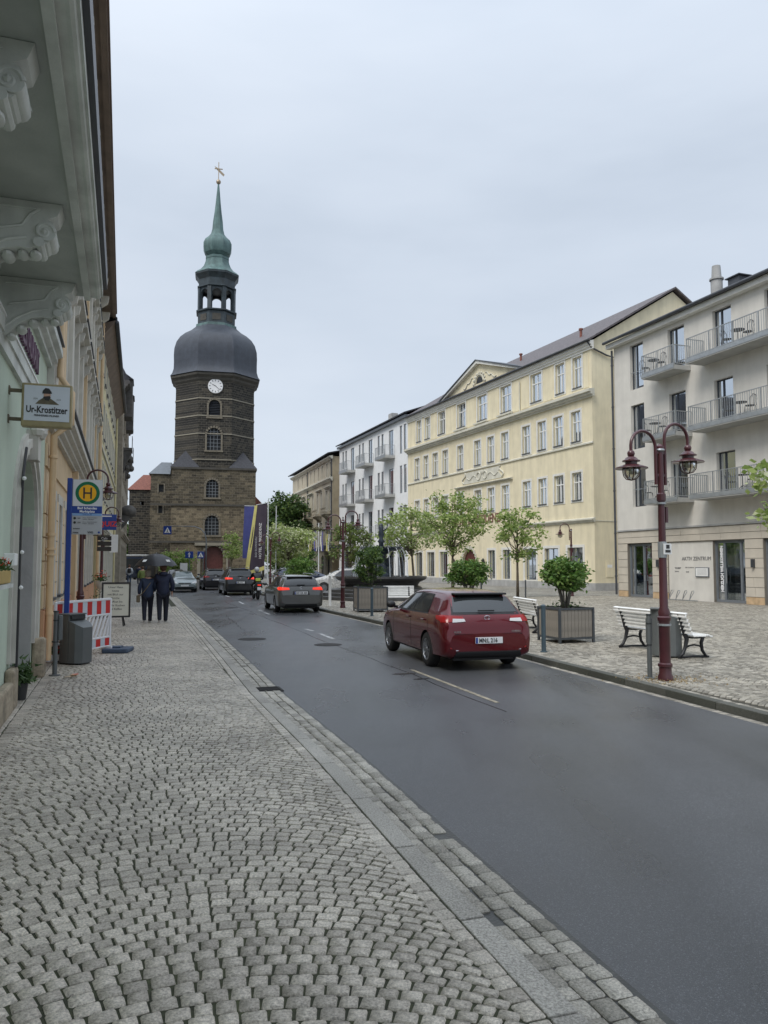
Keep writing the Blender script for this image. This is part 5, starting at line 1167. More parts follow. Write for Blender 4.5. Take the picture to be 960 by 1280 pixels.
tree(1.75, 44, 'young pale leaved tree between the fountain and the tallest tree', 2.2, 3.65, (1.9, 1.7, 1.35), ['leaf_fresh', 'leaf_cream'], 46, 44, .13, .27, 8, lean=-.3)
tree(-2.3, 53, 'small olive brown leaved tree behind the left side of the fountain', 1.3, 3.2, (1.35, 1.3, 1.45), ['leaf_olive', 'leaf_mid'], 40, 60, .13, .25, 11)
tree(-7.6, 61, 'dogwood covered in creamy white blossoms before the beige building', 1.6, 3.35, (2.35, 2.2, 1.75), ['leaf_fresh', 'leaf_cream'], 64, 70, .16, .27, 13, nm='dogwood', mix=.62, group=None)
tree(-15.2, 77, 'small sparse young tree in front of the church wall', 1.8, 3.4, (1.5, 1.4, 1.4), ['leaf_fresh', 'leaf_mid'], 26, 40, .14, .26, 15, tr=.05)
tree(-15.6, 124, 'large dark green tree beyond the end of the street', 4, 8.0, (3.5, 3.5, 5.0), ['leaf_dark', 'leaf_mid'], 90, 110, .34, .8, 17, nm='large_tree', tr=.3, mix=.2, group=None)
tree(-12.6, 134, 'dark green tree half hidden behind the beige building', 4, 6.5, (5.0, 5, 4.6), ['leaf_dark', 'leaf_mid'], 80, 110, .34, .8, 19, nm='large_tree', tr=.3, mix=.25, group=None)
tree(10.9, 18.6, 'tree with large pale tipped leaves reaching in at the right edge', 2.3, 3.75, (1.85, 1.8, 1.45), ['leaf_fresh', 'leaf_cream'], 46, 48, .14, .26, 21, mix=.3)
tree(-40.5, 118, 'dark tree in the gap left of the church', 3, 5.5, (4, 4, 3.4), ['leaf_dark', 'leaf_mid'], 60, 90, .34, .7, 23, nm='large_tree', tr=.25, group=None)
tree(-23.4, 87, 'round green bush beside the road signs at the church', .5, 1.9, (1.9, 1.5, 1.3), ['leaf_mid', 'leaf_fresh'], 50, 70, .16, .3, 25, nm='bush', tr=.06, group=None)
tree(-5.9, 54, 'clipped ball shaped bush left of the flowering dogwood trunk', .5, 1.45, (.95, .9, .8), ['leaf_box', 'leaf_mid'], 50, 70, .09, .16, 27, nm='bush', tr=.05, group=None)
tree(-9.3, 78, 'dark shrub behind the flag poles', .8, 2.2, (2.6, 1.5, 1.6), ['leaf_dark', 'leaf_mid'], 50, 70, .2, .35, 29, nm='bush', tr=.06, group=None)

# ------------------------------------------------------------------ planters with shrubs
mat('wood_grey', (.26, .235, .20), .8, .2, 5, .4, 40, streak=.2); mat('metal_anthracite', (.055, .062, .068), .45, .1, 8); mat('soil', (.05, .035, .02), .95, .3, 10)
def planter(x, y, rz, size, label, glabel, shrub, seed, h=.80):
    t = thing('planter', label, 'planter', (x, y, 0), rz, 'wooden planters along the kerb'); s = size/2
    for sx in (-1, 1):
        for sy in (-1, 1): MB().box(sx*s-.025, sx*s+.025, sy*s-.025, sy*s+.025, 0, h).build('corner_post', MT['metal_anthracite'], t)
    for zz in (.08, h-.05):
        for q in (-1, 1): MB().box(-s+.026, s-.026, q*s-.02, q*s+.02, zz, zz+.045).build('metal_rail', MT['metal_anthracite'], t); MB().box(q*s-.02, q*s+.02, -s+.026, s-.026, zz, zz+.045).build('metal_rail', MT['metal_anthracite'], t)
    n = 9; w = (size-.06)/n; pm = {}
    me = MB(); me.box(-w/2+.004, w/2-.004, -.012, .012, .13, h-.055); me = me.mesh('plank', MT['wood_grey'])
    for side in range(4):
        for k in range(n):
            a = side*math.pi/2; p = -s+.03+w*(k+.5); o = link('plank', me, t, (p*math.cos(a)-(-s+.005)*math.sin(a)*-1*-1, 0, 0), a)
            o.location = (p*math.cos(a)+(s-.008)*math.sin(a), p*math.sin(a)-(s-.008)*math.cos(a), 0)
    MB().box(-s+.03, s-.03, -s+.03, s-.03, .2, h-.12).build('soil', MT['soil'], t)
    sh = thing('potted_shrub', glabel, 'shrub', (x, y, h-.12), 0, 'shrubs in the wooden planters'); r = random.Random(seed); kind, rad, cz = shrub
    tk = MB(); cl = clumped(r, 46, (0, 0, cz), rad)
    for k in range(6):
        a = k*1.05; tk.tube([(.04*math.cos(a), .04*math.sin(a), 0), (.12*math.cos(a), .12*math.sin(a), cz*.45), (rad[0]*.5*math.cos(a), rad[1]*.5*math.sin(a), cz)], [.028, .022, .01], 6)
    for p in cl[::2]: tk.tube([(p.x*.25, p.y*.25, cz*.55), p], [.012, .004], 4, cap=False)
    tk.build('stems', MT['bark_grey'], sh, smooth=True); crown('crown', ['leaf_box', 'leaf_mid'] if kind == 'round' else ['leaf_dark', 'leaf_mid'], sh, cl, 85, rad[0]*.17, .062, seed, mix=.35)
    leaves(60, lambda q: (q.gauss(0, .2), q.gauss(0, .2), .12+abs(q.gauss(0, .06))), .05, None, seed=seed).build('undergrowth', MT['leaf_plant'], sh, kind='stuff')
    return t
planter(4.26, 18.2, R(20), .9, 'square slatted wood planter with dark metal frame, right of the red car', 'round leafy green shrub in the planter right of the red car', ('round', (.52, .54, .36), .88), 31)
planter(2.75, 25.2, R(18), 1.0, 'slatted planter hidden behind the roof of the red car', 'wide round shrub rising above the roof of the red car', ('round', (.62, .6, .42), .78), 33)
planter(-.52, 29.6, R(10), 1.12, 'slatted wood planter beside the fountain, left of the white bench', 'tall dark leaved shrub in the planter beside the fountain', ('tall', (.56, .56, .68), 1.0), 35, h=.95)

# ------------------------------------------------------------------ benches
mat('slat_white', (.80, .80, .78), .4, .08, 6, .15, 60); mat('iron_black', (.018, .019, .022), .45, .1, 20)
def bench(x, y, rz, L_, label, nleg=2):
    """origin mid back edge, local X along the bench, local +Y the sitting side"""
    t = thing('bench', label, 'bench', (x, y, 0), rz, 'white slatted benches with black iron legs')
    def slat(name, yc, zc, w, ang):
        mb = MB(); mb.bbox(-L_/2, L_/2, -w/2, w/2, -.016, .016, .006, Matrix.Translation((0, yc, zc)) @ Matrix.Rotation(ang, 4, 'X')); mb.build(name, MT['slat_white'], t)
    for i in range(5): z = .50+i*.078; slat('back_slat', -.01-.018*i-.012*(i/4)**2*4, z, .060, R(78))
    slat('back_slat', -.125, .855, .06, R(20))
    for i in range(6): slat('seat_slat', .07+i*.072, .435+(.012 if i in (4,) else (-.012 if i == 5 else 0)), .055, 0)
    for k in range(nleg):
        xx = -L_/2+.22+(L_-.44)*k/(nleg-1); lg = MB(); T = Matrix.Translation((xx, 0, 0))
        lg.tube([(0, -.13, .85), (0, -.06, .66), (0, 0, .46), (0, .04, .36), (0, .0, .2), (0, -.06, .08), (0, -.16, .015)], [.03, .036, .045, .042, .034, .032, .026], 6, T)
        lg.tube([(0, .05, .40), (0, .25, .385), (0, .45, .40)], .022, 6, T)
        lg.tube([(0, .40, .39), (0, .36, .28), (0, .38, .14), (0, .47, .02), (0, .52, .015)], [.036, .034, .032, .028, .02], 6, T)
        lg.tube([(0, .0, .2), (0, .09, .235), (0, .2, .25), (0, .3, .235), (0, .37, .2)], .018, 6, T); lg.tube([(0, -.16, .02), (0, .18, .035), (0, .52, .02)], .022, 6, T)
        lg.build('leg', MT['iron_black'], t, smooth=True)
    return t
az = math.atan2(-.62, 2.15)
bench(5.50, 15.85, math.pi/2+.27+math.pi, 2.45, 'long white slatted bench behind the grey bin and the near red lamp post')
bench(3.93, 21.0, math.pi/2+.12+math.pi, 2.0, 'white slatted bench behind the rear of the red car and the blue bollard')
bench(.40, 32.6, math.pi+.05, 1.75, 'white slatted bench facing the fountain beyond the planter')
# ------------------------------------------------------------------ grey bins and dispenser posts
mat('bin_grey', (.125, .135, .135), .45, .06, 5, metal=.2); mat('bin_dark', (.03, .033, .035), .5, .1)
def bin_(x, y, rz, label, h=.88):
    t = thing('litter_bin', label, 'bin', (x, y, 0), rz, 'oval grey litter bins')
    pr = [(.27*math.cos(a)-.03, .21*math.sin(a)) for a in np.linspace(math.pi/2, 3*math.pi/2, 12)]+[(.02, -.21), (.02, .21)]
    n = len(pr); zt = lambda X: h+.02-.10*max(0, (X+.3))*0
    mb = MB(); mb.add([(a, b, .03) for a, b in pr]+[(a, b, h) for a, b in pr], [tuple(range(n)), tuple(range(2*n-1, n-1, -1))]+[(i, (i+1) % n, (i+1) % n+n, i+n) for i in range(n)]); mb.build('body', MT['bin_grey'], t)
    mb = MB(); q = [(.03, -.21), (.03, .21), (.16, .20), (.27, .12), (.27, -.12), (.16, -.20)]; n = 6; hz = [h-.10, h-.10, h-.15, h-.22, h-.22, h-.15]
    mb.add([(a, b, .03) for a, b in q]+[(a, b, z) for (a, b), z in zip(q, hz)], [tuple(range(n)), tuple(range(2*n-1, n-1, -1))]+[(i, (i+1) % n, (i+1) % n+n, i+n) for i in range(n)]); mb.build('door', MT['bin_grey'], t)
    mb = MB(); mb.box(.021, .029, -.18, .18, .05, h-.08); mb.box(.021, .06, -.17, .17, h-.075, h-.01); mb.build('opening', MT['bin_dark'], t)
    MB().box(-.30, .05, -.215, .215, h+.003, h+.02).build('lid', MT['bin_grey'], t)
    MB().box(-.22, .2, -.15, .15, -.005, .03).build('foot', MT['bin_dark'], t); return t
bin_(-5.60, 14.1, R(-20), 'grey oval litter bin in front of the red and white barrier')
bin_(5.52, 15.15, R(-20), 'grey oval litter bin behind the near red lamp post', .92)
def dpost(x, y, h, label, rz=0.):
    t = thing('dispenser_post', label, 'post', (x, y, 0), rz, 'grey steel posts beside the bins'); mb = MB(); mb.cyl((0, 0, 0), (0, 0, h), .038, n=14); mb.lathe([(.09, 0), (.09, .012), (.04, .02)], 12); mb.build('tube', MT['bin_grey'], t, smooth=40)
    MB().bbox(-.05, .05, .03, .10, h*.55, h-.05, .015).build('dispenser', MT['bin_grey'], t); mb = MB(); mb.cyl((0, 0, h), (0, 0, h+.02), .045); mb.cyl((0, 0, h*.86), (0, 0, h*.88), .043); mb.cyl((0, 0, h*.52), (0, 0, h*.54), .043); mb.build('collar', MT['bin_dark'], t); return t
dpost(-5.33, 12.6, 1.02, 'slim grey steel post in front of the left litter bin', R(-60)); dpost(4.20, 12.3, .99, 'slim grey steel post left of the near red lamp post', R(-20))

# ------------------------------------------------------------------ red lamp posts
mat('lamp_red', (.062, .014, .018), .38, .18, 6, coat=.3); glass('lamp_glass', (.75, .73, .62), .12); mat('lamp_inner', (.55, .52, .40), .5, .1, 5)
def lamphead(par, x, y, z, s=.8):
    T = Matrix.Translation((x, y, z)) @ Matrix.Diagonal((s, s, s, 1))
    mb = MB(); mb.ball((0, 0, .02), .075, 6, T=T); mb.lathe([(.05, -.03), (.10, -.06), (.13, -.10), (.17, -.115), (.17, -.135), (.115, -.14), (.115, -.19), (.16, -.20), (.31, -.255), (.315, -.275), (.17, -.265)], 20, T, cap=False)
    o = mb.build('lamp_shade', MT['lamp_red'], par, smooth=45)
    mb = MB(); mb.lathe([(.145, -.26), (.15, -.33), (.135, -.40), (.095, -.46), (.01, -.49)], 16, T, cap=False); mb.build('glass_globe', MT['lamp_glass'], o, smooth=True)
    mb = MB()
    for k in range(3):
        a = k*math.pi/3; mb.tube([tuple(T @ Vector((q*math.cos(a), q*math.sin(a), zz))) for q, zz in ((-.16, -.26), (-.165, -.33), (-.15, -.41), (-.10, -.475), (0, -.50), (.10, -.475), (.15, -.41), (.165, -.33), (.16, -.26))], .009*s, 5)
    mb.build('cage', MT['lamp_red'], o, smooth=True); mb = MB(); mb.cyl(tuple(T @ Vector((0, 0, -.25))), tuple(T @ Vector((0, 0, -.38))), .05*s); mb.build('bulb', MT['lamp_inner'], o)
def lamppost(x, y, label, rz, arms=(1, -1), h=3.45, sticker=False, group='red double armed lamp posts'):
    t = thing('street_lamp', label, 'street lamp', (x, y, 0), rz, group)
    mb = MB(); mb.lathe([(.115, 0), (.115, .06), (.095, .10), (.095, .20), (.11, .21), (.11, .25), (.085, .27), (.085, .9), (.10, .92), (.105, .97), (.085, .99), (.09, 1.06), (.065, 1.12), (.058, 2.0), (.052, 2.78), (.07, 2.80), (.07, 2.90), (.05, 2.92), (.047, h), (.06, h+.01), (.06, h+.06), (.02, h+.10)], 16); mb.build('post', MT['lamp_red'], t, smooth=40)
    for pr in ([(.106, .84), (.106, .87), (.10, .87)], [(.075, 2.74), (.075, 2.77)], [(.062, h-.02), (.075, h), (.062, h+.02)]): MB().lathe(pr, 14).build('steel_ring', MT['steel'], t)
    for i, s in enumerate(arms):
        d = .06 if i == 0 else -.06; zz = (h+.42 if i == 0 else h+.25) if len(arms) > 1 else h+.35; ap_ = .17; w = .26
        pts = [(s*.10, 0, h-.55), (s*.10, 0, zz-.22)]+[(s*(.10+w*(1-math.cos(a))/1.0), 0, zz-.22+.25*math.sin(a)) for a in np.linspace(.2, math.pi-.05, 12)]+[(s*(.10+2*w), 0, zz-.34)]
        mb = MB(); mb.tube(pts, .026, 8); mb.box(min(0, s*.1), max(0, s*.1), -.015, .015, h-.42, h-.38); mb.box(min(0, s*.1), max(0, s*.1), -.015, .015, h-.06, h-.02)
        mb.build('arm', MT['lamp_red'], t, smooth=45); lamphead(t, s*(.10+2*w), 0, zz-.36)
    MB().box(.055, .10, -.04, .04, 2.45, 2.70).build('control_box', MT['lamp_red'], t)
    if sticker:
        MB().box(-.075, .085, -.105, -.09, 1.95, 2.12).build('notice_plate', MT['frame_white'], t); mb = MB(); mb.box(-.03, .04, -.109, -.106, 2.04, 2.10); mb.box(-.05, .06, -.109, -.106, 1.98, 2.02); mb.build('plate_print', MT['ink'], t)
        MB().cyl((0, 0, 1.9), (0, 0, 2.15), .068, n=12).build('plate_clamp', MT['steel'], t)
    return t
lp = lamppost(4.38, 12.12, 'nearest dark red lamp post with two hooked lanterns, at the right kerb', R(27), (1, -1), 3.60, True)
lamppost(-1.70, 31.9, 'dark red double lamp post left of the planter, before the white building', R(10), (1, -1), 3.55)
lamppost(-8.1, 55, 'double lamp post half covered by the flowering dogwood', R(10), (1, -1), 3.6)
lamppost(-16.3, 81, 'most distant double lamp post, before the church wall', R(10), (1, -1), 3.6)
lamppost(10.6, 43.6, 'single armed red lamp post before the right end of the yellow hotel', R(0), (-1,), 3.7, group='single armed red lamp posts')
x, y, _ = S(21.6, -1.05); lamppost(x, y, 'single armed red lamp post close behind the bus stop sign', -A*1.0, (1,), 3.9, group='single armed red lamp posts')
x, y, _ = S(33.5, -.85); lamppost(x, y, 'single armed red lamp post further along the left house wall', -A, (1,), 3.75, group='single armed red lamp posts')

# ------------------------------------------------------------------ bus stop sign
mat('sign_blue', (.015, .05, .26), .35, .06, 4); mat('sign_pale', (.60, .61, .62), .4, .04, 3); mat('sign_grey', (.42, .43, .45), .4, .04, 3); mat('sign_green', (.0, .14, .06), .4, .04); mat('sign_yellow', (.85, .42, .01), .4, .04); mat('sign_lightblue', (.22, .38, .65), .4, .04); mat('sign_red', (.62, .03, .02), .4, .05)
bs = thing('bus_stop_sign', 'blue bus stop post with a green ringed yellow H sign and timetable panel', 'bus stop sign', (-5.86, 14.3, 0), R(14))
MB().bbox(-.045, .045, -.035, .035, 0, 3.4, .01).build('post', MT['sign_blue'], bs)
bp = MB(); bp.bbox(.05, .58, -.02, .02, 2.35, 3.38, .006); bp = bp.build('panel', MT['sign_grey'], bs)
MB().box(.06, .57, -.024, -.021, 2.88, 3.37).build('white_field', MT['sign_pale'], bp)
TB = Matrix(((1, 0, 0, 0), (0, 0, -1, -.026), (0, 1, 0, 0), (0, 0, 0, 1)))   # text facing -Y
def disc(cx, cz, r, y, m, nm, par, n=32): mb = MB(); mb.add([(cx+r*math.cos(2*math.pi*k/n), y, cz+r*math.sin(2*math.pi*k/n)) for k in range(n)], [tuple(range(n))]); return mb.build(nm, m, par)
disc(.315, 3.125, .215, -.0255, MT['sign_green'], 'green_ring', bp); disc(.315, 3.125, .155, -.0265, MT['sign_yellow'], 'yellow_disc', bp)
mb = MB(); mb.box(.238, .268, -.029, -.027, 3.02, 3.23); mb.box(.362, .392, -.029, -.027, 3.02, 3.23); mb.box(.268, .362, -.029, -.027, 3.11, 3.14); mb.build('letter_h', MT['ink'], bp)
MB().box(-.02, .575, -.0275, -.024, 2.745, 2.878).build('name_band', MT['sign_blue'], bp)
def bt(s, x, z, size, m, al='CENTER', b=0., sx=1): text(s, size, bp, Matrix.Translation((0, -.003, 0)) @ TB @ Matrix.Translation((x, z, 0)), MT[m], depth=.0006, align=al, bold=b, sx=sx)
bt('Bad Schandau', .315, 2.822, .062, 'letter_white', b=.0016); bt('Marktplatz', .315, 2.760, .062, 'letter_white', b=.0016)
MB().box(.055, .575, -.0255, -.022, 2.70, 2.743).build('zone_band', MT['sign_lightblue'], bp); bt('Tarifzone 70', .315, 2.71, .032, 'sign_blue')
for z, n in ((2.64, '241'), (2.56, '252')):
    disc(.10, z+.012, .024, -.0255, MT['ink'], 'bus_symbol', bp, 12); bt(n, .15, z, .036, 'ink', 'LEFT', .0008); bt('Pirna - Hinterhermsdorf', .24, z+.014, .026, 'ink', 'LEFT'); bt('Sebnitz - Neustadt', .24, z-.016, .026, 'ink', 'LEFT')
bt('Marktplatz', .075, 2.45, .028, 'ink', 'LEFT', .0006); bt('rvsoe', .07, 2.372, .045, 'ink', 'LEFT', .0014); bt('VVO', .33, 2.372, .05, 'ink', 'LEFT', .002); disc(.53, 2.39, .02, -.0255, MT['sign_blue'], 'emblem', bp, 12)
# ------------------------------------------------------------------ barrier, rubber foot, litter
mat('barrier_white', (.72, .72, .73), .35, .06, 6); mat('barrier_red', (.50, .02, .02), .35, .1, 6); mat('barrier_refl', (.50, .55, .60), .3, .06, 4); mat('rubber_blue', (.06, .085, .13), .7, .15, 8)
b = Vector((-5.62, 15.95)) - Vector((-6.02, 14.15)); bl = b.length; ba = math.atan2(b.y, b.x)
bar = thing('safety_barrier', 'red and white plastic construction barrier behind the left litter bin', 'barrier', (-6.02, 14.15, 0), ba)
mb = MB(); mb.bbox(0, .06, -.02, .02, .10, 1.1, .01); mb.bbox(bl-.06, bl, -.02, .02, .12, 1.1, .01); mb.bbox(.06, bl-.06, -.02, .02, 1.06, 1.11, .01); mb.bbox(.06, bl-.06, -.018, .018, .76, .80, .01); mb.bbox(.06, bl-.06, -.018, .018, .30, .34, .01); mb.bbox(.06, bl-.06, -.02, .02, .12, .15, .01); mb.build('frame', MT['barrier_white'], bar)
n = 11
for k in range(n):
    x0 = .06+(bl-.12)*k/n; x1 = .06+(bl-.12)*(k+1)/n
    MB().box(x0+.002, x1-.002, -.013, .013, .80, 1.06).build('stripe', MT['barrier_red' if k % 2 == 0 else 'barrier_refl'], bar); MB().box(x0+.002, x1-.002, -.012, .012, .15, .30).build('stripe', MT['barrier_red' if k % 2 == 0 else 'barrier_refl'], bar)
for k in range(13):
    x0 = .02+(bl-.1)*k/13; xa = max(.06, x0); mb = MB(); mb.add([(x0+.05, -.012, .34), (min(x0+.11, bl-.06), -.012, .34), (min(x0+.32, bl-.06), -.012, .76), (min(x0+.26, bl-.06), -.012, .76), (x0+.05, .012, .34), (min(x0+.11, bl-.06), .012, .34), (min(x0+.32, bl-.06), .012, .76), (min(x0+.26, bl-.06), .012, .76)], [(0, 1, 2, 3), (4, 5, 6, 7), (0, 1, 5, 4), (1, 2, 6, 5), (2, 3, 7, 6), (3, 0, 4, 7)]); mb.build('slanted_bar', MT['barrier_white'], bar)
for x in (.0, bl-.16): MB().bbox(x, x+.05, -.12, .12, 0.04, .14, .01).build('foot', MT['barrier_white'], bar)
b2 = thing('safety_barrier', 'second barrier panel leaning at the wall, seen edge on', 'barrier', (-6.05, 14.1, 0), ba+R(112)); b2['group'] = 'red and white barrier panels'; bar['group'] = 'red and white barrier panels'
MB().bbox(0, .5, -.02, .02, .03, 1.08, .01).build('frame', MT['barrier_white'], b2)
for z in (.12, .82): MB().box(.06, .44, -.024, -.021, z, z+.14).build('stripe', MT['barrier_red'], b2)
ft = thing('barrier_foot', 'blue grey rubber barrier foot lying on the setts', 'barrier foot', (-5.50, 15.95, 0), R(5)); MB().bbox(-.22, .30, -.28, .28, .0, .09, .025).build('base', MT['rubber_blue'], ft); MB().bbox(-.12, .12, -.12, .12, .088, .12, .01).build('socket', MT['rubber_blue'], ft)
mat('paper_litter', (.6, .5, .35), .8, .2, 12)
lt = thing('crumpled_paper', 'crumpled paper litter with red print on the pavement before the bin', 'litter', (-4.98, 12.35, .005), .3)
mb = MB(); r = random.Random(4); pts = [(r.uniform(-.14, .14), r.uniform(-.08, .08), r.uniform(0, .06)) for _ in range(16)]
for i in range(0, 14): mb.add([pts[i], pts[i+1], pts[i+2]], [(0, 1, 2)])
mb.build('sheet', MT['paper_litter'], lt); MB().add([(.02, -.05, .03), (.13, -.03, .05), (.12, .04, .055), (.03, .03, .05)], [(0, 1, 2, 3)]).build('red_print', MT['sign_red'], lt)
# ------------------------------------------------------------------ menu board
mat('board_cream', (.70, .70, .60), .6, .04, 3)
mbd = thing('menu_board', 'cream handwritten board in a black frame on legs, left of the couple', 'notice board', (-7.79, 22.5, 0), R(17))
mb = MB()
for q in ((-.40, -.35, .25, 1.27), (.35, .40, .25, 1.27)): mb.bbox(q[0], q[1], -.025, .025, q[2], q[3], .006)
for z in (.25, 1.22): mb.box(-.35, .35, -.024, .024, z, z+.05)
mb.build('frame', MT['ink'], mbd); bf = MB().box(-.35, .35, -.012, .012, .30, 1.22).build('panel', MT['board_cream'], mbd)
for x0, x1, yy in ((-.15, -.22, -.1), (.18, .22, -.1), (-.2, -.25, .25), (.2, .25, .25)): MB().tube([(x0, 0, .28), (x1, yy, 0)], .02, 6).build('leg', MT['ink'], mbd)
TM = Matrix(((1, 0, 0, 0), (0, 0, -1, -.015), (0, 1, 0, 0), (0, 0, 0, 1)))
for i, s in enumerate(('Unser Haus', 'heute', 'mit Blick zur', 'Kirche', 'geöffnet bis', '22 Uhr Kuchen', 'und Kaffee')):
    text(s, .085, bf, TM @ Matrix.Translation((-.02, 1.10-.105*i, 0)) @ Matrix.Shear('XY', 4, (.25, 0)), MT['ink'], depth=.001, align='CENTER')
potplant(27.3, -.75, .5, .22, 'dark potted shrub behind the menu board by the wall', .45, n=200, seed=12)
# ------------------------------------------------------------------ signs hanging from the left wall
mat('board_black', (.04, .035, .03), .6, .2, 5)
t = thing('hanging_sign', 'blue hanging sign with red letters beneath a white strip, right of the timetable', 'sign', S(30, -.90, 0), -A, 'signs hanging from the house walls')
MB().bbox(.0, .62, -.04, .04, 3.05, 3.62, .01).build('panel', MT['sign_blue'], t); MB().box(.04, .45, -.045, -.041, 3.53, 3.57).build('white_strip', MT['frame_white'], t)
text('QUIZ', .26, t, TB @ Matrix.Translation((.31, 3.18, .02)), MT['sign_red'], depth=.002, align='CENTER', bold=.008); MB().box(-.5, .0, -.015, .015, 3.5, 3.54).build('bracket', MT['ink'], t)
t = thing('hanging_sign', 'stack of dark wooden sign boards hanging below the blue sign', 'sign', S(30.5, -.95, 0), -A, 'signs hanging from the house walls')
for z in (2.28, 2.48, 2.68): MB().bbox(.0, .50, -.03, .03, z, z+.16, .01).build('board', MT['board_black'], t)
text('Café', .12, t, TB @ Matrix.Translation((.25, 2.71, .01)), MT['letter_white'], depth=.001, align='CENTER'); MB().tube([(.02, 0, 2.28), (.02, 0, 3.0)], .012, 5).build('hanger', MT['ink'], t); MB().box(-.45, .02, -.015, .015, 2.97, 3.0).build('bracket', MT['ink'], t)
t = thing('hanging_sign', 'narrow upright white sign beside the dark boards', 'sign', S(32, -.95, 0), -A, 'signs hanging from the house walls'); MB().bbox(.42, .72, -.02, .02, 2.25, 2.95, .01).build('panel', MT['frame_white'], t); MB().box(-.2, .42, -.01, .01, 2.9, 2.93).build('bracket', MT['ink'], t)
t = thing('planter', 'pot with pink blossoms on a stand against the left wall', 'planter', S(29, -.75, 0), 0); mb = MB(); mb.lathe([(.12, 0), (.05, .1), (.05, .9), (.15, 1.0), (.2, 1.2)], 12); mb.build('pedestal', MT['stucco_white'], t, smooth=40)
leaves(90, lambda r: (r.gauss(0, .12), r.gauss(0, .12), 1.2+abs(r.gauss(0, .1))), .08, None, seed=3).build('foliage', MT['leaf_plant'], t, kind='stuff'); leaves(60, lambda r: (r.gauss(0, .12), r.gauss(0, .12), 1.32+abs(r.gauss(0, .08))), .06, None, seed=4, el=1).build('blossoms', MT['petal_red'], t, kind='stuff')

# ------------------------------------------------------------------ bollards and posts
mat('bollard_blue', (.055, .085, .105), .4, .1, 5)
def bollard(x, y, h, r, m, label, cap=True):
    t = thing('bollard', label, 'bollard', (x, y, 0), 0, 'bollards along the right kerb'); mb = MB(); mb.lathe([(r*1.5, 0), (r*1.5, .015), (r, .02), (r, h)], 14); mb.build('post', MT[m], t, smooth=40)
    mb = MB(); mb.lathe([(r*1.06, h), (r*1.06, h+.03), (r*.5, h+.05)], 14); mb.build('cap', MT[m], t, smooth=40)
bollard(3.28, 15.95, .92, .048, 'bollard_blue', 'blue grey bollard just right of the red car')
bollard(-.42, 26.9, .92, .05, 'bollard_blue', 'dark bollard in front of the planter by the fountain')
bollard(4.6, 40, 1.0, .05, 'metal_anthracite', 'thin dark post below the tallest young tree')
bollard(7.6, 41.5, .9, .04, 'metal_anthracite', 'thin dark post beside the trunk of the right young tree')
bollard(5.6, 44.5, .9, .05, 'metal_anthracite', 'short dark post before the hotel entrance, right of the leafy shrub')
t = thing('white_post', 'slim white post with a round cap left of the planter shrub', 'post', (-2.35, 33.6, 0)); mb = MB(); mb.lathe([(.07, 0), (.06, .05), (.06, 1.25), (.075, 1.27), (.06, 1.32), (.03, 1.42)], 10); mb.build('post', MT['frame_white'], t, smooth=40)

# ------------------------------------------------------------------ fountain
mat('fountain_stone', (.055, .055, .055), .4, .35, 3, .4, 18); mat('fountain_iron', (.03, .04, .055), .35, .4, 5, .3, 20); mat('water', (.10, .13, .14), .06, .1, 3)
Fo = thing('fountain', 'dark stone fountain with stepped base, wide basin and a raised iron bowl', 'fountain', (-.15, 41, 0))
for r_, z0, z1 in ((3.75, 0, .17), (3.35, .171, .34), (2.95, .341, .5)): mb = MB(); mb.lathe([(r_, z0), (r_, z1-.02), (r_-.02, z1)], 8, rot=R(22.5)); mb.build('step', MT['fountain_stone'], Fo)
mb = MB(); mb.lathe([(2.15, .5), (2.15, .6), (1.95, .68), (2.05, .85), (2.35, .98), (2.42, 1.06), (2.42, 1.16), (2.2, 1.16), (2.15, 1.0), (.3, .95)], 32); mb.build('basin', MT['fountain_stone'], Fo, smooth=35)
mb = MB(); mb.lathe([(2.16, 1.08), (.2, 1.081)], 32, cap=False); mb.build('water', MT['water'], Fo)
mb = MB(); mb.lathe([(.62, .95), (.62, 1.25), (.5, 1.35), (.42, 1.9), (.3, 2.1), (.28, 2.3), (.6, 2.5)], 12)
r = random.Random(2)
for k in range(26): a = r.uniform(0, 6.28); mb.ball((.5*math.cos(a), .5*math.sin(a), r.uniform(1.2, 2.1)), r.uniform(.09, .2), 4, 1.4)
mb.build('figure_column', MT['fountain_iron'], Fo, smooth=35)
mb = MB(); mb.lathe([(.3, 2.42), (.8, 2.5), (1.05, 2.62), (1.1, 2.7), (1.02, 2.7), (.8, 2.6), (.2, 2.58)], 32)
for k in range(28): a = k*2*math.pi/28; mb.ball((1.06*math.cos(a), 1.06*math.sin(a), 2.66), .07, 4)
mb.build('upper_bowl', MT['fountain_iron'], Fo, smooth=40)
mb = MB(); mb.lathe([(.16, 2.58), (.12, 2.9), (.2, 3.0), (.09, 3.15), (.17, 3.35), (.12, 3.6), (.14, 3.75), (.05, 3.95)], 10); mb.ball((0, 0, 3.85), .11, 5); mb.tube([(.1, 0, 3.55), (.3, .05, 3.7), (.35, .05, 3.95)], .035, 6); mb.build('statue', MT['fountain_iron'], Fo, smooth=True)
wm = bpy.data.materials.new('falling_water'); wm.use_nodes = True; MT['falling_water'] = wm; p = wm.node_tree.nodes['Principled BSDF']; p.inputs['Base Color'].default_value = (.8, .85, .9, 1); p.inputs['Alpha'].default_value = .45; p.inputs['Roughness'].default_value = .2
mb = MB()
for k in range(14): a = k*2*math.pi/14+.1; mb.tube([(1.1*math.cos(a), 1.1*math.sin(a), 2.66), (1.25*math.cos(a), 1.25*math.sin(a), 2.45), (1.38*math.cos(a), 1.38*math.sin(a), 1.9), (1.46*math.cos(a), 1.46*math.sin(a), 1.08)], [.012, .012, .016, .02], 5, cap=False)
mb.build('water_jets', wm, Fo)
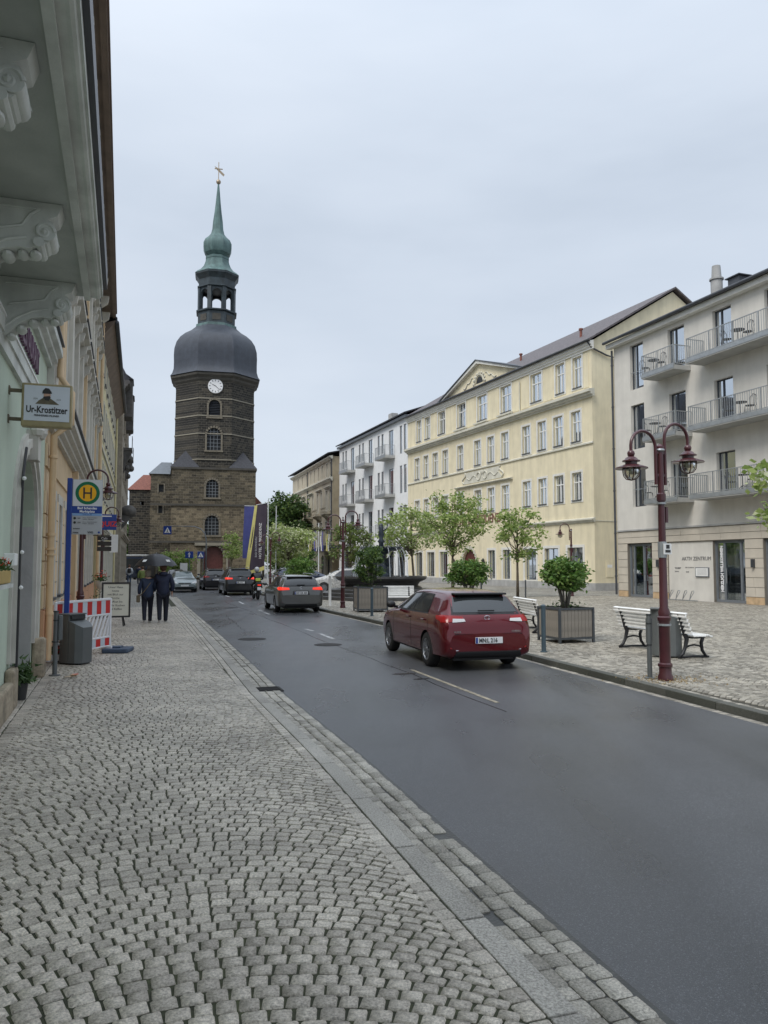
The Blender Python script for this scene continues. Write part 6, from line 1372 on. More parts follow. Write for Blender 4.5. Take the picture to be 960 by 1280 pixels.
# ------------------------------------------------------------------ flags
mat('flag_purple', (.045, .032, .05), .7, .15, 3); mat('flag_blue', (.05, .06, .22), .7, .12, 3); mat('flag_yellow', (.55, .50, .18), .7, .1, 3); mat('pole_white', (.62, .64, .66), .35, .05)
def flag(x, y, h, w, l, label, ax, m1, skew, letters=None):
    t = thing('flag', label, 'flag', (x, y, 0), ax, 'tall banners on white poles')
    mb = MB(); mb.cyl((0, 0, 0), (0, 0, h), .05, .035, 10); mb.ball((0, 0, h+.05), .06, 4); mb.build('pole', MT['pole_white'], t, smooth=40)
    mb = MB(); mb.cyl((0, 0, h-.1), (-w, 0, h-.1-w*skew[0]), .02, n=6); mb.build('yard', MT['pole_white'], t)
    nx, nz_ = 8, 26; y_ = lambda i, j: .10*math.sin(i*.9+j*.22)*(.3+.7*j/nz_)
    def P(i, j, o=0.): f = i/nx; g = j/nz_; return (-.06-(w-.05)*f*(1-skew[1]*g)-skew[2]*g, y_(i, j)+o, h-.14-w*skew[0]*f-l*g-skew[3]*f*g)
    mb = MB(); mb.add([P(i, j) for j in range(nz_+1) for i in range(nx+1)], [(j*(nx+1)+i, j*(nx+1)+i+1, (j+1)*(nx+1)+i+1, (j+1)*(nx+1)+i) for j in range(nz_) for i in range(nx)]); c = mb.build('cloth', MT[m1], t, smooth=True); return t, c, P
T1, c1, P1 = flag(-8.75, 58, 6.55, .92, 4.75, 'dark purple banner with white lettering and a yellow edge, right of the blue one', R(0), 'flag_purple', (.22, -.5, .18, .25))
mb = MB(); nz_ = 26
for o_ in (-.012, .012): mb.add([P1(7, j, o_) if k == 0 else tuple(Vector(P1(8, j, o_))+Vector((-.10-.06*j/nz_, 0, 0))) for j in range(nz_+1) for k in range(2)], [(2*j, 2*j+1, 2*j+3, 2*j+2) for j in range(nz_)])
mb.add([P1(i, 26, -.014) if k == 0 else tuple(Vector(P1(i, 26, -.014))+Vector((0, 0, -.3))) for i in range(9) for k in range(2)], [(2*i, 2*i+1, 2*i+3, 2*i+2) for i in range(8)]); mb.build('yellow_edge', MT['flag_yellow'], c1)
text('HOTEL ELBRESIDENZ', .27, c1, Matrix.Translation((-.46, -.16, 2.2)) @ Matrix(((0, -1, 0, 0), (0, 0, -1, 0), (1, 0, 0, 0), (0, 0, 0, 1))), MT['letter_white'], depth=.002, sx=1.05)
text('BAD SCHANDAU', .2, c1, Matrix.Translation((-.80, -.17, 2.3)) @ Matrix(((0, -1, 0, 0), (0, 0, -1, 0), (1, 0, 0, 0), (0, 0, 0, 1))), MT['sign_grey'], depth=.002)
T2, c2_, P2 = flag(-9.6, 60.5, 6.45, 1.4, 4.0, 'blue banner half covered by the dark purple one', R(0), 'flag_blue', (-.02, .0, .1, .1))
t = thing('flagpole', 'bare white flagpole just right of the banners', 'flagpole', (-8.35, 59.5, 0)); mb = MB(); mb.cyl((0, 0, 0), (0, 0, 6.3), .05, .03, 10); mb.build('pole', MT['pole_white'], t, smooth=40)
# ------------------------------------------------------------------ crosswalk and road signs near the church
def pict(par, x, z, s, y=-.03):
    MB().box(x-s/2, x+s/2, y, y+.02, z-s/2, z+s/2).build('panel', MT['sign_blue'], par)
    mb = MB(); mb.add([(x-s*.38, y-.004, z-s*.33), (x+s*.38, y-.004, z-s*.33), (x, y-.004, z+s*.38)], [(0, 1, 2)]); mb.build('white_triangle', MT['letter_white'], par)
    mb = MB(); mb.box(x-s*.04, x+s*.04, y-.008, y-.005, z-s*.12, z+s*.12); mb.tube([(x, y-.006, z-s*.1), (x-s*.14, y-.006, z-s*.3)], s*.03, 4); mb.tube([(x, y-.006, z-s*.1), (x+s*.14, y-.006, z-s*.3)], s*.03, 4); mb.build('walking_figure', MT['ink'], par)
t = thing('mast_sign', 'curved grey mast with a blue crosswalk sign hanging over the road', 'road sign', (-18.7, 81, 0), 0)
mb = MB(); mb.tube([(0, 0, 0), (0, 0, 4.3), (-.15, 0, 5.0), (-.6, 0, 5.5), (-1.3, 0, 5.75), (-4.4, 0, 5.8)], [.08, .07, .06, .05, .045, .03], 8); mb.build('mast', MT['zinc'], t, smooth=True); pict(t, -4.1, 5.35, .85)
t = thing('road_sign', 'blue crosswalk sign low on the curved mast', 'road sign', (-18.9, 80.6, 0), 0); MB().cyl((-.0, 0, 0), (0, 0, 3.1), .04).build('post', MT['zinc'], t); pict(t, -.25, 2.75, .72)
t = thing('road_sign', 'blue direction sign left of the low crosswalk sign', 'road sign', (-20.2, 80, 0), 0); MB().cyl((0, 0, 0), (0, 0, 3.1), .04).build('post', MT['zinc'], t); MB().box(-.42, .42, -.06, -.04, 2.4, 3.1).build('panel', MT['sign_blue'], t)
mb = MB(); mb.box(-.05, .05, -.066, -.062, 2.5, 2.9); mb.add([(-.16, -.066, 2.8), (.16, -.066, 2.8), (0, -.066, 3.02)], [(0, 1, 2)]); mb.build('white_arrow', MT['letter_white'], t)
t = thing('info_board', 'small white notice board beside the silver car', 'notice board', (-21.8, 84, 0), 0)
for q in (-.3, .3): MB().cyl((q, 0, 0), (q, 0, 2.0), .03).build('leg', MT['zinc'], t)
MB().box(-.4, .4, -.03, .03, .9, 1.9).build('panel', MT['frame_white'], t)
# ------------------------------------------------------------------ maypole with wreath and ribbons
mp_ = thing('maypole', 'maypole with a hanging green wreath and coloured ribbons before the beige building', 'maypole', (-5.6, 66, 0))
mb = MB(); mb.cyl((0, 0, 0), (0, 0, 5.3), .06, .04); mb.build('pole', MT['pole_white'], mp_)
mb = MB(); mb.tube([(.9*math.cos(a), .9*math.sin(a), 4.75) for a in np.linspace(0, 2*math.pi, 24)], .07, 6); w_ = mb.build('wreath', MT['bark'], mp_); crown('wreath_leaves', 'leaf_olive', w_, [Vector((.9*math.cos(a), .9*math.sin(a), 4.75)) for a in np.linspace(0, 6.2, 30)], 25, .09, .09, 5)
mat('ribbon_blue', (.10, .10, .40), .6, .1)
for k in range(10):
    a = k*.628; x, y = .85*math.cos(a), .85*math.sin(a); mb = MB(); n = 7
    mb.add([(x+s_*.035+.04*math.sin(j*1.1+k), y, 4.7-j*.3) for j in range(n) for s_ in (-1, 1)], [(2*j, 2*j+1, 2*j+3, 2*j+2) for j in range(n-1)]); mb.build('ribbon', MT[('frame_white', 'flag_yellow', 'ribbon_blue', 'frame_white', 'flag_yellow')[k % 5]], mp_)
# dry blossoms shed around the lamp post
mat('dry_petals', (.30, .22, .11), .9, .3, 20)
leaves(420, lambda r: (4.45+r.gauss(0, .32), 12.15+r.gauss(0, .26), .004+r.uniform(0, .008)), .030, None, seed=77, el=1).build('fallen_petals', MT['dry_petals'], None, kind='stuff', label='dry brown petals strewn round the foot of the near lamp post', category='petals')
# ------------------------------------------------------------------ vehicles
def paint(name, rgb, metal=.35, rough=.28): return mat(name, rgb, rough, .05, 2, metal=metal, coat=.8)
paint('paint_red', (.12, .001, .006), .45, .2); paint('paint_grey', (.10, .10, .095)); paint('paint_black', (.018, .019, .022)); paint('paint_dark', (.022, .02, .022)); paint('paint_silver', (.20, .235, .235)); paint('paint_blue', (.02, .03, .06)); paint('paint_white', (.6, .6, .6), 0)
mat('car_glass', (.025, .029, .031), .06, 0, spec=.8); mat('car_glass_light', (.10, .13, .13), .08, .4, 3); mat('tyre', (.018, .018, .018), .8, .1, 10); mat('rim', (.33, .34, .36), .3, .05, metal=.8); mat('trim_black', (.015, .015, .016), .5, 0)
mat('chrome', (.6, .6, .62), .15, 0, metal=1.); mat('lens_red', (.30, .008, .008), .15, 0); mat('lens_lit', (.55, .02, .01), .2, 0, emit=(1, .05, .02, .5)); mat('lens_clear', (.62, .62, .62), .1, 0); mat('plate_white', (.75, .75, .75), .4, 0); mat('lens_orange', (.6, .2, .03), .2, 0)
DG = bpy.context.evaluated_depsgraph_get
def baked(me, mods, nm='x'):
    o = bpy.data.objects.new(nm, me); COL.objects.link(o); extra = []
    for f in mods: 
        e = f(o)
        if e: extra.append(e)
    bpy.context.view_layer.update(); out = bpy.data.meshes.new_from_object(o.evaluated_get(DG())); out.name = nm
    bpy.data.objects.remove(o)
    for e in extra: bpy.data.objects.remove(e)
    return out
def stations(kind, W, Rf, B, wb, ro):
    if kind == 'hatch':
        s = [(-ro, .36, .60, .83, .66, .75), (-ro+.03, .28, .72, .93, .84, .84), (-ro+.10, .23, .86, .975, .98, .83), (-ro+.24, .21, B-.02, .99, 1.13, .74), (-ro+.44, .2, B, 1, Rf-.10, .67), (-ro+.55, .2, B, 1, Rf-.04, .655)]
    else:
        s = [(-ro, .36, .62, .85, .70, .80), (-ro+.03, .28, .78, .95, .90, .85), (-ro+.08, .23, B-.06, .985, 1.06, .80), (-ro+.17, .21, B-.02, .99, 1.22, .75), (-ro+.30, .2, B, 1, Rf-.12, .70), (-ro+.38, .2, B, 1, Rf-.05, .68)]
    s += [(-ro+1.1, .19, B-.01, 1, Rf-.005, .665), (.9, .19, B-.02, 1, Rf, .665), (wb-1.15, .19, B-.03, 1, Rf-.02, .66), (wb-.72, .19, B-.04, 1, Rf-.13, .65), (wb-.37, .19, B-.05, 1, B+.22, .68), (wb-.03, .19, B-.07, .995, B+.02, .77), (wb+.35, .2, B-.11, .975, B-.04, .77), (wb+.62, .22, B-.2, .94, B-.13, .76), (wb+.80, .26, .60, .88, .70, .72), (wb+.88, .36, .50, .78, .56, .66)]
    vs = []
    for x, zb, zl, w, zt, wt in s:
        w *= W; wt *= W; d = min(.07, max(.012, (zt-zl)*.25))
        h = [(0, zb), (.80*w, zb), (.965*w, zb+.06), (w, zb+(zl-zb)*.5), (.99*w, zl-.07), (.945*w, zl+.012), (wt, zt-d), (wt*.84, zt-d*.12), (0, zt+.012)]
        h = [(y, max(z, zb)) for y, z in h]; vs += [(x, y, z) for y, z in h]+[(x, -y, z) for y, z in h[-2:0:-1]]
    n = 16; fs = []
    for i in range(len(s)-1):
        for k in range(n): fs.append((i*n+k, i*n+(k+1) % n, (i+1)*n+(k+1) % n, (i+1)*n+k))
    fs += [tuple(range(n)), tuple((len(s)-1)*n+k for k in range(n-1, -1, -1))]
    return vs, fs
def wheel(parent, x, y, r=.315, w=.2, side=1):
    ty = MB(); T = Matrix.Translation((x, y, r)) @ Matrix.Rotation(R(90), 4, 'X')
    ty.lathe([(r*.64, -w/2), (r*.9, -w/2), (r*.98, -w*.40), (r, -w*.25), (r, w*.25), (r*.98, w*.40), (r*.9, w/2), (r*.64, w/2)], 30, T, cap=False); o = ty.build('wheel', MT['tyre'], parent, smooth=40)
    rm = MB(); o_ = -side*w/2; 
    rm.lathe([(r*.66, o_*.2), (r*.66, o_*1.0), (r*.60, o_*.98), (r*.57, o_*.7)], 30, T, cap=False)
    rm.lathe([(r*.60, o_*.35), (.01, o_*.38)], 20, T, cap=False)
    for k in range(10):
        Q = T @ Matrix.Rotation(k*math.pi/5, 4, 'Z'); rm.box(r*.12, r*.61, -r*.045, r*.045, min(o_*.6, o_*.92), max(o_*.6, o_*.92), Q)
    rm.lathe([(r*.17, o_*.6), (r*.17, o_*.98), (.01, o_*1.0)], 14, T, cap=False); rm.build('rim', MT['rim'], o, smooth=35)
    bk = MB(); bk.lathe([(r*.65, o_*.30), (.01, o_*.31)], 20, T, cap=False); bk.build('brake_disc', MT['trim_black'], o)
def car(name, label, loc, rz, paintm, kind='hatch', W=.88, Rf=1.42, B=.95, wb=2.65, ro=.93, plate='', lit=False, glassm='car_glass', detail=2, front=False, group='cars driving away along the street', roofm=None):
    t = thing(name, label, 'car', loc, rz, group); P = MT[paintm]
    vs, fs = stations(kind, W, Rf, B, wb, ro); me = bpy.data.meshes.new('body'); me.from_pydata(vs, [], fs)
    ca = me.attributes.new('crease_edge', 'FLOAT', 'EDGE'); n16 = 16
    for e in me.edges:
        a, b = sorted(e.vertices); ka, kb = a % n16, b % n16; sa, sb = a//n16, b//n16
        if sa != sb and ka == kb: ca.data[e.index].value = {5: .62, 11: .62, 6: .5, 10: .5, 2: .5, 14: .5, 1: .5, 15: .5}.get(ka, 0)
        elif sa == sb and sa in (1, 3): ca.data[e.index].value = .35
    me.materials.append(P); me.materials.append(MT['trim_black'])
    def sub(o): m = o.modifiers.new('s', 'SUBSURF'); m.levels = 2; m.render_levels = 2
    sm = baked(me.copy(), [sub]); bv = BVHTree.FromPolygons([v.co[:] for v in sm.vertices], [tuple(p.vertices) for p in sm.polygons])
    r = .315 if Rf < 1.55 else .35
    def boo(o):
        sub(o); mb = MB()
        for x in (0, wb):
            for s in (-1, 1): y0, y1 = sorted((s*(W-.27), s*(W+.2))); mb.lathe([(r+.045, y0), (r+.045, y1)], 28, Matrix.Translation((x, 0, r)) @ Matrix.Rotation(R(-90), 4, 'X'))
        cm = mb.mesh('cut', MT['trim_black']); c = bpy.data.objects.new('c', cm); COL.objects.link(c); m = o.modifiers.new('b', 'BOOLEAN'); m.object = c; m.operation = 'DIFFERENCE'; m.solver = 'EXACT'; m.material_mode = 'TRANSFER'; return c
    bm_ = baked(me, [boo], 'body'); bm_.polygons.foreach_set('use_smooth', [True]*len(bm_.polygons)); bm_.set_sharp_from_angle(angle=R(40)); body = link('body', bm_, t)
    def hit(mode, a, b):
        if mode in 'lr': s = 1 if mode == 'l' else -1; o, d = Vector((a, 3*s, b)), Vector((0, -s, 0))
        elif mode == 'b': o, d = Vector((-6, a, b)), Vector((1, 0, 0))
        elif mode == 'f': o, d = Vector((9, a, b)), Vector((-1, 0, 0))
        else: o, d = Vector((b, a, 4)), Vector((0, 0, -1))
        p, nn, _, _ = bv.ray_cast(o, d)
        return (p, nn) if p is not None else (None, None)
    def decal(nm, mode, c, m, eps=.006, n=(10, 6), par=t):
        g = []; nu, nv = n
        for j in range(nv+1):
            for i in range(nu+1):
                u, v = i/nu, j/nv; a = (c[0][0]*(1-u)+c[1][0]*u)*(1-v)+(c[3][0]*(1-u)+c[2][0]*u)*v; b = (c[0][1]*(1-u)+c[1][1]*u)*(1-v)+(c[3][1]*(1-u)+c[2][1]*u)*v
                p, nn = hit(mode, a, b); g.append(tuple(p+nn*eps) if p is not None else None)
        mb = MB(); fs = []
        for j in range(nv):
            for i in range(nu):
                q = (j*(nu+1)+i, j*(nu+1)+i+1, (j+1)*(nu+1)+i+1, (j+1)*(nu+1)+i)
                if all(g[k] is not None for k in q) and max((Vector(g[q[0]])-Vector(g[k])).length for k in q) < .45: fs.append(q)
        mb.add([p or (0, 0, .5) for p in g], fs)
        return mb.build(nm, MT[m], par, smooth=True)
    def grow(c, e): cx = sum(p[0] for p in c)/4; cz = sum(p[1] for p in c)/4; return [(p[0]+math.copysign(e, p[0]-cx), p[1]+math.copysign(e, p[1]-cz)) for p in c]
    qf = [(.99, B+.03), (wb-.52, B+.03), (wb-1.10, Rf-.14), (.99, Rf-.11)]; qr = [(.02, B+.04), (.93, B+.03), (.93, Rf-.11), (.24, Rf-.13)]
    qs = [qf, qr]+([[(-ro+.42, B+.07), (-.05, B+.05), (.14, Rf-.13), (-ro+.60, Rf-.15)]] if kind != 'hatch' else [])
    for s in 'lr':
        for q in qs: decal('window_seal', s, grow(q, .028), 'trim_black', .003); decal('side_window', s, q, glassm, .007)
        for xx in (.965, -.03 if kind != 'hatch' else -.10, wb-.42):
            decal('door_seam', s, [(xx-.007, .30), (xx+.007, .30), (xx+.007, B), (xx-.007, B)], 'trim_black', .003, (1, 8))
        decal('sill', s, [(.40, .20), (wb-.40, .20), (wb-.40, .27), (.40, .27)], 'trim_black', .004)
        sg = 1 if s == 'l' else -1
        for xx in (.16, 1.12):
            p, nn = hit(s, xx, B-.10)
            if p: mb = MB(); mb.bbox(xx-.09, xx+.09, p.y-.015+sg*.02, p.y+.015+sg*.02, B-.115, B-.085, .008); mb.build('door_handle', P, t)
        mb = MB(); mb.ball((wb-.62, sg*(W+.10), B+.09), .1, 6, .75, sx=.8, sy=1.05); mb.tube([(wb-.60, sg*(W-.05), B+.03), (wb-.62, sg*(W+.06), B+.06)], .03, 6); mb.build('side_mirror', P if paintm != 'paint_red' else MT['trim_black'], t, smooth=True)
    wr = .60*W/.88; z0 = 1.03 if kind == 'hatch' else B+.08
    q = [(wr+.02, z0), (-wr-.02, z0), (-wr+.07, Rf-.14), (wr-.07, Rf-.14)]; decal('window_seal', 'b', grow(q, .035), 'trim_black', .003); decal('rear_window', 'b', q, glassm, .008, (10, 8))
    q = [(W*.66, wb-.18), (-W*.66, wb-.18), (-W*.56, wb-1.02), (W*.56, wb-1.02)]; decal('windscreen', 't', q, glassm, .006, (10, 8))
    if front:
        decal('grille', 'f', [(-.42, .50), (.42, .50), (.40, .64), (-.40, .64)], 'trim_black', .006); decal('air_intake', 'f', [(-.6, .30), (.6, .30), (.55, .42), (-.55, .42)], 'trim_black', .006)
        for s in (-1, 1): decal('headlight', 'f', [(s*.48, .60), (s*.82, .62), (s*.80, .74), (s*.50, .70)], 'lens_clear', .008)
        p, _ = hit('f', 0, .46); X0 = (p.x if p else wb+.9)+.01; mb = MB(); mb.bbox(X0, X0+.015, -.26, .26, .40, .51, .004); mb.build('number_plate', MT['plate_white'], t)
    # rear details
    lm = 'lens_lit' if lit else 'lens_red'
    zl = .86 if kind == 'hatch' else B-.10
    for s in (-1, 1):
        c = [(s*W*.50, zl+.02), (s*W*.955, zl), (s*W*.95, zl+.13), (s*W*.52, zl+.10)]; o = decal('tail_light', 'b', c, lm, .010)
        sm_ = 'l' if s > 0 else 'r'; decal('tail_light', sm_, [(-ro+.10, zl+.01), (-ro+.40, zl+.05), (-ro+.46, zl+.11), (-ro+.14, zl+.12)], lm, .009)
        if kind == 'hatch': decal('clear_lens', 'b', [(s*W*.48, zl+.015), (s*W*.76, zl+.0), (s*W*.74, zl+.065), (s*W*.50, zl+.06)], 'lens_clear', .014, par=o)
        decal('reflector', 'b' if detail else 'b', [(s*W*.62, .40), (s*W*.82, .41), (s*W*.82, .44), (s*W*.62, .43)], 'lens_red', .006)
    decal('rear_diffuser', 'b', [(.66, .23), (-.66, .23), (-.60, .37), (.60, .37)], 'trim_black', .006)
    if kind == 'x': pass
    decal('tailgate_seam', 'b', [(.64, .652), (-.64, .652), (-.64, .666), (.64, .666)], 'trim_black', .004, (12, 1))
    if detail > 1: decal('bumper_strip', 'b', [(.62, .375), (-.62, .375), (-.62, .395), (.62, .395)], 'chrome', .010, (12, 1))
    zp = .49 if kind == 'hatch' else .72
    p, nn = hit('b', 0, zp+.055); X0 = p.x-.012
    decal('plate_recess', 'b', [(.34, zp-.03), (-.34, zp-.03), (-.30, zp+.14), (.30, zp+.14)], 'trim_black' if kind != 'hatch' else paintm, .004)
    mb = MB(); mb.bbox(X0-.012, X0, -.26, .26, zp, zp+.112, .003); np_ = mb.build('number_plate', MT['plate_white'], t); MB().box(X0-.0145, X0-.0125, .215, .255, zp+.005, zp+.107).build('blue_strip', MT['sign_blue'], np_)
    if plate: text(plate, .105, np_, Matrix(((0, 0, -1, X0-.014), (-1, 0, 0, .195), (0, 1, 0, zp+.02), (0, 0, 0, 1))), MT['ink'], depth=.0008, bold=.0035, sx=.83)
    p, nn = hit('b', 0, B+.06); 
    mb = MB(); mb.bbox(p.x-.035, p.x-.012, -.16, .16, z0+.02, z0+.045, .006); mb.build('rear_wiper', MT['trim_black'], t)
    p, nn = hit('b', 0, z0-.09); mb = MB()
    mb.tube([(p.x-.014, .055*math.cos(a), z0-.09+.038*math.sin(a)) for a in np.linspace(0, 2*math.pi, 17)], .006, 5); mb.tube([(p.x-.014, .025*math.cos(a), z0-.09+.036*math.sin(a)) for a in np.linspace(0, 2*math.pi, 13)], .005, 5); mb.build('emblem', MT['chrome'], t)
    sx0 = -ro+(.30 if kind == 'hatch' else .20)
    mb = MB(); mb.bbox(sx0+.04, sx0+.26, -W*.575, W*.575, Rf-.095, Rf-.058, .015); mb.build('spoiler', P if kind != 'hatch' else MT['trim_black'], t)
    if kind != 'hatch':
        for s in (-1, 1): mb = MB(); mb.tube([(-ro+.6, s*W*.61, Rf-.01), (-ro+.7, s*W*.61, Rf+.035), (1.6, s*W*.61, Rf+.035), (1.7, s*W*.61, Rf)], .014, 6); mb.build('roof_rail', MT['chrome'], t)
    mb = MB(); mb.tube([(-ro+.75, 0, Rf), (-ro+.62, 0, Rf+.12)], .008, 5); mb.build('antenna', MT['trim_black'], t)
    MB().box(-ro+.25, wb+.5, -W+.30, W-.30, .17, .32).build('underbody', MT['trim_black'], t)
    for x in (0, wb):
        for s in (-1, 1): wheel(t, x, s*(W-.115), r, .2, s)
    return t, hit
zr = -.1
c_, ht = car('parked_car', 'dark red hatchback on the road, nearest car with plate MN L 216', (1.62, 14.75, zr), R(90+15), 'paint_red', 'hatch', .88, 1.43, .96, 2.65, .95, 'MN:L 216')
c_.name = 'red_car'
for s_, y0, al in (('AURIS', .66, 'LEFT'), ('HYBRID', -.44, 'LEFT')):
    p, nn = ht('b', y0*.9, .70); text(s_, .045, c_, Matrix(((0, 0, -1, p.x-.012), (-1, 0, 0, y0), (0, 1, 0, .685), (0, 0, 0, 1))), MT['chrome'], depth=.002, bold=.0008, sx=1.1)
car('estate_car', 'dark grey estate car with lit tail lights, second car ahead of the red one', (-3.50, 31.0, zr), R(90+16.5), 'paint_grey', 'estate', .90, 1.48, .98, 2.7, 1.0, 'DD UK 424', True)
car('estate_car', 'dark tall car with bright red tail lights beside the motorcyclist', (-9.02, 47.9, zr), R(90+18), 'paint_black', 'suv', .92, 1.66, 1.06, 2.8, .95, 'PIR A 19', True)
car('estate_car', 'dark car ahead of the tall dark one, left of its tail light', (-12.45, 56.8, zr), R(90+18), 'paint_dark', 'suv', .90, 1.56, 1.02, 2.65, .9, 'PIR K 7')
xx, yy, _ = S(53.2+3.6, 3.95)
car('oncoming_car', 'silver green car driving towards the camera at the left kerb', (xx, yy, zr), R(-90+18), 'paint_silver', 'hatch', .87, 1.43, .93, 2.65, .9, front=True, glassm='car_glass_light', group='cars driving towards the camera')
xx, yy, _ = S(66+3.6, 4.3)
car('oncoming_car', 'dark blue car behind the silver green one', (xx, yy, zr), R(-90+18), 'paint_blue', 'hatch', .87, 1.45, .95, 2.65, .9, front=True, group='cars driving towards the camera')
car('parked_car', 'dark car parked behind the motorcyclist, roof just visible', (-7.0, 56.5, 0), R(20), 'paint_blue', 'estate', .88, 1.46, .96, 2.65, 1.0, group='cars parked beyond the fountain')
car('parked_car', 'white sided car parked crosswise behind the fountain steps', (-1.2, 49.5, 0), R(188), 'paint_white', 'estate', .88, 1.5, .96, 2.7, 1.0, group='cars parked beyond the fountain')
# bus at the far left
bt_ = thing('bus', 'dark bus with a white roof at the far end of the left pavement', 'bus', (-28.3, 88, -.1), R(8))
mb = MB(); mb.bbox(-1.25, 1.25, 0, 8, .35, 2.75, .12); mb.build('body', MT['paint_blue'], bt_, smooth=40); MB().bbox(-1.2, 1.2, 0, 8, 2.76, 2.98, .08).build('roof', MT['paint_white'], bt_)
MB().box(-1.1, 1.1, -.02, -.005, 1.2, 2.5).build('windscreen', MT['car_glass'], bt_)
for s in (-1, 1):
    MB().box(s*.75-.2, s*.75+.2, -.03, -.006, .6, .75).build('headlight', MT['lens_clear'], bt_)
    for y in (1.2, 6): mb = MB(); mb.cyl((s*1.0, y, .45), (s*1.26, y, .45), .45, n=20); mb.build('wheel', MT['tyre'], bt_)

# ------------------------------------------------------------------ people
mat('coat_navy', (.012, .018, .045), .75, .2, 6, .3, 30); mat('coat_navy_light', (.02, .035, .075), .7, .2, 6, .3, 30); mat('trouser_dark', (.012, .014, .025), .85, .2, 6); mat('shoe_black', (.015, .015, .017), .6, .1); mat('sole_white', (.55, .55, .52), .7, .05)
mat('hair_grey', (.22, .19, .15), .8, .25, 30, .5, 80); mat('hair_brown', (.10, .05, .03), .8, .25, 30, .5, 80); mat('bag_brown', (.14, .11, .07), .7, .15); mat('umbrella_black', (.012, .013, .018), .45, .15, 5)
mat('leather_black', (.015, .016, .018), .5, .15, 8); mat('vest_yellow', (.55, .62, .10), .6, .1, 8); mat('jacket_white', (.55, .58, .62), .8, .1, 8); mat('jacket_green', (.16, .20, .06), .8, .15, 8); mat('helmet_grey', (.45, .46, .48), .25, .05, 4); mat('jeans', (.05, .075, .13), .85, .15, 10)
def skin(nm, chains, m, parent, sub=1):
    """chains: lists of (x,y,z,r); points with equal coordinates are merged"""
    pts = []; rad = []; ed = []; ix = {}
    for ch in chains:
        prev = None
        for p in ch:
            k = (round(p[0], 4), round(p[1], 4), round(p[2], 4))
            if k not in ix: ix[k] = len(pts); pts.append(p[:3]); rad.append(p[3])
            if prev is not None and prev != ix[k]: ed.append((prev, ix[k]))
            prev = ix[k]
    me = bpy.data.meshes.new(nm); me.from_pydata(pts, ed, []); me.materials.append(MT[m])
    def f(o):
        md = o.modifiers.new('k', 'SKIN'); md.use_smooth_shade = True; sv = o.data.skin_vertices[0].data
        for i, r in enumerate(rad): q = r if isinstance(r, tuple) else (r, r); sv[i].radius = q
        sv[0].use_root = True; s = o.modifiers.new('s', 'SUBSURF'); s.levels = sub; s.render_levels = sub
    out = baked(me, [f], nm)
    if not out.materials: out.materials.append(MT[m])
    out.polygons.foreach_set('use_smooth', [True]*len(out.polygons))
    return link(nm, out, parent)
def hand(w, d, s, curl=.5):
    """palm and five bent fingers from the wrist w along d"""
    w = Vector(w); d = Vector(d).normalized(); side = Vector((0, 1, 0)) if abs(d.y) < .8 else Vector((0, 0, 1)); side = (side-d*side.dot(d)).normalized(); pn = d.cross(side)*s
    palm = w+d*.085; ch = [[(*w, .024), (*(w+d*.045), .028), (*palm, .026)]]
    for k, l in enumerate((.055, .065, .06, .048)):
        b = palm+side*(.03-.02*k); e = b+d*l*.55+pn*l*.25*curl; f = e+d*l*.4+pn*l*.6*curl; ch.append([(*palm, .026), (*b, .0095), (*e, .0085), (*f, .0075)])
    b = w+d*.04; ch.append([(*b, .028) if False else (*(w+d*.045), .028), (*(w+d*.06+side*.04), .011), (*(w+d*.085+side*.055+pn*.015), .009)]); return ch
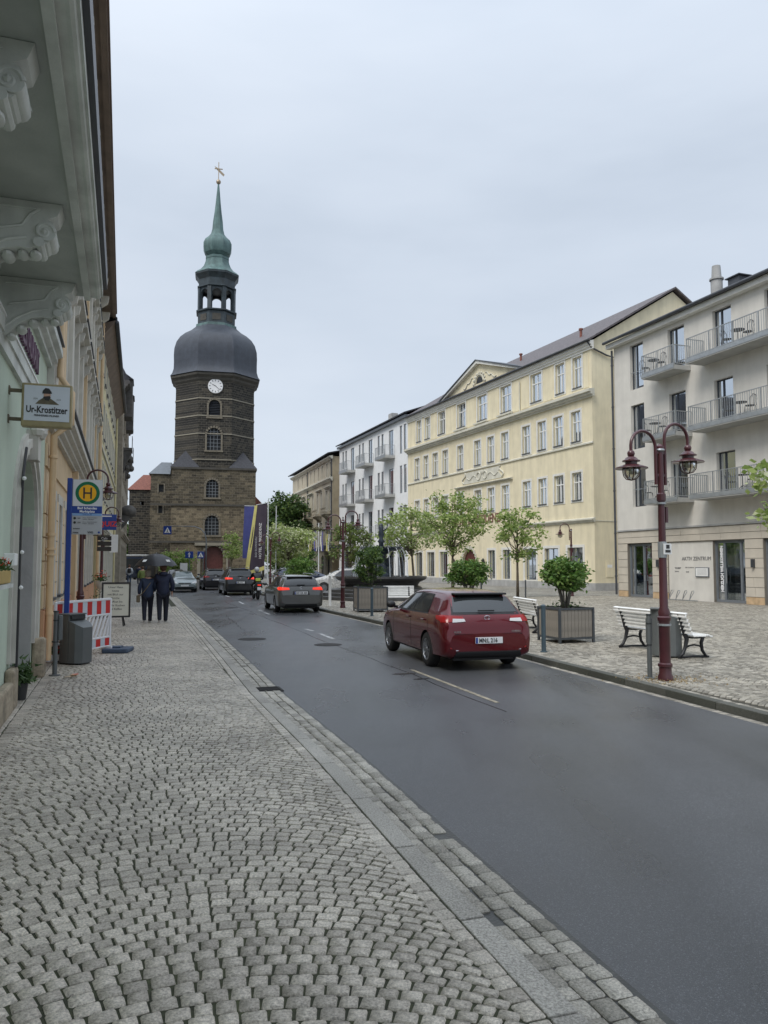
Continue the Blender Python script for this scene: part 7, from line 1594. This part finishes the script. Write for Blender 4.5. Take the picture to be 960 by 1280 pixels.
def person(label, loc, rz, h=1.75, coat='coat_navy', legs='trouser_dark', hair='hair_grey', female=False, arms=None, stride=.0, hood=False, hairlen=0, group='people walking on the left pavement', hands=True, long_=0):
    t = thing('person', label, 'person', loc, rz, group); k = h/1.75; sw = .175 if not female else .16
    S_ = lambda p: tuple(c*k for c in p)
    fa = (stride*.5, -stride*.5)
    L1 = {}; chains = [[(0, 0, .95, .13), (0, .01, 1.12, .12), (0, 0, 1.30, .135), (0, -.01, 1.44, .09), (0, .0, 1.51, .055), (0, .02, 1.56, .06), (0, .025, 1.63, .085), (0, .02, 1.70, .075)]]
    arms = arms or {1: ((.27, -.05, 1.17), (.26, .10, .93)), -1: ((-.27, -.04, 1.17), (-.26, .02, .92))}
    for s in (1, -1):
        e, w = arms[s]; chains.append([(0, -.01, 1.44, .09), (s*sw, -.01, 1.42, .062), (*e, .043), (*w, .027)])
        if hands: chains += [[(*w, .027)]+c[1:] if i == 0 else c for i, c in enumerate(hand(w, Vector(w)-Vector(e), s))]
        y = stride*.5*s; lift = .0
        kn = (s*.10, y*.55+.04, .50); an = (s*.095, y-(.03 if y > 0 else .05), .09+(.05 if y < 0 else 0)); L1[s] = (kn, an)
        chains.append([(0, 0, .95, .13), (s*.09, 0, .88, .085), (*kn, .055), (*an, .036), (s*.10, an[1]+.13, .035+(.0 if y >= 0 else .0), .03)])
    chains = [[(*S_(p[:3]), p[3]*k) for p in c] for c in chains]; skin('body', chains, 'skin', t)
    # face features on the front of the head
    mb = MB(); hy = .105*k
    for s in (-1, 1): mb.ball((s*.032*k, .098*k, 1.645*k), .010, 4); mb.ball((s*.088*k, .02*k, 1.63*k), .022, 4, 1.3, sx=.5)
    mb.ball((0, .112*k, 1.615*k), .014, 4, 1.3); mb.cbox((0, .102*k, 1.58*k), (.045, .01, .008)); mb.build('face', MT['skin'], t, smooth=True)
    c = []
    lz = .76-long_
    c.append([(0, 0, lz, (.215 if not long_ else .23, .17)), (0, 0, 1.0, (.215, .16)), (0, .0, 1.2, (.21, .16)), (0, 0, 1.36, (.20, .15)), (0, 0, 1.46, (.10, .085))])
    c[0] = [(p[0], p[1], p[2], p[3][0]*.95) for p in c[0]]
    for s in (1, -1):
        e, w = arms[s]; w2 = Vector(e).lerp(Vector(w), .96); c.append([(0, 0, 1.36, c[0][3][3]), (s*(sw+.01), -.01, 1.39, .10), (*e, .078), (*w2, .06)])
    c = [[(*S_(p[:3]), p[3]*k) for p in q] for q in c]; skin('jacket', c, coat, t, 2)
    c = []
    for s in (1, -1):
        kn, an = L1[s]; c.append([(0, 0, .93, .15), (s*.095, 0, .84, .12), (*kn, .086), (an[0], an[1], an[2]-.02, .066), (an[0], an[1], an[2]-.05, .066)])
    skin('trousers', [[(*S_(p[:3]), p[3]*k) for p in q] for q in c], legs, t, 2)
    for s in (1, -1):
        kn, an = L1[s]; mb = MB(); x, y, z = S_(an); b = z-.09*k
        mb.ball((x, y+.05, b+.045), .055, 6, .85, sx=.85, sy=2.3); mb.cur = 1; mb.ball((x, y+.05, b+.018), .056, 6, .36, sx=.9, sy=2.35); mb.build('shoe', [MT['shoe_black'], MT['sole_white']], t, smooth=True)
    mb = MB(); mb.ball((0, -.0*k, 1.665*k), .108*k, 8, 1.08, sy=1.05)
    mb.v = [(x, y, z) if y < .07*k or z > 1.70*k else (x, .07*k, z) for x, y, z in mb.v]
    if hairlen: mb.ball((0, -.035*k, 1.60*k), .10*k, 7, 1.1)
    mb.build('hair', MT[hair], t, smooth=True)
    if hood: mb = MB(); mb.ball((0, -.09*k, 1.47*k), .115*k, 7, .6, sx=1.15); mb.build('hood', MT[coat], t, smooth=True)
    return t
rzp = -A
w_ = person('woman in a navy jacket with a brown shoulder bag, left one under the umbrella', (-7.32, 23.95, 0), rzp, 1.62, 'coat_navy_light', 'trouser_dark', 'hair_grey', True, {1: ((.25, .02, 1.17), (.20, .20, 1.02)), -1: ((-.26, -.04, 1.17), (-.27, .03, .92))}, .30, hairlen=1)
mb = MB(); k = .925; mb.tube([(.12, -.02, 1.38*k), (.06, -.175, 1.30*k), (-.10, -.185, 1.05*k), (-.24, -.13, .88*k)], .014, 6); mb.tube([(.12, -.02, 1.38*k), (.06, .14, 1.28*k), (-.12, .16, 1.0*k), (-.24, .05, .88*k)], .014, 6); mb.build('bag_strap', MT['bag_brown'], w_, smooth=True)
MB().bbox(-.33, -.22, -.16, .10, .62, .84, .03).build('shoulder_bag', MT['bag_brown'], w_)
m_ = person('man in a hooded navy coat, right one under the umbrella', (-6.86, 24.0, 0), rzp, 1.78, 'coat_navy', 'trouser_dark', 'hair_brown', False, {1: ((.28, -.05, 1.16), (.27, .04, .91)), -1: ((-.24, .10, 1.18), (-.20, .26, 1.22))}, .26, hood=True)
ux, uy = -7.15, 24.22
um = thing('umbrella', 'large black umbrella held over the walking couple', 'umbrella', (ux, uy, 0), rzp)
mb = MB(); n = 8; rings = [(0.0, 2.12), (.20, 2.09), (.40, 2.00), (.56, 1.86), (.66, 1.72)]; vs = []; fs = []
for r_, z in rings:
    for k in range(n*4):
        a = 2*math.pi*k/(n*4); f = 1-.06*(r_/.66)*abs(math.sin(a*n/2)); zz = z+(.035 if r_ > .6 else .012)*abs(math.sin(a*n/2)); vs.append((max(r_, .001)*f*math.cos(a), max(r_, .001)*f*math.sin(a), zz))
m4 = n*4
for i in range(len(rings)-1):
    for k in range(m4): fs.append((i*m4+k, i*m4+(k+1) % m4, (i+1)*m4+(k+1) % m4, (i+1)*m4+k))
mb.add(vs, fs); mb.build('canopy', MT['umbrella_black'], um, smooth=28)
for k in range(8): a = 2*math.pi*k/8; MB().tube([(0, 0, 2.10), (.4*math.cos(a), .4*math.sin(a), 1.985), (.65*math.cos(a), .65*math.sin(a), 1.715)], .005, 4).build('rib', MT['steel'], um)
mb = MB(); mb.cyl((0, 0, 1.15), (0, 0, 2.16), .009, n=8); mb.build('shaft', MT['steel'], um); MB().tube([(0, 0, 1.28), (0, 0, 1.12), (.02, 0, 1.09), (.05, 0, 1.11)], .016, 7).build('handle', MT['shoe_black'], um)
for k, a in enumerate((.9, 2.3)): MB().add([(.50*math.cos(-a)-.06, .50*math.sin(-a), 1.935), (.50*math.cos(-a)+.06, .50*math.sin(-a), 1.935), (.57*math.cos(-a)+.05, .57*math.sin(-a), 1.868), (.57*math.cos(-a)-.05, .57*math.sin(-a), 1.868)], [(0, 1, 2, 3)]).build('logo_patch', MT['frame_white'], um)
x, y = -22.6, 68.5
p_ = person('distant person in a white top with a black backpack by the left wall', (x, y, 0), rzp, 1.72, 'jacket_white', 'jeans', 'hair_brown', stride=.3, hands=False); MB().bbox(-.15, .15, -.30, -.12, 1.0, 1.42, .05).build('backpack', MT['shoe_black'], p_)
person('distant person in dark clothes right of the backpack wearer', (-21.4, 67.5, 0), rzp, 1.72, 'coat_navy', 'trouser_dark', 'hair_brown', stride=.3, hands=False)
person('distant person in a yellow green jacket just left of the woman', (-15.8, 50.5, 0), rzp, 1.65, 'jacket_green', 'trouser_dark', 'hair_brown', stride=.3, hands=False)
# motorcyclist
mo = thing('motorcycle', 'dark motorcycle with a white plate driving behind the tall dark car', 'motorcycle', (-6.72, 41.2, -.1), -A)
for y in (0, 1.35):
    mb = MB(); mb.lathe([(.2, -.055), (.28, -.06), (.31, -.03), (.31, .03), (.28, .06), (.2, .055)], 22, Matrix.Translation((0, y, .31)) @ Matrix.Rotation(R(90), 4, 'Y'), cap=False); w_ = mb.build('wheel', MT['tyre'], mo, smooth=40); mb = MB(); mb.lathe([(.2, -.02), (.03, -.03), (.03, .03), (.2, .02)], 16, Matrix.Translation((0, y, .31)) @ Matrix.Rotation(R(90), 4, 'Y'), cap=False); mb.build('rim', MT['rim'], w_)
skin('frame', [[(0, -.25, .78, .10), (0, .2, .72, .15), (0, .65, .72, .17), (0, 1.0, .82, .13), (0, 1.2, .9, .08)], [(0, .65, .72, .17), (0, .6, .45, .17), (0, .3, .38, .10)]], 'paint_black', mo)
for s in (-1, 1):
    MB().tube([(s*.07, 1.35, .31), (s*.08, 1.12, .95)], .025, 6).build('fork', MT['steel'], mo); MB().tube([(s*.09, 0, .31), (s*.09, .5, .4)], .03, 6).build('swingarm', MT['trim_black'], mo); MB().tube([(0, 1.1, 1.0), (s*.2, 1.08, 1.06), (s*.36, .98, 1.04)], .015, 6).build('handlebar', MT['trim_black'], mo)
    MB().tube([(s*.15, .3, .35), (s*.16, -.2, .42)], .05, 8).build('exhaust', MT['steel'], mo); MB().ball((s*.42, 1.05, 1.18), .06, 4, .7).build('mirror', MT['trim_black'], mo)
MB().bbox(-.17, .17, -.42, -.12, .62, .92, .04).build('top_case', MT['trim_black'], mo)
MB().box(-.10, .10, -.44, -.425, .52, .68).build('number_plate', MT['plate_white'], mo); MB().box(-.09, .09, -.435, -.42, .76, .82).build('tail_light', MT['lens_lit'], mo)
rd = thing('person', 'motorcyclist in black with a light helmet and a yellow back patch', 'person', (-6.72, 41.2, -.1), -A)
arm = lambda s: [(0, .32, 1.36, .09), (s*.19, .32, 1.35, .065), (s*.34, .58, 1.12, .045), (s*.34, .92, 1.06, .03)]
leg = lambda s: [(0, .12, .92, .14), (s*.14, .22, .90, .09), (s*.24, .62, .78, .06), (s*.22, .45, .38, .04), (s*.24, .58, .33, .035)]
skin('body', [[(0, .12, .92, .14), (0, .2, 1.12, .13), (0, .32, 1.36, .09), (0, .38, 1.48, .055), (0, .40, 1.58, .085)]]+[arm(s) for s in (-1, 1)]+[leg(s) for s in (-1, 1)]+[c for s in (-1, 1) for c in hand((s*.34, .92, 1.06), (-s*.05, .3, -.02), s, 1.)], 'leather_black', rd)
skin('jacket', [[(0, .10, .86, .17), (0, .18, 1.1, .175), (0, .28, 1.34, .16), (0, .34, 1.42, .09)]]+[[(0, .28, 1.34, .16), (s*.2, .31, 1.34, .085), (s*.35, .57, 1.12, .062), (s*.34, .86, 1.06, .045)] for s in (-1, 1)], 'leather_black', rd)
mb = MB(); mb.ball((0, .40, 1.60), .14, 8, 1.08, sy=1.1); mb.build('helmet', MT['helmet_grey'], rd, smooth=True); MB().bbox(-.13, .13, -.02, .03, .98, 1.14, .02, Matrix.Translation((0, .0, 0))).build('yellow_patch', MT['vest_yellow'], rd)
for s in (-1, 1): mb = MB(); mb.ball((s*.23, .53, .33), .06, 5, .8, sy=2); mb.build('boot', MT['shoe_black'], rd, smooth=True)
